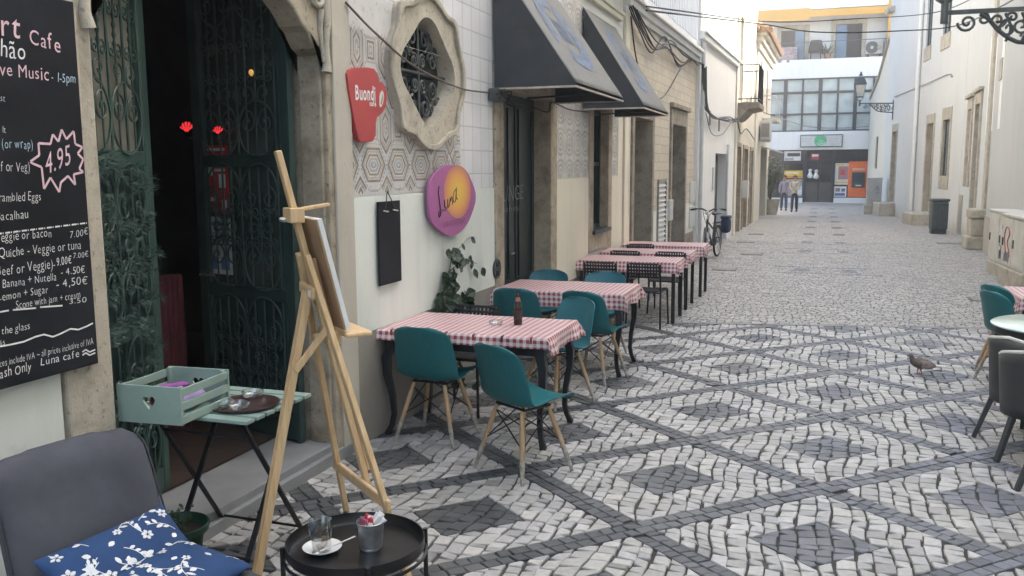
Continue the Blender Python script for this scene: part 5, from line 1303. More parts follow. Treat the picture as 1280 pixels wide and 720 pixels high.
m = MB(); m.lathe([(0, .004), (.036, .004), (.037, .0), (.038, .003), (.036, .009), (.039, .012), (.0395, .016), (.046, .092), (.0485, .094), (.0485, .098), (.046, .099), (.0445, .094), (.037, .012), (0, .010)], (0, 0, 0), 48); build('bucket', m, tin, bk, local=True, smooth=45)
m = MB(); m.sphere((-.046, -.012, .075), (.004, .012, .012), 10); build('ear', m, M['irongrey'], bk, local=True, smooth=60)
packs = [((-.012, .004, .088), .042, .055, 20, 30, 'r'), ((-.024, -.006, .082), .036, .05, -25, 10, 'm'), ((.004, -.01, .086), .034, .05, 5, -20, 'r'), ((-.002, -.002, .09), .03, .05, 60, 20, 'w'), ((.018, .004, .098), .034, .058, 40, 35, 'w'), ((.028, -.004, .094), .03, .06, 25, 50, 'w'), ((.024, .012, .1), .032, .055, 70, 40, 'w')]
pk = {'r': P('red_sugar_packet', (.62, .03, .05), .45, 0, .1, 30), 'w': P('white_sugar_packet', (.76, .76, .75), .5, 0, .05, 30), 'm': P('mauve_sugar_packet', (.35, .13, .2), .5, 0, .1, 30)}
pl = {'r': 'red paper sugar packet sticking out of the tin bucket', 'w': 'white paper sugar packet leaning out of the tin bucket to the right', 'm': 'mauve paper packet at the left inside the tin bucket'}
for (c, w_, h_, az, tl, kx) in packs:
    Mx = Matrix.Rotation(rad(az), 3, 'Z')@Matrix.Rotation(rad(tl), 3, 'Y'); m = MB(); b0 = Vector((bp.x, bp.y, tz))+Vector(c)
    m.grid(lambda u, v: b0+Mx@Vector(((u-.5)*w_*(1-.06*math.sin(v*PI)), .003*math.sin(u*PI)*math.sin(v*PI)+.002*math.sin(9*u+5*v), (v-.5)*h_)), 6, 6)
    tag(build('sugar_packet', m, pk[kx], origin=b0, smooth=60, solid=.003), pl[kx], 'sugar packet', 'sugar packets in the tin bucket')

# ---- armchair with cushions, bottom left
AR = rad(-104); AL = Vector((-2.12, 2.275, gz(2.3)))
ac_ = thing('slipper_chair', 'grey fabric armless lounge chair with blue flowered cushions, bottom left', 'armchair', AL, AR)
M['greycloth'] = P('slate_grey_upholstery', (.080, .084, .100), .85, 0, .22, 5, .35, 260, spec=.25)
# local: faces +y, back at -y
def fn_back(side):
    def fn(u, v):
        s = u*2-1; z = .30+v*.56; w_ = .29*(1-.10*v)*(1-max(0, (v-.82)/.18)**2.6*.42)
        y = -.30-.10*v-.05*v*v; th = .055*(1-(abs(s))**6)*(1-max(0, (v-.9)/.1)**4*.8)+.012
        return Vector((s*w_, y+(th if side else -th)+.015*s*s, z))
    return fn
m = MB(); n_u, n_v = 22, 22
def fb(u, v):                              # closed around: u goes about the slab
    a = u*2*PI; s = math.copysign(abs(math.cos(a))**.35, math.cos(a)); t_ = math.copysign(abs(math.sin(a))**.8, math.sin(a))
    vv = v; e = max(0, (vv-.80)/.2); w_ = .295*(1-.05*vv)*(1-e**4*.20); th = .062*(1-e**4*.75)
    return Vector((s*w_, -.25-.13*vv-.05*vv*vv+t_*th+.02*s*s, .28+vv*.565+.012*(1-s*s)*e+.004*math.sin(9*s+5*vv)))
m.grid(fb, 40, 24, cu=True); k0 = 24*40; m.add([fb(i/40, 1) for i in range(40)], [tuple(range(40))]); build('backrest', m, M['greycloth'], ac_, local=True, smooth=60)
def superbox(c, d, ex=5, n=28, k=14):
    mb_ = MB()
    def f(u, v):
        a, b = u*2*PI, (v-.5)*PI; g = lambda t, e: math.copysign(abs(t)**e, t)
        e = 2/ex; return Vector((c[0]+d[0]*g(math.cos(b), e)*g(math.cos(a), e), c[1]+d[1]*g(math.cos(b), e)*g(math.sin(a), e), c[2]+d[2]*g(math.sin(b), e)))
    mb_.grid(f, n, k, cu=True); return mb_
build('seat_cushion', superbox((0, .08, .335), (.30, .42, .095), 6), M['greycloth'], ac_, local=True, smooth=80, sub=1)
build('seat_base', superbox((0, .0, .19), (.285, .33, .07), 8), M['greycloth'], ac_, local=True, smooth=60)
for sx in (-1, 1):
    for y in (-.26, .28): m = MB(); m.tube([(sx*.24, y, .13), (sx*.25, y*1.03, 0)], [.02, .014], 10); build('leg', m, M['blackwood'], ac_, local=True, smooth=60)
pts_ = [fb(i/80, .995-.0) for i in range(80)]
for s in (-1, 1): pp = MB(); pp.tube([Vector((s*.297*(1-.05*v)*(1-max(0, (v-.80)/.2)**4*.20), -.25-.13*v-.05*v*v+.045, .28+.565*v)) for v in [i/20 for i in range(20)]], .0045, 6); build('piping', pp, P('dark_seam_piping', (.045, .046, .055), .85, 0, .1, 9), ac_, local=True, smooth=60)
def cushion(loc, rot, w_, h_, t_, label, seed, bend=0):
    o = thing('cushion', label, 'cushion', loc); o.rotation_euler = rot; r = random.Random(seed)
    MW[o.name] = Matrix.Translation(Vector(loc))@o.rotation_euler.to_matrix().to_4x4()
    def top(x, y, side=1):
        a, b = min(1, abs(x)/(w_/2)), min(1, abs(y)/(h_/2)); z = t_/2*(max(0, 1-a**3.2))**.55*(max(0, 1-b**3.2))**.55
        z *= 1+.06*math.sin(14*x+9*y+seed)+.05*math.sin(22*y-8*x)
        return side*z-bend*x*x
    sh = lambda u: math.copysign(1-(1-abs(u))**1.7, u)
    def corner(x, y): k = 1-.07*(1-(abs(x)/(w_/2))**2)*1.0; return x*(1-.06*(1-(2*abs(y)/h_)**2)), y*(1-.06*(1-(2*abs(x)/w_)**2))
    m = MB(); N = 30
    for side in (1, -1):
        def f(u, v): x, y = sh(u*2-1)*w_/2, sh(v*2-1)*h_/2; X, Y = corner(x, y); return Vector((X, Y, top(x, y, side)))
        m.grid(f, N, N)
    def onc(x, y, e=.0016): X, Y = corner(x, y); return Vector((X, Y, top(x, y)+e+.0012))
    def leafp(x, y, an, L, W, mt=1):
        c_, s_ = math.cos(an), math.sin(an); pr = [(0, 0), (.3, .42), (.6, .5), (.85, .3), (1, 0), (.85, -.3), (.6, -.5), (.3, -.42)]
        q = [(x+(a*L)*c_-(b*W)*s_, y+(a*L)*s_+(b*W)*c_) for a, b in pr]
        if all(abs(a) < w_*.49 and abs(b) < h_*.49 for a, b in q):
            ctr = onc(sum(a for a, b in q)/8, sum(b for a, b in q)/8, .0022); P_ = [onc(a, b) for a, b in q]
            for i in range(8): m.flat([ctr, P_[i], P_[(i+1) % 8]], mt)
    def flower(x, y, R0):
        n = r.choice((5, 6, 6)); a0 = r.uniform(0, 6)
        for k in range(n): leafp(x+.18*R0*math.cos(a0+2*PI*k/n), y+.18*R0*math.sin(a0+2*PI*k/n), a0+2*PI*k/n+r.uniform(-.15, .15), R0*r.uniform(.8, 1), R0*.62)
        leafp(x-.12*R0, y, 0, R0*.24, R0*.2, 0)
    def stem(x, y, an, L, cv_):
        pts = [(x, y)]; a = an
        for i in range(14): a += cv_/14; pts.append((pts[-1][0]+L/14*math.cos(a), pts[-1][1]+L/14*math.sin(a)))
        for i in range(14):
            (xa, ya), (xb, yb) = pts[i], pts[i+1]; d = math.hypot(xb-xa, yb-ya); nx, ny = -(yb-ya)/d*.0016, (xb-xa)/d*.0016
            q = [(xa+nx, ya+ny), (xb+nx, yb+ny), (xb-nx, yb-ny), (xa-nx, ya-ny)]
            if all(abs(a_) < w_*.48 and abs(b_) < h_*.48 for a_, b_ in q): m.flat([onc(a_, b_, .0012) for a_, b_ in q], 1)
            if i % 3 == 2: leafp(xb, yb, math.atan2(yb-ya, xb-xa)+r.choice((-1, 1))*r.uniform(.5, 1.0), r.uniform(.022, .04), r.uniform(.011, .017))
        return pts[-1]
    nx, ny = max(3, int(w_/.095)), max(3, int(h_/.085))
    for i in range(nx):
        for j in range(ny):
            x = (i+.5+r.uniform(-.22, .22))/nx*w_-w_/2; y = (j+.5+r.uniform(-.22, .22))/ny*h_-h_/2
            if r.random() < .62: flower(x, y, r.uniform(.016, .026))
            a = r.uniform(0, 6); stem(x, y, a, r.uniform(.09, .15), r.uniform(-1.6, 1.6))
            if r.random() < .5: leafp(x+.04, y-.03, r.uniform(0, 6), .03, .02)
    build('cover', m, [P('blue_flowered_cotton_%d' % seed, (.028, .066, .165), .85, 0, .12, 7, .3, 240, spec=.25), P('white_flower_print_%d' % seed, (.70, .72, .72), .85, 0, .12, 30)], o, local=True, smooth=60)
    return o
RZ = rad(-104); c0 = Vector(AL)
def arm_pt(x, y, z): return c0+Matrix.Rotation(RZ, 3, 'Z')@Vector((x, y, z))
def eul(tilt, yaw, roll=0): return (Matrix.Rotation(yaw, 3, 'Z')@Matrix.Rotation(tilt, 3, 'X')@Matrix.Rotation(roll, 3, 'Y')).to_euler()
cushion(arm_pt(-.01, -.085, .462), eul(rad(-37), RZ+rad(4), rad(4)), .50, .34, .12, 'blue cushion with white flowers leaning on the grey armchair back', 3)
cushion(arm_pt(-.02, .15, .474), eul(rad(-10), RZ+rad(14)), .44, .30, .10, 'blue cushion with white flowers lying flat on the armchair seat, in front', 8)

# ---- green bistro table with its load
M['sage'] = P('sage_green_paint', (.27, .375, .325), .5, 0, .12, 6, .08)
BT = (-2.60, 3.42); bzz = gz(3.4)
bt = thing('bistro_table', 'folding bistro table, sage slatted top on black crossed legs, by the cafe door', 'table', (BT[0], BT[1], bzz))
for k in range(7):
    m = MB(); y = -.231+k*.077; m.box((0, y, .728), (.56, .061, .018)); build('slat', m, M['sage'], bt, local=True, bevel=.004)
m = MB()
for s in (-1, 1): m.box((s*.22, 0, .712), (.02, .50, .014))
build('under_bar', m, M['black'], bt, local=True, bevel=.002)
for s in (-1, 1):
    for d in (-1, 1):
        m = MB(); x = s*(.235 if d > 0 else .20); m.bar((x, d*.235, 0), (x, -d*.225, .707), .012, .026, (1, 0, 0)); build('leg', m, M['black'], bt, local=True, bevel=.002)
m = MB()
for d in (-1, 1):
    for z in (.07, .64): m = MB(); m.tube([(-.22, d*.2, z), (.22, d*.2, z)], .007, 6); build('cross_rod', m, M['black'], bt, local=True, smooth=60)
tzz = bzz+.737
CRX, CRY = -2.712, 3.185; ca = rad(-2)
cr = thing('wooden_crate', 'sage green slatted crate with heart cutouts on the bistro table', 'crate', (CRX, CRY, tzz), rad(4))
LX, LY, LH = .40, .27, .155                # the long slatted sides run along x? the end boards carry the heart
def heart(s, n=28): return [(s*.9*(16*math.sin(t)**3)/16, s*(13*math.cos(t)-5*math.cos(2*t)-2*math.cos(3*t)-math.cos(4*t))/16) for t in [2*PI*i/n for i in range(n)]]
# end boards face -y and +y; slats run along y on the x sides
LH = .165; CW, CL = .318, .355
def endboard(y):
    n = 28; hp = heart(.034, n); out = []
    for i in range(n):
        t = math.atan2(hp[i][1], hp[i][0]); c_, s_ = math.cos(t), math.sin(t); k = min((CW/2)/max(1e-6, abs(c_)), (LH/2)/max(1e-6, abs(s_))); out.append((c_*k, s_*k))
    # square the outline up: nearest samples become the corners
    for cx, cy in ((1, 1), (-1, 1), (-1, -1), (1, -1)):
        i = min(range(n), key=lambda q: (out[q][0]-cx*CW/2)**2+(out[q][1]-cy*LH/2)**2); out[i] = (cx*CW/2, cy*LH/2)
    m = MB(); m.ring(out, [(a, b+.012) for a, b in hp], (0, y-.006, LH/2+.002), (1, 0, 0), (0, 0, 1), (0, 1, 0), .012); build('end_board', m, M['sage'], cr, local=True)
endboard(-CL/2); endboard(CL/2)
for s in (-1, 1):
    for k in range(3): m = MB(); m.box((s*(CW/2-.006), 0, .022+k*.060), (.011, CL-.014, .036)); build('slat', m, M['sage'], cr, local=True, bevel=.002)
    for y in (-CL/2+.02, CL/2-.02):
        m = MB(); m.box((s*(CW/2-.020), y, LH/2+.003), (.016, .026, LH-.002)); build('corner_post', m, M['sage'], cr, local=True, bevel=.002)
m = MB(); m.box((0, 0, .006), (CW-.03, CL-.03, .008)); build('base', m, M['sage'], cr, local=True)
def cloth_roll(x, y, z, r_, L, mat, lab, an):
    m = MB(); d = Vector((math.cos(an), math.sin(an), 0)); c = Vector((CRX, CRY, tzz))+Vector((x, y, z)); s_ = Vector((-d.y, d.x, 0))
    m.grid(lambda u, v: c+d*((v-.5)*L)+(s_*math.cos(u*2*PI)+Z3*math.sin(u*2*PI))*r_*(1+.12*math.sin(5*v*PI+7*u)+.1*math.sin(u*4*PI))*(math.sin(PI*min(.96, max(.04, v)))**.35), 16, 14, cu=True)
    tag(build('folded_cloth', m, mat, origin=c, smooth=70), lab, 'cloth', 'cloths in the crate')
cloth_roll(-.06, .04, .06, .045, .20, P('pink_cloth', (.45, .13, .16), .8, 0, .2, 9), 'pink folded cloth inside the crate, to the left', rad(80))
cloth_roll(.035, .0, .065, .045, .25, P('lilac_cloth', (.40, .30, .52), .8, 0, .2, 9), 'lilac folded cloth inside the crate, to the right', rad(85))
cloth_roll(-.03, .0, .115, .018, .18, P('purple_cloth', (.28, .08, .30), .8, 0, .3, 9), 'purple cloth on top of the others in the crate', rad(70))
_q = on_z(306, 507, tzz); px_, py_ = _q.x, _q.y
m = MB(); m.lathe([(0, .010), (.150, .010), (.158, .015), (.161, .014), (.150, 0), (0, 0)], (px_, py_, tzz), 44); tag(build('round_plate', m, P('brown_lacquer_plate', (.055, .03, .028), .3, 0, .2, 8), origin=(px_, py_, tzz), smooth=40), 'dark brown round plate holding glass ashtrays on the bistro table', 'plate')
GA = 'glass ashtrays on the brown plate'
_a = [on_z(*q, tzz+.01) for q in ((282, 508), (298, 511), (316, 496))]
ashtray((_a[0].x, _a[0].y, tzz+.0135), 'glass ashtray on the brown plate, leftmost of the three', .8, GA)
ashtray((_a[1].x, _a[1].y, tzz+.0135), 'glass ashtray on the brown plate, nearest the plate edge', .95, GA)
ashtray((_a[2].x, _a[2].y, tzz+.0135), 'glass ashtray on the brown plate, farthest and highest of the three', .95, GA)

# ---- green pot behind the armchair
pt_ = thing('plant_pot', 'dark green plastic pot with a few small sprouts, behind the armchair', 'plant pot', (-2.74, 3.17, gz(3.17)))
m = MB(); m.lathe([(.095, 0), (.125, .17), (.128, .175), (.145, .18), (.150, .21), (.142, .214), (.136, .19), (.118, .165), (0, .16)], (0, 0, 0), 40); build('pot', m, P('dark_green_plastic', (.012, .05, .030), .4, 0, .12, 6), pt_, local=True, smooth=40)
m = MB(); m.lathe([(0, .178), (.117, .172), (.117, .160)], (0, 0, 0), 24); build('soil', m, P('dark_soil', (.03, .022, .016), .95, 0, .4, 40, .8, 60), pt_, local=True, smooth=60)
m = MB(); r = random.Random(4)
for k in range(46):
    a = r.uniform(0, 6.3); q = r.uniform(0, .07); b = Vector((q*math.cos(a)-.01, q*math.sin(a)+.03, .17+r.uniform(.0, .11))); d = Vector((r.uniform(-1, 1), r.uniform(-1, 1), r.uniform(.1, 1))).normalized()*r.uniform(.018, .034); s_ = d.cross(Z3).normalized()*.008
    m.flat([b, b+d*.5+s_, b+d, b+d*.5-s_])
for k in range(9): a = r.uniform(0, 6.3); m.tube([(0, .03, .165), (.05*math.cos(a), .03+.05*math.sin(a), .24)], .0025, 5)
leafm = P('plant_leaf_green', (.045, .085, .03), .5, 0, .35, 9)
build('sprouts', m, leafm, pt_, local=True, recalc=False)

# ---- climbing plant on the wall
cp = thing('climbing_plant', 'leafy climbing plant on the white wall under the purple sign', 'plant', (-2.72, 6.45, gz(6.45)))
r = random.Random(9); XP = -2.80; vines = MB(); leaves = MB()
def leaf(b, d, L, W, n):
    d = d.normalized(); s_ = d.cross(n).normalized()*W; up = s_.cross(d).normalized()
    p = [b, b+d*L*.22+s_*.75, b+d*L*.5+s_, b+d*L*.78+s_*.62, b+d*L, b+d*L*.78-s_*.62, b+d*L*.5-s_, b+d*L*.22-s_*.75]; mid = [b+d*L*.3-up*W*.25, b+d*L*.7-up*W*.25]
    leaves.flat([p[0], p[1], p[2], mid[0]]); leaves.flat([mid[0], p[2], p[3], mid[1]]); leaves.flat([mid[1], p[3], p[4]]); leaves.flat([p[0], mid[0], p[6], p[7]]); leaves.flat([mid[0], mid[1], p[5], p[6]]); leaves.flat([mid[1], p[4], p[5]])
vp = lambda px, py: F1.at(px, py, .06)
v1 = [(575, 470), (566, 430), (560, 395), (562, 360), (566, 335), (568, 318), (576, 306), (588, 298), (594, 296)]
v2 = [(564, 375), (562, 350), (566, 338), (578, 328), (588, 325), (598, 330)]
v3 = [(560, 398), (552, 375), (556, 352), (560, 335)]
v4 = [(568, 400), (574, 380), (578, 365)]; v5 = [(570, 330), (565, 322), (560, 312)]
for vi, v in enumerate((v1, v2, v3, v4, v5)):
    P3 = [F1.pt(*vp(*q), .05+r.uniform(-.015, .03)) for q in v]; P3 = curve(P3, 30); vines.tube(P3, [.005-.003*i/30 for i in range(31)], 5)
    for i, q in enumerate(P3):
        dens = (3 if q.z < .8 else 1) if vi != 1 else 1
        for _ in range(dens):
            if r.random() < (.52 if q.z < .95 else .36):
                d = Vector((r.uniform(-.1, .35), r.uniform(-1, 1), r.uniform(-1.0, .3))); L = r.uniform(.075, .125)*(1.0 if q.z < .9 else .85); leaf(q+Vector((r.uniform(0, .04), r.uniform(-.06, .06), r.uniform(-.04, .04))), d, L, L*.43, Vector((1, r.uniform(-.9, -.1), r.uniform(0, .5))))
for k in range(42):                               # the bushy foot, behind the table
    q = F1.pt(6.40+r.gauss(0, .13), r.uniform(.02, .80), .06+abs(r.gauss(0, .1))); d = Vector((r.uniform(.1, .8), r.uniform(-1, 1), r.uniform(-.8, .5))); L = r.uniform(.07, .12); leaf(q, d, L, L*.38, Vector((1, .2, .3)))
build('stem', vines, P('brown_green_stem', (.10, .09, .045), .7, 0, .2, 9), cp, smooth=60)
build('leaves', leaves, P('dark_glossy_leaf', (.026, .048, .024), .45, 0, .45, 7), cp, recalc=False)
# ---- potted bush far down the street
pb = on_g(962, 268); g = gz(pb.y); bu = thing('potted_bush', 'bushy shrub in a pale concrete pot, at the far left corner', 'potted shrub', (pb.x, pb.y, g))
m = MB(); m.lathe([(.30, 0), (.40, .55), (.43, .62), (.43, .68), (.37, .68), (.35, .6), (0, .58)], (0, 0, 0), 26); build('pot', m, M['stonelight'], bu, local=True, smooth=40)
m = MB(); r = random.Random(5)
for k in range(5): m.tube(curve([(r.uniform(-.08, .08), r.uniform(-.08, .08), .58), (r.uniform(-.15, .15), r.uniform(-.15, .15), 1.2), (r.uniform(-.4, .4), r.uniform(-.4, .4), 1.9)], 8), .03, 6)
build('stems', m, P('bark', (.14, .11, .08), .9, 0, .2, 9), bu, local=True, smooth=60)
m = MB()
clumps = [(r.uniform(-.42, .42), r.uniform(-.4, .4), r.uniform(1.15, 2.45), r.uniform(.16, .30)) for _ in range(34)]
for cx, cy, cz, cr_ in clumps:
    for k in range(70):
        d = Vector((r.gauss(0, 1), r.gauss(0, 1), r.gauss(0, 1))).normalized(); b = Vector((cx, cy, cz))+d*cr_*r.uniform(.4, 1.0); e = Vector((r.uniform(-1, 1), r.uniform(-1, 1), r.uniform(-.6, 1))).normalized()*r.uniform(.06, .11); s_ = e.cross(Vector((r.uniform(-1, 1), r.uniform(-1, 1), 1))).normalized()*.022
        m.flat([b, b+e*.5+s_, b+e, b+e*.5-s_])
build('crown', m, P('grey_green_foliage', (.10, .125, .07), .55, 0, .5, 3), bu, local=True, recalc=False)

# ================================================================== THE IRON DOORS OF THE CAFE
def scroll(m, fn, cx, cz, r_, turns, a0, fl, rad_=.006, n=20):
    m.tube([fn(cx+r_*(1-.86*i/n)*math.cos(a0+fl*turns*2*PI*i/n), cz+r_*(1-.86*i/n)*math.sin(a0+fl*turns*2*PI*i/n)) for i in range(n+1)], rad_, 5)
def leafdoor(fn, W, H, fmat, parent, panes):
    """one door leaf in its own plane: fn(x across, z up, o toward the front)"""
    rails = [(.0, .14), (.88, .96), (1.72, 1.80), (H-.10, H)]
    def slab_(x0, x1, z0, z1, o0, o1, m):
        v = [fn(x, z, o) for o in (o0, o1) for x, z in ((x0, z0), (x1, z0), (x1, z1), (x0, z1))]; m.add(v, [(0, 1, 2, 3), (7, 6, 5, 4), (0, 4, 5, 1), (1, 5, 6, 2), (2, 6, 7, 3), (3, 7, 4, 0)])
    m = MB()
    slab_(0, .075, 0, H, -.025, .025, m); slab_(W-.075, W, 0, H, -.025, .025, m)
    for z0, z1 in rails: slab_(.075, W-.075, z0, z1, -.022, .022, m)
    slab_(.085, .11, .14, H-.1, -.012, .018, m); slab_(W-.11, W-.085, .14, H-.1, -.012, .018, m)
    build('door_frame', m, fmat, parent, bevel=.005)
    m = MB(); f0 = lambda x, z: fn(x, z, .028)
    xs = [.11+(W-.22)*k/4 for k in range(5)]
    for z0, z1 in ((.14, .88), (.96, 1.72), (1.80, H-.10)):
        for k in range(5):
            m.tube([f0(xs[k], z0), f0(xs[k], z1)], .007, 6)
        for k in range(4):
            x = (xs[k]+xs[k+1])/2; m.tube([f0(x, z0), f0(x, z1)], .0055, 5)
        for z, up in ((z0+.005, 1), (z1-.005, -1)):
            for k in (0, 2):
                c = (xs[k]+xs[k+2])/2; R_ = (xs[k+2]-xs[k])/2-.006
                m.tube([f0(c+R_*math.cos(t), z+up*(R_*.9+R_*1.05*math.sin(t)*1)) for t in [2*PI*i/24 for i in range(24)]], .0065, 5, closed=True)
                for s in (-1, 1): scroll(m, f0, c+s*R_*.5, z+up*R_*1.15, R_*.46, 1.3, PI/2+(0 if s > 0 else 0), s*up, .006)
                for s in (-1, 1): scroll(m, f0, c+s*R_*.45, z+up*R_*2.2, R_*.40, 1.2, -PI/2*up, -s*up, .0055)
        zc = (z0+z1)/2
        for k in range(4):
            x = (xs[k]+xs[k+1])/2
            for s in (-1, 1): scroll(m, f0, x+s*.035, zc+.10, .035, 1.2, -PI/2, s, .0055); scroll(m, f0, x+s*.035, zc-.10, .035, 1.2, PI/2, -s, .0055)
            m.tube([f0(x, zc+.09-i*.0225) for i in range(9)], [.005+.006*abs(math.sin(i*PI/2.0)) for i in range(9)], 6)
    build('scrollwork', m, fmat, parent, smooth=60)
    for (z0, z1, mt) in panes:
        m = MB(); slab_(.07, W-.07, z0, z1, -.012, -.004, m); build('panel', m, mt, parent)
gl = thing('iron_door', 'green wrought iron door leaf with scrolls, tinsel garland over its middle', 'door', (-3.02, 2.93, .08))
LA = rad(19)                                # the leaf stands a little open, into the cafe
def fnl(x, z, o=0): return Vector((-3.02-x*math.sin(LA)+o*math.cos(LA), 2.93+x*math.cos(LA)+o*math.sin(LA), .085+z))
M['frost'] = P('plain_beige_glass', (.19, .175, .145), .5, 0, .25, 3)  # flat beige for the panel behind the upper scrolls
leafdoor(fnl, .90, 3.02, M['green'], gl, [(.1, .92, M['greendark']), (.92, 1.76, M['greendark']), (1.76, 2.98, M['frost'])])
gr_ = thing('iron_door', 'dark green iron door leaf swung open into the cafe, posters behind its glass', 'door', (-3.1, 4.70, .08))
RA = rad(14)                                # swung a little past square
def fnr(x, z, o=0): return Vector((-3.03-x*math.cos(RA)-o*math.sin(RA), 4.70+x*math.sin(RA)-o*math.cos(RA), .085+z))
M['greenopen'] = P('deep_green_iron_paint', (.035, .065, .058), .42, .1, .25, 5)
leafdoor(fnr, .90, 3.02, M['greenopen'], gr_, [(.1, .92, M['greenopen']), (.92, 2.98, P('dim_greenish_glass', (.06, .08, .07), .25, 0, .3, 2))])
m = MB(); h = fnr(.84, 1.02, .03); m.tube([h, h+Vector((0, -.05, 0)), h+Vector((.11, -.05, 0))], .008, 8); build('handle', m, M['steel'], gr_, smooth=50)
# tinsel garland on the left leaf: one prickly rope wound through the scrolls
gm = MB(); r = random.Random(21); path = []
for i in range(9): path.append((.16+.58*((i % 2)), .98+i*.095, .05))
rope = curve([fnl(*p) for p in [(.2, .70, .05), (.7, .78, .05), (.5, .95, .055)]+path+[(.4, 1.75, .05)]], 260)
for q in rope:
    for _ in range(2):                      # each tuft is a little star of needles
        if r.random() < .25: continue
        b = q+Vector((r.uniform(-.01, .02), r.uniform(-.05, .05), r.uniform(-.05, .05))); ax_ = Vector((r.uniform(.1, 1), r.uniform(-1, 1), r.uniform(-1, 1))).normalized()
        for _k in range(11):
            d = (ax_*.7+Vector((r.uniform(-.6, .8), r.uniform(-1, 1), r.uniform(-1, 1)))).normalized()*r.uniform(.035, .062); s_ = d.cross(Vector((1, .3, .2))).normalized()*.0021
            gm.flat([b-s_, b+s_, b+d])
tag(build('tinsel_garland', gm, P('green_tinsel', (.030, .075, .062), .5, 0, .4, 9), origin=fnl(.4, .9, .05), recalc=False), 'bushy green tinsel garland wound through the left iron door', 'garland')
# posters on the open leaf's glass (seen through its bars)
def sheet_poster(x0, x1, z0, z1, base, marks, label):
    mats = [base]; m = MB()
    def q(a0, a1, b0, b1, o, k):
        v = [fnr(a, b, oo) for oo in (o, o+.0015) for a, b in ((a0, b0), (a1, b0), (a1, b1), (a0, b1))]; m.add(v, [(0, 1, 2, 3), (7, 6, 5, 4), (0, 4, 5, 1), (1, 5, 6, 2), (2, 6, 7, 3), (3, 7, 4, 0)], k)
    q(x0, x1, z0, z1, -.003, 0)
    for u0, u1, v0, v1, mt in marks:
        if mt not in mats: mats.append(mt)
        q(x0+(x1-x0)*u0, x0+(x1-x0)*u1, z0+(z1-z0)*v0, z0+(z1-z0)*v1, -.001, mats.index(mt))
    tag(build('door_poster', m, mats, origin=fnr(x0, z0)), label, 'poster')
dred, dwh, dbl = P('dim_red_print', (.55, .05, .06), .6, 0, .2, 6), P('dim_white_print', (.75, .75, .75), .6, 0, .15, 8), P('dim_blue_print', (.16, .26, .5), .6, 0, .15, 8)
sheet_poster(.60, .84, 1.42, 1.86, dred, [(.62, .92, .56, .80, dwh), (.12, .55, .62, .66, dwh), (.12, .38, .38, .58, dwh), (.3, .7, .3, .34, P('dim_grey_print', (.2, .1, .1), .6, 0, .1, 8)), (.1, .9, .92, .96, dwh), (.55, .75, .18, .24, dwh), (.1, .3, .05, .2, dwh)], 'dark red poster with white shapes behind the open door bars')
sheet_poster(.60, .84, 1.02, 1.40, dwh, [(.1, .9, .84, .9, dbl), (.1, .8, .7, .73, M['tgrey']), (.1, .7, .6, .63, M['tgrey']), (.1, .8, .5, .53, M['tgrey']), (.55, .92, .08, .30, dbl), (.1, .45, .08, .30, dbl)], 'white notice with blue squares under the red poster, behind the door bars')
# red lamps, an added yellow glow and a seat in the dim room
for (px, py, X, lab) in ((233, 158, -4.6, 'small red glowing glass lamp in the dark cafe, left one'), (272, 162, -3.62, 'small red glowing glass lamp in the dark cafe, right one, nearer the door leaf')):
    c = on_x(px, py, X); l = thing('red_lamp', lab, 'lamp', c)
    c_v = Vector((0, 0, 0)); m = MB(); 
    kk = 1.0 if X < -4 else .62
    for i in range(9):                      # a fan of thin glass petals
        a = -1.15+2.3*i/8; p0, p1 = Vector((.012*math.sin(a)*kk, 0, -.03*kk)), Vector((.062*math.sin(a)*kk, .01*(i % 2), (-.03+.062*math.cos(a))*kk)); s_ = Vector((math.cos(a), 0, -math.sin(a)))*.007*kk; m.flat([p0-s_*.3, p0+s_*.3, p1+s_, p1+s_.cross(Vector((0, 1, 0)))*0+(p1-p0)*.1+s_*0, p1-s_])
    m.lathe([(.012*kk, -.04*kk), (.018*kk, -.028*kk), (0, -.026*kk)], c_v, 12); build('glass_shade', m, emit('red_glow_%d' % px, (1, .05, .06), .13), l, local=True, smooth=60)
    m = MB(); m.tube([(0, 0, -.035), (0, 0, -.06)], .012, 8); m.tube([(0, 0, -.055), (0, 0, -.085), (-.05, .12, -.085)], .006, 6); build('wall_arm', m, M['iron'], l, local=True, smooth=60)
c = on_x(314, 92, -3.6); c = fnr(.50, 2.40, .16)*.0+on_y(314, 92, 4.52)
l = thing('yellow_lamp_reflection', 'small yellow glow, added for a lamp reflected in the dark open door leaf', 'lamp', c)
m = MB(); m.lathe([(.004, -.014), (.013, -.004), (.016, .010), (.009, .022), (0, .025)], (0, 0, 0), 16); build('reflected_bulb', m, emit('yellow_glow', (1, .55, .12), .06), l, local=True, smooth=60)  # added glowing bulb stands for a reflection in the door glass
m = MB(); m.tube([(0, 0, -.02), (0, .03, -.03), (0, .16, -.03)], .005, 6); build('added_holder', m, M['iron'], l, local=True, smooth=60)
so_ = thing('cafe_bench', 'dark red ribbed bench back inside the dim doorway', 'bench', (-3.95, 4.1, .085))
m = MB()
cb = on_x(232, 400, -3.95)
m.grid(lambda u, v: Vector((-3.95+.012*abs(math.sin(u*PI*22)), 3.72+u*1.05, .09+v*1.02)), 176, 2); m.box((-4.0, 4.245, .6), (.06, 1.05, 1.02)); build('ribbed_back', m, P('dark_red_ribbed_velvet', (.085, .012, .02), .8, 0, .25, 9), so_, smooth=60)
m = MB(); m.box((-4.25, 4.245, .45), (.5, 1.05, .1)); build('seat', m, bpy.data.materials['dark_red_ribbed_velvet'], so_, bevel=.02)

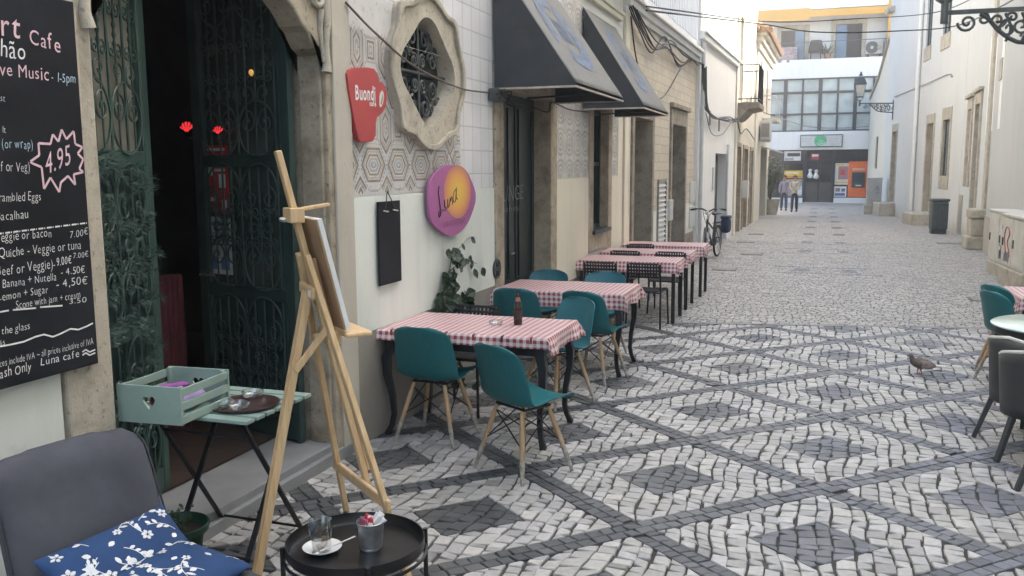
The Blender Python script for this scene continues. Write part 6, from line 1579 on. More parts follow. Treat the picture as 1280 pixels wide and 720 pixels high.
# ================================================================== WRITING
_gl = {}
def glyph(ch, bold=0):
    k = (ch, bold)
    if k not in _gl:
        c = bpy.data.curves.new('letter', 'FONT'); c.body = ch; c.size = 1; c.offset = bold; c.resolution_u = 3; c.fill_mode = 'FRONT'
        o = bpy.data.objects.new('letter', c); COL.objects.link(o); bpy.context.view_layer.update()
        ev = o.evaluated_get(bpy.context.evaluated_depsgraph_get()); me = ev.to_mesh()
        vs = [(v.co.x, v.co.y) for v in me.vertices]; fs = [tuple(p.vertices) for p in me.polygons]; ev.to_mesh_clear()
        bpy.data.objects.remove(o); bpy.data.curves.remove(c)
        adv = (max(v[0] for v in vs)+.09) if vs else .32
        _gl[k] = (vs, fs, adv)
    return _gl[k]
def write(m, s, O, u, v, h, width=None, jit=.05, bold=0, mat=0, seed=1, slant=0, rise=0):
    """letters laid on a surface from O along u; h is the capital height"""
    r = random.Random(seed); sz = h/.70; x = 0; tot = 0
    for ch in s: tot += glyph(ch, bold)[2] if ch != ' ' else .30
    k = width/(tot*sz) if width else 1
    O, u, v = Vector(O), Vector(u), Vector(v)
    for ch in s:
        if ch == ' ': x += .30; continue
        vs, fs, adv = glyph(ch, bold); a = r.uniform(-jit, jit)*1.6; sc = 1+r.uniform(-jit, jit)*1.5; dy = r.uniform(-jit, jit)*.7; c_, s_ = math.cos(a), math.sin(a)
        P_ = []
        for gx, gy in vs:
            X = (gx*c_-gy*s_)*sc+slant*gy; Y = (gx*s_+gy*c_)*sc+dy
            P_.append(O+u*((x+X)*sz*k)+v*(Y*sz+rise*(x+X)*sz*k))
        m.add(P_, fs, mat); x += adv
# ---- menu board
mbd = thing('menu_board', 'big black chalk menu board on the wall, lettered in white and pink chalk', 'menu board', (XW+.02, 2.4, 1.0))
BX = XW+.072
m = MB(); m.box((XW+.054, 1.98, 1.725), (.034, 1.70, 1.44)); build('board', m, M['slate'], mbd, bevel=.003)
m = MB(); m.box((XW+.054, 2.836, 1.725), (.03, .010, 1.438)); build('edge_strip', m, M['stonelight'], mbd)
bp_ = lambda px, py: (lambda q: (q.y, q.z))(on_x(px, py, BX))
def put_text(s, y, z, h, w_, jit, bold, mat, seed, slant, rise):
    m = MB(); write(m, s, (BX, y, z), (0, 1, 0), (0, 0, 1), h, w_, jit, bold, 0, seed, slant, rise); build('chalk_text', m, (M['chalk'], M['chalkpink'], M['chalkblue'])[mat], mbd, recalc=False)
def chalk(s, p0, p1, hpx, mat=0, bold=-.012, seed=1, jit=.05, slant=.08):
    (y0, z0), (y1, z1) = bp_(*p0), bp_(*p1); h = bp_(p0[0], p0[1]-hpx)[1]-z0
    put_text(s, y0, z0, h, y1-y0, jit, bold, mat, seed, slant, (z1-z0)/max(.01, y1-y0))
def left(s, p1, hpx, wpc=None, **k):             # right-justified: the start runs out of the picture
    y1, z1 = bp_(*p1); h = bp_(p1[0], p1[1]-hpx)[1]-z1; tot = sum(glyph(c_, -.012)[2] if c_ != ' ' else .3 for c_ in s)*h/.70*(wpc or .72)
    kk = dict(mat=0, bold=-.012, seed=1, jit=.05, slant=.08); kk.update(k)
    put_text(s, y1-tot, z1, h, tot, kk['jit'], kk['bold'], kk['mat'], kk['seed'], kk['slant'], 0)
left('Art', (27, 47), 28, .9, mat=1, bold=.004, seed=3); chalk('Cafe', (36, 53), (77, 66), 20, 1, 0, 4)
left('Olhão', (34, 75), 22, .8, bold=-.002, seed=5); left('Live Music', (62, 101), 16, .85, mat=1, bold=-.004, seed=6); chalk('- 1-5pm', (64, 101), (95, 104), 12, 2, -.008, 7)
left('Breakfast', (7, 127), 9, seed=8); left('Toast ham lt', (8, 166), 9, seed=9); left('Full (or wrap)', (42, 186), 12, .62, mat=2, bold=-.01, seed=10)
left('(beef or Veg)', (38, 214), 12, .62, seed=11); left('Scrambled Eggs', (52, 250), 11, .68, seed=12); left('Bacalhau', (36, 273), 11, .8, seed=13)
chalk('4.95', (57, 218), (90, 205), 26, 1, .0, 14, .03)
left('Veggie or bacon', (65, 296), 11, .72, seed=15); chalk('7.00€', (87, 298), (111, 293), 9, 0, -.012, 16)
left('Quiche - Veggie or tuna', (102, 311), 11, .72, seed=17); chalk('7.00€', (91, 323), (111, 321), 7, 0, -.012, 18)
left('(Beef or Veggie)-', (70, 335), 12, .68, seed=19); chalk('9.00€', (71, 333), (90, 329), 10, 0, .0, 20)
left('Banana + Nutella', (71, 350), 10, .74, seed=21); chalk('- 4.50€', (76, 344), (107, 341), 9, 0, -.008, 22)
left('Lemon + Sugar', (61, 366), 10, .78, seed=23); chalk('- 4,50€', (70, 360), (110, 355), 10, 0, -.008, 24)
left('Scone with jam + cream', (101, 372), 9, .70, seed=25); chalk('3.50', (86, 380), (109, 378), 7, 0, -.012, 26)
left('by the glass', (38, 411), 9, .85, seed=27); left('drinks', (7, 431), 8, seed=28)
left('Prices include IVA ~ all prices inclusive of IVA', (117, 430), 8, .62, seed=29); left('Cash Only', (40, 463), 12, .7, bold=-.004, seed=30); chalk('Luna cafe', (50, 457), (100, 446), 10, 0, -.004, 31)
def stroke(pts, w_=.004, mat=0, closed=False, own=True):
    ch = MB()
    Q = [bp_(*p) for p in pts]; n = len(Q)
    for i in range(n if closed else n-1):
        (a, b), (c_, d) = Q[i], Q[(i+1) % n]; L = math.hypot(c_-a, d-b) or 1e-6; nx, ny = -(d-b)/L*w_, (c_-a)/L*w_
        ch.flat([(BX+.0003, a+nx, b+ny), (BX+.0003, c_+nx, d+ny), (BX+.0003, c_-nx, d-ny), (BX+.0003, a-nx, b-ny)])
    build('chalk_drawing', ch, (M['chalk'], M['chalkpink'])[mat], mbd, recalc=False)
star = [(38, 202), (49, 194), (48, 179), (63, 180), (66, 168), (73, 177), (77, 162), (83, 174), (92, 164), (94, 180), (103, 184), (97, 192), (104, 199), (99, 211), (104, 215), (92, 218), (94, 231), (85, 220), (76, 228), (74, 240), (63, 222), (55, 236), (52, 209), (40, 204)]
stroke(star, .0045, 1, True)
for i in range(11): stroke([(i*10.4-4, 292.5-i*1.28), (i*10.4+2.2, 291.7-i*1.28)], .003)
for i in range(11): stroke([(i*10.4+3.4, 291.6-i*1.28), (i*10.4+4.4, 291.5-i*1.28)], .003)
for a, b in (((0, 390), (11, 388)), ((16, 387.5), (45, 385)), ((50, 384), (78, 382))): stroke([a, b], .003)
stroke([(0, 433), (12, 431), (30, 427), (44, 421), (55, 418), (66, 421), (76, 417), (88, 411), (98, 412), (108, 408), (116, 404)], .0032)
for dy in (0, 4): stroke([(103, 440+dy), (107, 437+dy), (112, 440+dy), (119, 437+dy)], .003)
# words on the dark shop door
wdm = MB(); DX = XW-.168+.018
def onwall(px, py, X): q = on_x(px, py, X); return q.y, q.z
for s, p0, p1, hp, sd in (('LOUNGE', (632.2, 252), (655, 249), 19, 1), ('dishes', (632.4, 265), (649, 263), 8, 2)):
    y1, z1 = onwall(*p1, DX); z0 = z1; hh = onwall(p1[0], p1[1]-hp, DX)[1]-z1; y0 = D1[0]+.06 if len(s) > 5 else D1[0]+.3
    write(wdm, s, (DX, y1-(1.05 if sd == 1 else .62), z1), (0, 1, 0), (0, 0, 1), hh, 1.05 if sd == 1 else .62, .02, -.012, 0, sd, .05)
build('chalk_words', wdm, P('grey_chalk_words', (.24, .26, .27), .9, 0, .2, 30), sd_, recalc=False)
# ---- small tile sign at the very top left
ts_ = thing('street_sign', 'pale blue edged white tile plaque above the menu board, cut by the picture', 'sign', (XW+.036, 2.4, 2.44))
_c = on_x(40, 11, XW+.045); m = MB(); m.box((XW+.034, _c.y-.31, _c.z+.16), (.02, .62, .32)); build('plaque', m, M['white'], ts_, bevel=.004)
m = MB(); rect_ring(m, F1, _c.y-.59, _c.y-.03, _c.z+.03, _c.z+.29, .010, .045, .050); build('border', m, M['tblue'], ts_)
# ---- red mug sign
ms = thing('mug_sign', 'red coffee mug shaped sign lettered Buondi cafe, on the patterned tiles', 'sign', (XW+.02, 5.3, 2.2))
def wp(px, py): q = on_x(px, py, XW+.06); return (q.y, q.z)
mug = [wp(*p) for p in ((433.5, 92), (436, 87), (442, 84.5), (460, 84), (468, 86), (471.5, 92), (473.5, 102), (478, 103), (482, 109), (483.5, 122), (482, 134), (477, 142), (471, 147), (469.5, 155), (468.5, 172), (466, 176.5), (458, 178), (451, 177.5), (448, 174), (445, 162), (440, 135), (436, 112))]
rm = P('matt_red_sign_paint', (.42, .055, .055), .55, 0, .1, 4)
hole = [wp(*p) for p in ((474.5, 117), (476, 114), (477.5, 113), (479, 116), (479.3, 122), (478.5, 128), (476.5, 133), (474.6, 134), (473.8, 131), (473.8, 122))]
m = MB()
cy_, cz_ = sum(p[0] for p in hole)/10, sum(p[1] for p in hole)/10
m.prism(mug, (XW+.026, 0, 0), (0, 1, 0), (0, 0, 1), (1, 0, 0), .036); build('mug_board', m, rm, ms, bevel=.004)
m = MB(); m.prism(hole, (XW+.0615, 0, 0), (0, 1, 0), (0, 0, 1), (1, 0, 0), .002); m2 = build('handle_hole', m, [M['tbase']], ms)
m = MB(); m.prism([(cy_+(a-cy_)*.55, cz_+(b-cz_)*.75) for a, b in hole[3:9]], (XW+.0638, 0, 0), (0, 1, 0), (0, 0, 1), (1, 0, 0), .001); build('hole_shadow_edge', m, M['tbrown'], ms)
m = MB(); a0, b0 = wp(443.5, 124.5); a1, b1 = wp(469.5, 125.5); hh = wp(443, 106)[1]-b0; write(m, 'Buondi', (XW+.0632, a0, b0), (0, 1, 0), (0, 0, 1), hh, a1-a0, 0, .02, 0, 1, 0, (b1-b0)/(a1-a0))
a0, b0 = wp(461.5, 132); a1, b1 = wp(470, 133); write(m, 'café', (XW+.0632, a0, b0), (0, 1, 0), (0, 0, 1), hh*.36, a1-a0, 0, .03, 0, 1, 0)
build('lettering', m, M['white'], ms, recalc=False)
# ---- round purple sign
ls = thing('round_sign', 'purple wavy edged round sign reading Luna with an orange oval, on a string', 'sign', (XW+.03, 6.75, 1.5))
LX_ = XW+.075; cq = on_x(564.5, 250, LX_); cy, cz = cq.y, cq.z; a_l, a_r = on_x(535, 250, LX_).y, on_x(594, 250, LX_).y; Ry = (a_r-a_l)/2; zt, zb = on_x(566, 205, LX_).z, on_x(562, 294.5, LX_).z; Rz = (zt-zb)/2; cz = (zt+zb)/2; cy = (a_l+a_r)/2
outl = []
for i in range(64):
    t = 2*PI*i/64; k = 1+.022*math.sin(3*t+.6)+.02*math.sin(5*t+2)+.012*math.sin(7*t+1); outl.append((cy+Ry*k*math.cos(t), cz+Rz*k*math.sin(t)))
m = MB(); m.prism(outl, (LX_-.022, 0, 0), (0, 1, 0), (0, 0, 1), (1, 0, 0), .022); build('board', m, P('mauve_sign_paint', (.36, .11, .28), .6, 0, .08, 4), ls, bevel=.003)
def orange():
    t = NT('airbrushed_orange_oval'); se = t.n('SeparateXYZ'); t.l(t.coord('Generated'), se.inputs[0]); a = t.math('ABSOLUTE', t.math('SUBTRACT', se.outputs[1], .5)); b = t.math('ABSOLUTE', t.math('SUBTRACT', se.outputs[2], .5)); q = t.math('ADD', t.math('MULTIPLY', a, a), t.math('MULTIPLY', b, b))
    return t.set(Base_Color=t.ramp(q, [(.0, (.75, .50, .09)), (.11, (.70, .33, .10)), (.25, (.48, .18, .16))]), Roughness=.6)
m = MB(); oc = on_x(572, 240, LX_); m.prism([(oc.y+.285*math.cos(2*PI*i/40), oc.z+.215*math.sin(2*PI*i/40)) for i in range(40)], (LX_, 0, 0), (0, 1, 0), (0, 0, 1), (1, 0, 0), .002); build('orange_oval', m, orange(), ls)
def sgn(pts, w_, m, o=.0032):
    C3 = curve([Vector((LX_+o, *( lambda q: (q.y, q.z))(on_x(*p, LX_)))) for p in pts], len(pts)*7)
    m.tube([Vector((LX_+o, q.y, q.z)) for q in C3], w_, 5)
m = MB()
sgn([(548.5, 233), (547.5, 240), (549, 252), (550.5, 266), (549, 271.5), (548, 267), (551, 262.5), (556, 262.5)], .0045, m)
sgn([(555, 250), (555.5, 258), (557.5, 260.5), (559, 257), (559, 249), (559.6, 258), (560.5, 259)], .0042, m)
sgn([(561.5, 258), (562, 247.5), (562.4, 252), (564, 246), (565, 250), (565, 256)], .0042, m)
sgn([(569.5, 236.5), (567, 240), (566, 248), (567, 252.5), (569, 250), (570, 234.5), (570, 247), (571.5, 249)], .0042, m)
y0, z0 = (lambda q: (q.y, q.z))(on_x(554, 285.5, LX_)); y1, z1 = (lambda q: (q.y, q.z))(on_x(581, 280, LX_))
write(m, 'LUNA ART CAFE OLHÃO', (LX_+.0022, y0, z0+.005), (0, 1, 0), (0, 0, 1), .045, y1-y0, .01, -.01, 0, 1, 0, .02)
build('lettering', m, P('dark_sign_lettering', (.05, .035, .045), .6, 0, .1, 8), ls, recalc=False)
hk = on_x(559, 190, XW+.02); m = MB(); m.tube([(LX_-.01, cy-.12, zt-.05), (XW+.03, hk.y, hk.z), (LX_-.01, cy+.10, zt-.04)], .003, 5); build('string', m, M['plinth'], ls)
# ---- narrow slate on a cord
nb = thing('slate_board', 'narrow blank black slate hanging by a cord on the white panel', 'chalkboard', (XW+.03, 5.6, 1.2))
q = [on_x(*p, XW+.05) for p in ((473, 253), (500, 250), (502, 351), (475.5, 357.5))]; y0, y1 = (q[0].y+q[3].y)/2, (q[1].y+q[2].y)/2; z1, z0 = (q[0].z+q[1].z)/2, (q[2].z+q[3].z)/2
m = MB(); m.box((XW+.043, (y0+y1)/2, (z0+z1)/2), (.016, y1-y0, z1-z0)); build('slate', m, M['slate'], nb, bevel=.002)
m = MB(); m.tube([(XW+.052, y0+.10, z1-.05), (XW+.045, (y0+y1)/2-.02, z1+.07), (XW+.052, y1-.08, z1-.05)], .004, 6); build('cord', m, P('leather_cord', (.09, .06, .04), .8, 0, .2, 9), nb)
m = MB()
for y in (y0+.10, y1-.08): m.tube([(XW+.054, y-.035, z1-.062), (XW+.056, y+.03, z1-.07)], .006, 6)
build('knot', m, M['tgrey'], nb, smooth=60)
# ---- round iron vent on the panel
vt = on_x(621, 336, XW+.03); v_ = thing('wall_vent', 'small round iron vent in the white panel, left of the dark door', 'vent', (XW+.025, vt.y, vt.z))
Mx = Matrix.Rotation(PI/2, 3, 'Y'); m = MB(); m.lathe([(.0, 0), (.095, 0), (.095, .014), (.085, .018), (.078, .010), (.0, .010)], (0, 0, 0), 28, 0, Mx); build('plate', m, M['irongrey'], v_, local=True, smooth=40)
m = MB()
for k in range(6): a = k*PI/3; m.bar((.012, .02*math.cos(a), .02*math.sin(a)), (.012, .075*math.cos(a), .075*math.sin(a)), .012, .008)
build('spokes', m, M['iron'], v_, local=True)

# ---- awnings
def awning(y0, y1, zb, zt, proj, label, name):
    t = thing('awning', label, 'awning', (XW, (y0+y1)/2, zb), 0, 'shop awnings'); o0 = .03; e = .012
    P_ = lambda y, x, z: Vector((XW+x, y, z))
    for y, nm in ((y0, 'side_panel'), (y1, 'side_panel')):
        m = MB(); m.prism([(o0, zb), (proj, zb), (proj, zb+.03), (o0, zt)], (XW, y-(e if y == y1 else 0), 0), (1, 0, 0), (0, 0, 1), (0, 1, 0), e); build(nm, m, M['awning'], t)
    nrm = Vector((zt-zb, 0, proj-o0)).normalized(); a, b = P_(y0, o0, zt), P_(y0, proj, zb+.03); m = MB(); L = (b-a).length; d = (b-a).normalized()
    def f(u, v): q = a+d*(v*L)+Vector((0, (y1-y0)*u, 0)); s_ = .012*math.sin(PI*v)*math.sin(PI*u); return q-nrm*s_
    m.grid(f, 20, 20); build('front_panel', m, M['awningfront'], t, smooth=60, solid=.004)
    m = MB(); n = 26; r = random.Random(int(y0*10))
    ring_ = []
    for ro, w0 in ((1.0, .20), ):
        pts = []
        for i in range(n):
            an = 2*PI*i/n; pts.append((.5+.30*math.cos(an)*(1+.08*math.sin(3*an)), .47+.36*math.sin(an)*(1+.06*math.sin(2*an+1))))
        inn = [(.5+(u-.5)*.58, .47+(v-.47)*.62) for u, v in pts]
        g = lambda u, v: f(u, v)+nrm*.006
        for i in range(n):
            j = (i+1) % n
            if i in (9, 10, 21): continue
            m.flat([g(*pts[i]), g(*pts[j]), g(*inn[j]), g(*inn[i])])
        for k in range(5): u0 = .42+.04*k; m.flat([g(u0, .38), g(u0+.025, .36), g(u0+.03, .58), g(u0, .56)])
    build('faded_print', m, M['awningblue'], t, recalc=False)
    m = MB(); bars = [(P_(y0, o0, zb), P_(y0, proj, zb)), (P_(y1, o0, zb), P_(y1, proj, zb)), (P_(y0, proj, zb), P_(y1, proj, zb))]
    for p, q in bars: m.bar(p+Vector((0, 0, -.006)), q+Vector((0, 0, -.006)), .018, .018)
    build('frame', m, M['stonelight'], t, bevel=.003)
    m = MB(); m.flat([P_(y0+.02, o0, zb+.02), P_(y1-.02, o0, zb+.02), P_(y1-.02, proj-.02, zb+.02), P_(y0+.02, proj-.02, zb+.02)]) if False else m.tube([P_((y0+y1)/2, .02, zb-.02), P_((y0+y1)/2, proj-.03, zb+.01)], .01, 6); build('stay', m, M['iron'], t)
za = on_y(650, 0, 7.7)
awning(7.70, 9.66, 2.50, 2.50+(za.z-2.5)/(1-(za.x-XW)/.79)*.98, .79, 'dark grey wedge awning over the dark shop door, nearest the viewer', 'a')
awning(10.86, 12.66, 2.50, 3.72, .79, 'dark grey wedge awning with a blue print over the narrow window, second one', 'b')
# ================================================================== BRACKET LAMPS
def bracket_lamp(base, dirn, L, s, label, drop, scr=1):
    """base on the wall, arm along dirn, lantern standing on the arm's tip"""
    d = Vector(dirn).normalized(); base = Vector(base)
    t = thing('bracket_lamp', label, 'street lamp', base); mt = M['irongrey']
    Q = lambda a, z, o=0: base+d*a+Z3*z+d.cross(Z3)*o
    m = MB(); m.bar(Q(0, 0), Q(L*.93, 0), .035*s, .04*s); m.tube([Q(L*.93, -.10*s), Q(L*.93, .14*s)], .035*s, 8)
    m.bar(Q(.02, .12*s), Q(.02, -.62*s), .05*s, .03*s)
    arm = build('bracket_arm', m, mt, t, smooth=40)
    m = MB(); k = L/1.45
    U = lambda u, z: Q(L*.93-u, z)
    m.tube(curve([U(.40, -.03), U(.50, -.08*s), U(.62, -.19*s), U(.78, -.28*s), U(.95, -.31*s), Q(.02, -.34*s)], 30), .020*s, 6)
    def sc(a, z, r_, tn, a0, fl, w_=.016): m.tube([Q(a+r_*(1-.85*i/20)*math.cos(a0+fl*tn*2*PI*i/20), z+r_*(1-.85*i/20)*math.sin(a0+fl*tn*2*PI*i/20)) for i in range(21)], w_*s, 6)
    for (u, z, r_, tn, a0, fl) in ((.26, -.10, .085, 1.5, 0, -1), (.44, -.075, .055, 1.2, PI/2, 1), (.60, -.09, .075, 1.4, PI, 1), (.72, -.17, .085, 1.3, PI/2, -1), (.76, -.07, .05, 1.2, 0, 1), (.86, -.15, .08, 1.3, PI, 1), (.93, -.25, .055, 1.3, 0, 1), (.98, -.09, .08, 1.4, 0, -1), (1.08, -.21, .10, 1.3, PI/2, 1), (1.14, -.07, .055, 1.2, 0, -1), (1.24, -.15, .11, 1.3, PI, 1), (1.38, -.22, .09, 1.3, 0, -1), (1.5, -.1, .09, 1.3, 0, 1)):
        if u < L*.93-.05: sc(L*.93-u, z*s, r_*s, tn, a0, fl, .0135)
    for u in (.70, .88, 1.05, 1.22):
        if u < L*.93-.1: m.tube(curve([U(u, -.29*s), U(u+.05, -.17*s), U(u-.02, -.03*s)], 10), .014*s, 5)
    build('scrollwork', m, mt, t, smooth=60)
    b = Q(L*.93, .14*s); hz = .46*s
    m = MB()
    for k4 in range(4):
        a = PI/4+k4*PI/2; c_, s_ = math.cos(a), math.sin(a)
        m.bar(b+Vector((c_*.165*s, s_*.165*s, .10*s)), b+Vector((c_*.27*s, s_*.27*s, .10*s+hz)), .018*s, .018*s); m.tube(curve([b+Vector((0, 0, -.06*s)), b+Vector((c_*.10*s, s_*.10*s, -.0)), b+Vector((c_*.17*s, s_*.17*s, .10*s))], 8), .012*s, 5)
    for r_, z in ((.17, .10), (.275, .10+hz/s)): m.prism([(r_*s*math.cos(PI/4+i*PI/2)*1.0, r_*s*math.sin(PI/4+i*PI/2)*1.0) for i in range(4)], b+Z3*(z*s-.012*s), (1, 0, 0), (0, 1, 0), Z3, .024*s)
    fr_ = build('lantern_frame', m, mt, t, smooth=30)
    m = MB(); vs = [b+Vector((r_*s*math.cos(PI/4+i*PI/2), r_*s*math.sin(PI/4+i*PI/2), z*s)) for r_, z in ((.155, .125), (.258, .10+hz/s-.015)) for i in range(4)]; m.add(vs, [(0, 1, 5, 4), (1, 2, 6, 5), (2, 3, 7, 6), (3, 0, 4, 7)])
    build('lantern_pane', m, P('frosted_lamp_pane', (.52, .52, .48), .3, 0, .1, 6), t)
    m = MB(); zt = .10+hz/s; vs = [b+Vector((r_*s*math.cos(PI/4+i*PI/2), r_*s*math.sin(PI/4+i*PI/2), z*s)) for r_, z in ((.31, zt+.01), (.29, zt+.05), (.20, zt+.20), (.09, zt+.29)) for i in range(4)]
    m.add(vs, [(3, 2, 1, 0)]+[(4*j+i, 4*j+(i+1) % 4, 4*j+4+(i+1) % 4, 4*j+4+i) for j in range(3) for i in range(4)]+[(12, 13, 14, 15)]); m.lathe([(.06*s, 0), (.07*s, .04*s), (.03*s, .07*s), (.045*s, .11*s), (0, .16*s)], b+Z3*((zt+.32)*s), 10)
    build('lantern_roof', m, mt, t)
    return t
e1 = on_y(1180, 17, 12.6); wx1 = FR1.at(1290, 17)
near_base = Vector((3.06, 12.6, e1.z)); bracket_lamp(near_base, (-1, -.03, 0), (near_base.x-e1.x)/.93, 1.3, 'grey iron bracket lamp with scrolled arm at the top right, cut by the picture', 0)
a, z = FR3.at(1117, 129); q = FR3.pt(a, z); e2 = on_y(1074.5, 130, q.y-.35); dd = (e2-q); dd.z = 0
bracket_lamp(q, dd, dd.length/.93, 1.15, 'grey iron bracket lamp on the far white wall at the right, whole lantern showing', 0)

# ================================================================== CABLES
def cable(pts, r_, label, name='overhead_cable', mat=None, sag=0, n=40, origin=None):
    P_ = curve([Vector(p) for p in pts], n) if len(pts) > 2 else [Vector(pts[0]).lerp(Vector(pts[1]), i/n)-Z3*(sag*4*(i/n)*(1-i/n)) for i in range(n+1)]
    m = MB(); m.tube(P_, r_, 6); return tag(build(name, m, mat or M['iron'], origin=P_[0], smooth=60), label, 'cable')
# the two wires that swing over the street from the left ledge to the right wall
A1 = F2.pt(.35, 4.36, .25); A1b = on_x(818, 10, -2.7)
B1 = on_x(1280, 3, 3.3); cable([on_x(808, 8, -2.6), on_y(960, 27, 24), on_y(1060, 24, 25), on_x(1180, 13, 3.2), FR1.pt(9, 4.9, .02)], .014, 'upper black overhead wire swinging across the street to the right wall')
cable([on_x(808, 13, -2.6), on_y(955, 30.5, 24), on_y(1020, 40, 24), on_y(1115, 39, 25), on_x(1200, 31, 3.3), FR1.pt(8, 4.6, .02)], .016, 'lower black overhead wire swinging across the street to the right wall')
cable([on_x(432, 3, XW+.06), on_x(470, 42, XW+.06), on_x(520, 84, XW+.10), on_x(575, 110, XW+.09), on_x(612, 116, XW+.06)], .0075, 'thin brown wire hanging across the oval window of the cafe', mat=P('brown_wire', (.12, .085, .07), .6, 0, .2, 9))
m_ = thing('junction_box', 'small weathered junction box on the wall below the first awning', 'junction box', on_x(620, 117, XW+.05))
m = MB(); c = on_x(622, 119, XW+.07); m.box(c, (.10, .22, .11)); build('box', m, M['irongrey'], m_, bevel=.012)
m = MB(); r = random.Random(2)
for k in range(6): m.tube(curve([c+Vector((.04, -.1, .02)), c+Vector((.06+r.uniform(0, .05), r.uniform(-.2, .2), r.uniform(-.1, .1))), c+Vector((.03, .16, r.uniform(-.08, .06)))], 8), .005, 5)
build('loose_wires', m, M['iron'], m_, smooth=60)
cable([on_x(624, 123, XW+.03), on_x(660, 132, XW-.05), on_x(685, 140, XW+.06), on_x(690, 128, XW+.08), on_x(712, 137, XW+.04), on_x(735, 140, XW+.06)], .008, 'black cable looping under the first awning from wall to tiles')
r = random.Random(8)
for k in range(5):
    o = .06+.03*k
    pts = [F2.pt(a_, z_+r.uniform(-.05, .05), o) for a_, z_ in ((.1, 4.1), (.8, 3.95), (1.8, 3.78+r.uniform(-.15, .1)), (3.0, 3.98+r.uniform(-.12, .05)), (4.4, 3.85+r.uniform(-.15, .1)), (5.8, 3.98), (6.9, 3.98))]
    cable(pts, .013, 'black cable in the tangled bundle under the tiled house cornice', 'wall_cable').__setitem__('group', 'tangled cables under the cornice')
cable([F2.pt(.15, 4.0, .08), F2.pt(.5, 3.4, .1), F2.pt(1.3, 2.95, .12), F2.pt(2.6, 3.0, .12), F2.pt(4.4, 3.65, .1)], .012, 'single black cable drooping low over the buff tiles', 'wall_cable')
for k in range(4):
    pts = [F3.pt(a_, z_+r.uniform(-.07, .07), .05+.03*k) for a_, z_ in ((.0, 4.0), (.25, 3.2), (1.2, 2.95), (2.6, 2.95), (4.2, 3.0), (5.6, 3.05), (6.2, 3.1))]
    cable(pts, .016, 'grey cable in the bundle running along the tall white house', 'wall_cable', M['irongrey']).__setitem__('group', 'cables along the white house')
cable([F3.pt(.6, 3.0, .06), F3.pt(1.6, 2.55, .06), F3.pt(3.4, 2.6, .06), F3.pt(5.0, 2.95, .06)], .009, 'thin cable sagging in a loop on the tall white house', 'wall_cable', M['irongrey'])
cable([F4.pt(0, 3.1, .08), F4.pt(1.2, 2.75, .08), F4.pt(3.2, 2.95, .08), F4.pt(6.5, 2.7, .08)], .02, 'grey cable sagging along the cream house under its balcony', 'wall_cable', M['irongrey'])
cable([F5.pt(2.0, 3.8, .1), on_y(1010, 158, 55), on_y(1050, 160, 57), on_y(1086, 158, 57)], .02, 'thin far wire drooping before the wide windows of the end building', 'overhead_cable', M['irongrey'])
a_, z_ = FR3.at(1128, 117); b_, zb_ = FR3.at(1189, 92)
cable([FR3.pt(FR3.a(1119, 121), FR3.z(1119, 121), .04), FR3.pt(FR3.a(1146, 110), FR3.z(1146, 110), .04), FR3.pt(FR3.a(1186, 93), FR3.z(1186, 93), .04), FR3.pt(FR3.a(1191, 96), FR3.z(1191, 96), .04), FR2.pt(FR2.a(1201, 90), FR2.z(1201, 90), .04), FR2.pt(FR2.a(1207, 64), FR2.z(1207, 64), .04)], .02, 'grey cable rising along the long white wall on the right', 'wall_cable', M['tgrey'])
m = MB(); a, z = FR2.at(1206, 62); slab(m, FR2, a-.12, a+.12, z-.13, z+.13, .002, .1); o = build('wall_box', m, M['irongrey'], origin=FR2.pt(a, z, 0), bevel=.01); tag(o, 'small grey box high on the right white wall, at the end of its cable', 'junction box')

# ================================================================== STREET FURNITURE
b_ = on_g(1172, 292); lb = thing('litter_bin', 'dark grey ribbed litter bin by the right wall', 'litter bin', (b_.x, b_.y, gz(b_.y)), rad(8))
bm_ = P('dark_grey_bin', (.085, .10, .105), .5, .2, .15, 9)
m = MB(); W_, D_, H_ = .50, .42, 1.0
m.box((0, 0, .06), (.4, .3, .12)); build('foot', m, M['irongrey'], lb, local=True)
m = MB(); m.box((0, 0, .12+.42), (W_-.05, D_-.05, .84)); body = build('body', m, bm_, lb, local=True, bevel=.05, seg=4)
for k in range(9):
    m = MB(); x = -W_/2+.06+k*(W_-.12)/8; m.box((x, -D_/2+.02, .53), (.045, .03, .76)); m.box((x, D_/2-.02, .53), (.045, .03, .76)); build('rib', m, bm_, body, local=True, bevel=.008)
m = MB(); m.box((0, 0, 1.0), (W_, D_, .09)); build('lid', m, bm_, lb, local=True, bevel=.03, seg=3)
m = MB(); m.box((0, -D_/2-.002, .88), (W_-.12, .02, .05)); build('band', m, M['irongrey'], lb, local=True)
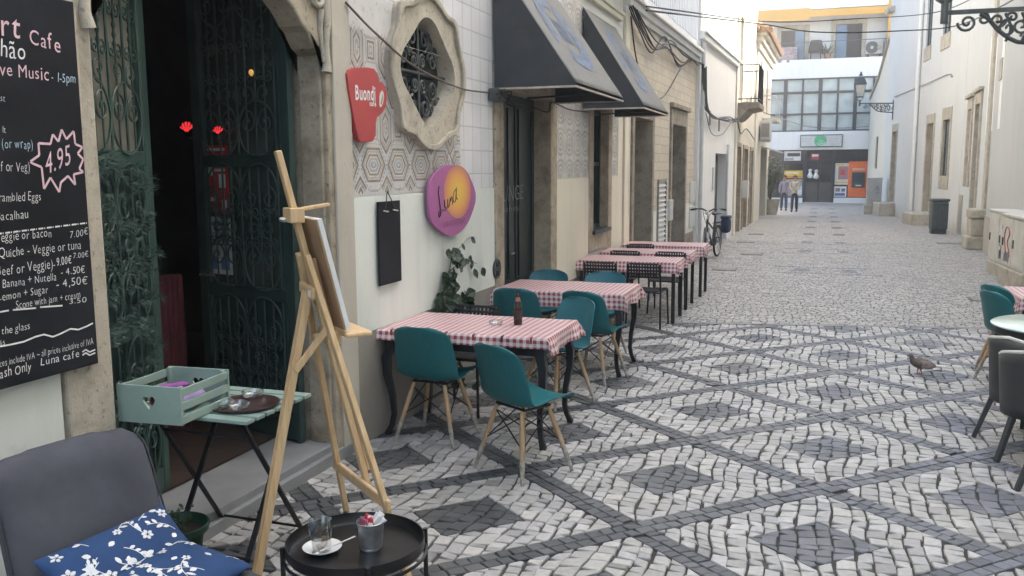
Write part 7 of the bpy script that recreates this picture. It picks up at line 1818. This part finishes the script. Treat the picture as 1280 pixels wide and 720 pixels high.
def cabinet(x0, x1, y0, y1, z1, base, label, mat, ndoor, graf):
    cx, cy = (x0+x1)/2, (y0+y1)/2; g = gz(cy); t = thing('utility_cabinet', label, 'utility cabinet', (cx, cy, g), rad(3))
    W_, D_ = x1-x0, y1-y0
    m = MB(); m.box((0, 0, base/2-.1), (W_+.04, D_+.04, base+.2)); build('base', m, M['stonelight'], t, local=True, bevel=.02)
    m = MB(); m.box((0, 0, (base+z1)/2), (W_, D_, z1-base)); body = build('casing', m, mat, t, local=True, bevel=.008)
    m = MB(); m.box((0, 0, z1+.025), (W_+.05, D_+.05, .05)); build('top', m, mat, t, local=True, bevel=.012)
    for k in range(ndoor):                    # doors look into the street (-x)
        y = -D_/2+D_*(k+.5)/ndoor; m = MB(); m.box((-W_/2-.006, y, (base+z1)/2), (.014, D_/ndoor-.04, z1-base-.06)); d = build('door', m, mat, t, local=True, bevel=.004)
        m = MB(); m.box((-W_/2-.02, y+D_/ndoor*.35, (base+z1)/2), (.02, .03, .13)); build('handle', m, M['irongrey'], d, local=True)
    gm_ = MB(); r = random.Random(graf); mats = []
    H = z1-base
    big = [(-.30, .62), (-.12, .86), (.02, .74), (-.16, .52), (-.02, .34), (.16, .40)]
    if graf == 2: big = [(-.2, .3), (.0, .5), (-.15, .7), (.1, .8), (.25, .6), (.05, .25)]
    for o_, w_ in (((-.20, .8),) if graf == 1 else ((.2, .6),)):
        gm_.tube([Vector((-W_/2-.014, (q.x*w_+o_)*D_, base+H*q.y)) for q in curve([(a, b, 0) for a, b in big], 30)], .012, 5, m=0)
        gm_.tube([Vector((-W_/2-.014, (o_-.12+.26*i/40)*D_, base+H*(.22+.09*math.sin(i*.75)+.03*math.sin(i*1.9)))) for i in range(41)], .008, 5, m=1)
    gm_.tube([Vector(((q.x*.9)*W_, -D_/2-.004, base+H*q.y)) for q in curve([(a, b, 0) for a, b in big], 30)], .013, 5, m=0)
    gm_.tube([Vector(((-.3+.6*i/30)*W_, -D_/2-.004, base+H*(.3+.10*math.sin(i*.9)))) for i in range(31)], .009, 5, m=1)
    cols = [P('purple_spray_%d' % graf, (.13, .10, .26), .6, 0, .2, 9), P('dark_spray_%d' % graf, (.08, .08, .10), .6, 0, .2, 9)] if graf == 1 else [P('red_spray_%d' % graf, (.35, .08, .06), .6, 0, .2, 9), P('grey_spray_%d' % graf, (.2, .2, .22), .6, 0, .2, 9)]
    build('graffiti', gm_, cols, t, local=True)
    return t
cabm = P('off_white_cabinet', (.60, .58, .51), .55, 0, .12, 4)
cabinet(2.98, 3.36, 16.75, 18.2, 1.10, .22, 'tall off white utility cabinet with purple graffiti, on a stone base by the right wall', cabm, 2, 1)
cabinet(2.86, 3.22, 15.0, 16.3, 1.10, .30, 'off white utility cabinet with red scrawls, cut by the right edge', cabm, 2, 2)
c = on_g(1090, 268); t = thing('utility_cabinet', 'far grey utility cabinet on a stone block at the street end on the right', 'utility cabinet', (c.x+.05, c.y+.3, gz(c.y)))
gcab = P('grey_utility_cabinet', (.40, .41, .40), .6, .1, .15, 5)
m = MB(); m.box((0, 0, .16), (.78, .55, .5)); build('base', m, M['stonelight'], t, local=True, bevel=.02)
m = MB(); m.box((0, 0, .98), (.62, .42, 1.16)); cs = build('casing', m, gcab, t, local=True, bevel=.012)
m = MB(); m.box((0, 0, 1.58), (.66, .46, .05)); build('top', m, gcab, t, local=True, bevel=.01)
m = MB(); m.box((0, -.213, .98), (.56, .012, 1.06)); d = build('door', m, gcab, t, local=True, bevel=.003)
m = MB(); r = random.Random(3); m.tube([Vector((q.x, -.222, q.y)) for q in curve([(.02, 1.1, 0), (.14, 1.25, 0), (.1, 1.05, 0), (.2, 1.15, 0), (.12, .9, 0), (.02, 1.0, 0)], 30)], .012, 5); build('graffiti', m, P('blue_spray', (.13, .15, .24), .6, 0, .2, 9), d, local=True)

# ================================================================== BICYCLE
rw = on_g(896, 320.5); fw_x = on_y(879, 300, rw.y-1.0).x
hd_ = Vector((fw_x-rw.x+.05, -1.03, 0)).normalized(); bx_ = thing('bicycle', 'dark city bicycle with silver fork, leaning by the left wall behind the tables', 'bicycle', (rw.x, rw.y, gz(rw.y)), math.atan2(hd_.y, hd_.x))
bx_.rotation_euler.x = 0
MW[bx_.name] = Matrix.Translation(bx_.location)@bx_.rotation_euler.to_matrix().to_4x4()
alum = P('silver_frame_paint', (.52, .53, .54), .35, .6, .1, 8); rub = P('tyre_rubber', (.015, .015, .015), .85, 0, .2, 20)
AYx = Matrix.Rotation(PI/2, 3, 'X')
WB_, WR = 1.05, .34
def wheel(x, name_, steer=0):
    Rz = Matrix.Rotation(steer, 3, 'Z'); c = Vector((x, 0, WR))
    circ = lambda r_, n=40: [c+Rz@Vector((r_*math.cos(2*PI*i/n), 0, r_*math.sin(2*PI*i/n))) for i in range(n)]
    m = MB(); m.tube(circ(WR-.022), .023, 8, closed=True); ty = build('tyre', m, rub, wh_par[name_], local=True, smooth=60)
    m = MB(); m.tube(circ(WR-.042), .010, 6, closed=True); build('rim', m, alum, wh_par[name_], local=True, smooth=60)
    m = MB()
    for k in range(20):
        an = 2*PI*k/20; s = .03 if k % 2 else -.03; m.tube([c+Rz@Vector((.02*math.cos(an+.5), s, .02*math.sin(an+.5))), c+Rz@Vector(((WR-.045)*math.cos(an), 0, (WR-.045)*math.sin(an)))], .0016, 3)
    build('spokes', m, M['steel'], wh_par[name_], local=True)
wh_par = {}
for nm, x, st in (('r', 0, 0), ('f', WB_, rad(14))):
    m = MB(); m.tube([(x, -.05, WR), (x, .05, WR)], .02, 10); wh_par[nm] = build('wheel', m, M['steel'], bx_, local=True, smooth=60); wheel(x, nm, st)
m = MB(); BB, ST, HT, HB = Vector((.44, 0, .29)), Vector((.27, 0, .80)), Vector((.90, 0, .86)), Vector((.93, 0, .70))
m.tube([BB, ST], .020, 8); m.tube([HB, BB], .026, 8); m.tube([HT-Vector((0, 0, .04)), BB.lerp(ST, .62)], .019, 8); m.tube([HT, HB], .025, 8)
m.tube(curve([HT+Vector((.02, -.1, .2)), HT+Vector((.12, -.05, .08)), HB+Vector((.06, .02, 0)), BB], 12), .006, 5); m.tube(curve([HT+Vector((.0, .14, .2)), HT+Vector((.14, .06, .06)), HB+Vector((.1, .0, -.1)), Vector((WB_, .06, WR+.05))], 12), .006, 5)
for s in (-1, 1): m.tube([BB+Vector((0, s*.02, 0)), Vector((0, s*.055, WR))], .010, 6); m.tube([BB.lerp(ST, .8)+Vector((0, s*.015, 0)), Vector((0, s*.055, WR))], .008, 6)
build('frame', m, P('dark_bike_frame', (.05, .052, .055), .4, .2, .1, 8), bx_, local=True, smooth=60)
m = MB()
for s in (-1, 1): m.tube([HB+Vector((0, s*.045, -.02)), HB.lerp(Vector((WB_, s*.055, WR)), .5)+Vector((0, s*.02, 0)), Vector((WB_, s*.055, WR))], .020, 8)
m.tube([HB+Vector((0, -.05, -.015)), HB+Vector((0, .05, -.015))], .018, 8); m.tube([HT, HT+Vector((-.04, 0, .16))], .015, 8); build('fork', m, alum, bx_, local=True, smooth=60)
m = MB(); hb = HT+Vector((-.04, 0, .16)); Rz = Matrix.Rotation(rad(14), 3, 'Z'); m.tube([hb+Rz@Vector(q) for q in ((-.12, -.35, .03), (-.06, -.27, .05), (.05, -.12, .06), (.06, 0, .0), (.05, .12, .06), (-.06, .27, .05), (-.12, .35, .03))], .016, 8); hbar = build('handlebar', m, M['black'], bx_, local=True, smooth=60)
for s in (-1, 1):
    m = MB(); m.tube([hb+Rz@Vector((-.055, s*.27, .05)), hb+Rz@Vector((-.125, s*.36, .03))], .019, 8); build('grip', m, rub, hbar, local=True, smooth=60)
    m = MB(); m.tube([hb+Rz@Vector((.02, s*.17, .06)), hb+Rz@Vector((.0, s*.30, .02))], .007, 5); build('brake_lever', m, M['steel'], hbar, local=True, smooth=60)
m = MB(); m.lathe([(.0, 0), (.035, .0), (.045, .03), (.04, .06), (0, .065)], hb+Vector((.08, 0, -.02)), 14, 0, Matrix.Rotation(PI/2, 3, 'Y')); build('headlight', m, M['white'], bx_, local=True, smooth=50)
m = MB(); m.tube([ST, ST+Vector((-.03, 0, .12))], .013, 8)
def fs_(u, v): a = u*2*PI; x = lerp(-.15, .15, v); w_ = (.105*(1-v)**.7+.018) ; return ST+Vector((-.03+x, w_*math.cos(a), .145+.028*math.sin(a)+.01*(1-v)))
m.grid(fs_, 14, 10, cu=True); m.add([fs_(i/14, 0) for i in range(14)], [tuple(range(14))]); m.add([fs_(i/14, 1) for i in range(14)], [tuple(range(14))]); build('saddle', m, M['plasticblack'], bx_, local=True, smooth=60)
m = MB()
for x, st in ((0, 0), (WB_, rad(14))):
    Rz2 = Matrix.Rotation(st, 3, 'Z'); n = 20
    for k in range(n):
        a0, a1 = rad(20+150*k/n), rad(20+150*(k+1)/n); f_ = lambda a, o: Vector((x, 0, WR))+Rz2@Vector((-(WR+.015)*math.cos(a) if x == 0 else -(WR+.015)*math.cos(a), o, (WR+.015)*math.sin(a)))
        m.flat([f_(a0, -.028), f_(a1, -.028), f_(a1, .028), f_(a0, .028)])
build('mudguard', m, M['plasticblack'], bx_, local=True, recalc=False)
m = MB()
for s in (-1, 1): m.tube([(-.28, s*.06, .74), (.24, s*.06, .74)], .006, 6); m.tube([(-.12, s*.06, .74), (0, s*.06, WR)], .005, 6)
for x in (-.28, -.1, .08): m.tube([(x, -.06, .74), (x, .06, .74)], .006, 6)
build('rack', m, M['black'], bx_, local=True, smooth=60)
m = MB(); m.lathe([(.0, -.004), (.09, -.004), (.09, .004), (0, .004)], (.44, -.05, .29), 24, 0, AYx); m.bar((.44, -.065, .29), (.50, -.065, .13), .02, .012); m.bar((.44, .065, .29), (.38, .065, .45), .02, .012)
for p_, s in (((.50, -.11, .13), 0), ((.38, .11, .45), 0)): m.box(p_, (.09, .08, .02))
build('crank', m, M['iron'], bx_, local=True)
m = MB(); m.tube([(.30, .05, .30), (.24, .20, .01)], .009, 6); build('kickstand', m, M['steel'], bx_, local=True, smooth=60)
Mb = MW[bx_.name]
pn = thing('pannier_bag', 'dark blue pannier bag hanging on the side of the bicycle rack', 'bag', Mb@Vector((.0, .13, .53)), math.atan2(hd_.y, hd_.x))
navy = P('dark_blue_bag_cloth', (.022, .035, .075), .7, 0, .2, 6, .2, 60)
m = superbox((0, .05, .16), (.17, .10, .17), 3.4); build('bag', m, navy, pn, local=True, smooth=70)
m = superbox((0, .05, .335), (.175, .095, .035), 6); build('flap', m, navy, pn, local=True, smooth=70)
m = MB(); m.box((0, .138, .17), (.12, .012, .16)); build('pocket', m, P('blue_bag_pocket', (.04, .075, .15), .6, 0, .2, 6), pn, local=True, bevel=.005)

# ================================================================== PEOPLE
def skin(name, verts, edges, radii, mat, parent, sub=2, root=0):
    me = bpy.data.meshes.new(name); me.from_pydata([tuple(v) for v in verts], edges, []); me.materials.append(mat)
    o = link(name, me, parent); md = o.modifiers.new('skin', 'SKIN'); md.use_smooth_shade = True; md.branch_smoothing = .6
    if not me.skin_vertices: return o
    for i, r_ in enumerate(radii): sv = me.skin_vertices[0].data[i]; sv.radius = r_ if isinstance(r_, tuple) else (r_, r_); sv.use_root = (i == root)
    q = o.modifiers.new('sub', 'SUBSURF'); q.levels = sub; q.render_levels = sub
    return o
skinm = P('warm_skin', (.42, .25, .17), .6, 0, .1, 8)
def person(loc, rz, h, label, top, bottom, hair, shoes, pose, top_long=.0, acc=None):
    t = thing('person', label, 'person', loc, rz); k = h/1.70
    V = lambda x, y, z: Vector((x*k, y*k, z*k))
    # faces -y; one continuous body
    st = pose['stride']; ar = pose['arms']
    vs = [V(0, 0, .93), V(0, .0, 1.08), V(0, .01, 1.24), V(0, .02, 1.38), V(0, .015, 1.47), V(0, -.005, 1.56), V(0, -.012, 1.64), V(0, -.0, 1.69)]
    rd = [(.13*k, .09*k), (.115*k, .085*k), (.135*k, .09*k), (.12*k, .075*k), .052*k, (.068*k, .078*k), (.072*k, .085*k), (.045*k, .055*k)]
    ed = [(i, i+1) for i in range(7)]
    def limb(parent_i, pts, rs):
        b = parent_i
        for p, r_ in zip(pts, rs): vs.append(p); rd.append(r_); ed.append((b, len(vs)-1)); b = len(vs)-1
    legs = {}
    for s in (-1, 1):
        d = s*st; P_ = [V(s*.09, 0, .84), V(s*.095, -.5*d-.02, .48), V(s*.10, -.9*d+.03, .09), V(s*.105, -.9*d-.12, .035)]; legs[s] = P_; limb(0, P_, [.088*k, .058*k, .042*k, .036*k])
    arms = {}
    for s in (-1, 1):
        P_ = [V(s*.175, .01, 1.40)]+[V(s*x, y, z) for x, y, z in ar[s]]; arms[s] = P_; limb(3, P_, [.052*k, .04*k, .032*k, .034*k, .02*k])
    body = skin('body', vs, ed, rd, skinm, t)
    # face
    m = MB()
    for s in (-1, 1): m.sphere(V(s*.028, -.080, 1.615), .009*k, 8)
    m.box(V(0, -.078, 1.565), (.04*k, .01*k, .008*k)); build('eyes_and_mouth', m, M['plasticblack'], body, local=True)
    m = MB(); m.sphere(V(0, -.092, 1.595), (.012*k, .016*k, .02*k), 8)
    for s in (-1, 1): m.sphere(V(s*.076, .005, 1.60), (.010*k, .018*k, .026*k), 8)
    build('nose_and_ears', m, skinm, body, local=True, smooth=60)
    m = MB()
    def fh(u, v): a = u*2*PI; b = (v-.25)*PI/1.5; front = max(0, -math.sin(a)); return V(0, .012, 1.625)+Vector((.104*math.cos(a)*math.cos(b)*k, .118*math.sin(a)*math.cos(b)*k*(1-.10*front), (.105*math.sin(b) if b > 0 else .20*math.sin(b)*(1-front)**2)*k))
    m.grid(fh, 20, 10, cu=True); build('hair', m, hair, t, local=True, smooth=70)
    # clothes a little wider than the body
    g = 1.13
    cv_ = [vs[0]-Vector((0, 0, top_long*k))]+vs[1:4]+[V(0, .015, 1.445)]; cr_ = [(.16*k, .115*k), (.138*k, .105*k), (.155*k, .11*k), (.135*k, .092*k), .062*k]; ce = [(0, 1), (1, 2), (2, 3), (3, 4)]
    for s in (-1, 1):
        b = 3
        for p, r_ in zip(arms[s][:3]+[arms[s][2].lerp(arms[s][3], .8)] if len(arms[s]) > 3 else arms[s], (.064, .054, .048, .044)): cv_.append(p); cr_.append(r_*k); ce.append((b, len(cv_)-1)); b = len(cv_)-1
    skin('jacket', cv_, ce, cr_, top, t, root=1)
    cv_ = [V(0, 0, .96), V(0, 0, .88)]; cr_ = [(.135*k, .10*k), (.14*k, .105*k)]; ce = [(0, 1)]
    for s in (-1, 1):
        b = 1
        for p, r_ in zip(legs[s][:2]+[legs[s][2].lerp(legs[s][3], .25)], (.102, .078, .064)): cv_.append(p); cr_.append(r_*k); ce.append((b, len(cv_)-1)); b = len(cv_)-1
    skin('trousers', cv_, ce, cr_, bottom, t, root=1)
    for s in (-1, 1):
        a, b = legs[s][2], legs[s][3]; m = MB(); m.sphere((a+b)/2+Vector((0, -.01*k, -.02*k)), (.052*k, .13*k, .05*k), 12); build('shoe', m, shoes, t, local=True, smooth=60)
    return t
r1 = on_g(978, 263); p1 = on_g(992.5, 264.5); dk_ = P('dark_trousers', (.035, .037, .05), .8, 0, .2, 9); hr = P('dark_hair', (.03, .024, .02), .6, 0, .3, 20); shm = P('dark_shoes', (.03, .03, .03), .6, 0, .2, 9)
person((r1.x+.05, r1.y, gz(r1.y)), rad(6), 1.72, 'walker in a pale mauve top and dark blue trousers, left of the distant pair', P('pale_mauve_cloth', (.26, .25, .33), .85, 0, .15, 6), P('dark_blue_trousers', (.055, .065, .11), .8, 0, .2, 9), hr, shm, {'stride': .14, 'arms': {-1: [(.21, -.02, 1.14), (.22, -.10, .92), (.215, -.13, .84)], 1: [(.21, .03, 1.14), (.21, -.06, .92), (.205, -.09, .84)]}}, .04)
person((p1.x, p1.y, gz(p1.y)), rad(-4), 1.70, 'walker in a beige jacket with hands together, right of the distant pair', P('beige_jacket_cloth', (.46, .41, .34), .85, 0, .12, 6), dk_, hr, shm, {'stride': -.12, 'arms': {-1: [(.215, -.0, 1.15), (.10, -.20, 1.02), (.03, -.235, 1.03)], 1: [(.215, -.0, 1.15), (.10, -.20, 1.02), (.03, -.235, 1.035)]}}, .10)

# ================================================================== PIGEON
pg = on_g(1150, 468); t = thing('pigeon', 'brown pigeon with a white tail tip walking on the cobbles, right of the middle', 'pigeon', (pg.x, pg.y, gz(pg.y)), rad(186))
# faces +x
br1, br2, wh_ = P('brown_breast_feathers', (.13, .10, .09), .7, 0, .25, 30), P('greyish_brown_wing', (.27, .22, .19), .7, 0, .3, 30), P('white_tail_feathers', (.62, .60, .56), .7, 0, .1, 20)
spine = curve([(-.115, 0, .100), (-.06, 0, .105), (.0, 0, .115), (.06, 0, .135), (.085, 0, .165), (.098, 0, .195), (.122, 0, .203)], 30)
rs = curve([(.010, 0, 0), (.038, 0, 0), (.054, 0, 0), (.046, 0, 0), (.028, 0, 0), (.021, 0, 0), (.006, 0, 0)], 30)
m = MB(); m.tube(spine, [q.x for q in rs], 16); body = build('body', m, br1, t, local=True, smooth=70)
m = MB(); m.tube([(.116, 0, .200), (.14, 0, .190)], [.006, .001], 8); build('beak', m, M['irongrey'], body, local=True, smooth=60)
for s in (-1, 1):
    m = MB(); m.sphere((.105, s*.017, .203), .0035, 8); build('eye', m, P('orange_eye_%d' % (s+1), (.5, .12, .02), .3), body, local=True)
    m = MB(); m.grid(lambda u, v: Vector((lerp(.045, -.145, v), s*(.030+.024*math.sin(PI*min(1, v*1.05))**.7*math.cos((u-.5)*2.2)), .118+.005-(v*.022)+(u-.5)*.085*math.sin(PI*min(.97, .12+v*.86))**.7)), 10, 14); build('wing', m, br2, t, local=True, smooth=70, solid=.006)
    m = MB(); m.tube([(.0+s*.02, s*.018, .075), (.012+s*.022, s*.019, .04), (.0+s*.025, s*.02, .006)], [.009, .004, .0035], 6)
    for a in (-.5, 0, .5, PI): m.tube([(.0+s*.025, s*.02, .005), (s*.025+.032*math.cos(a), s*.02+.032*math.sin(a), .002)], .0025, 5)
    build('leg', m, P('red_bird_leg_%d' % (s+1), (.25, .07, .06), .6), t, local=True, smooth=60)
m = MB(); m.add([Vector(q) for q in ((-.09, -.030, .110), (-.09, .030, .110), (-.245, .046, .100), (-.245, -.046, .100), (-.09, -.026, .092), (-.09, .026, .092), (-.243, .044, .094), (-.243, -.044, .094))], [(0, 1, 2, 3), (7, 6, 5, 4), (0, 4, 5, 1), (1, 5, 6, 2), (2, 6, 7, 3), (3, 7, 4, 0)]); build('tail', m, wh_, t, local=True, bevel=.003)

t.scale = (.86, .86, .86)                   # a slight young bird
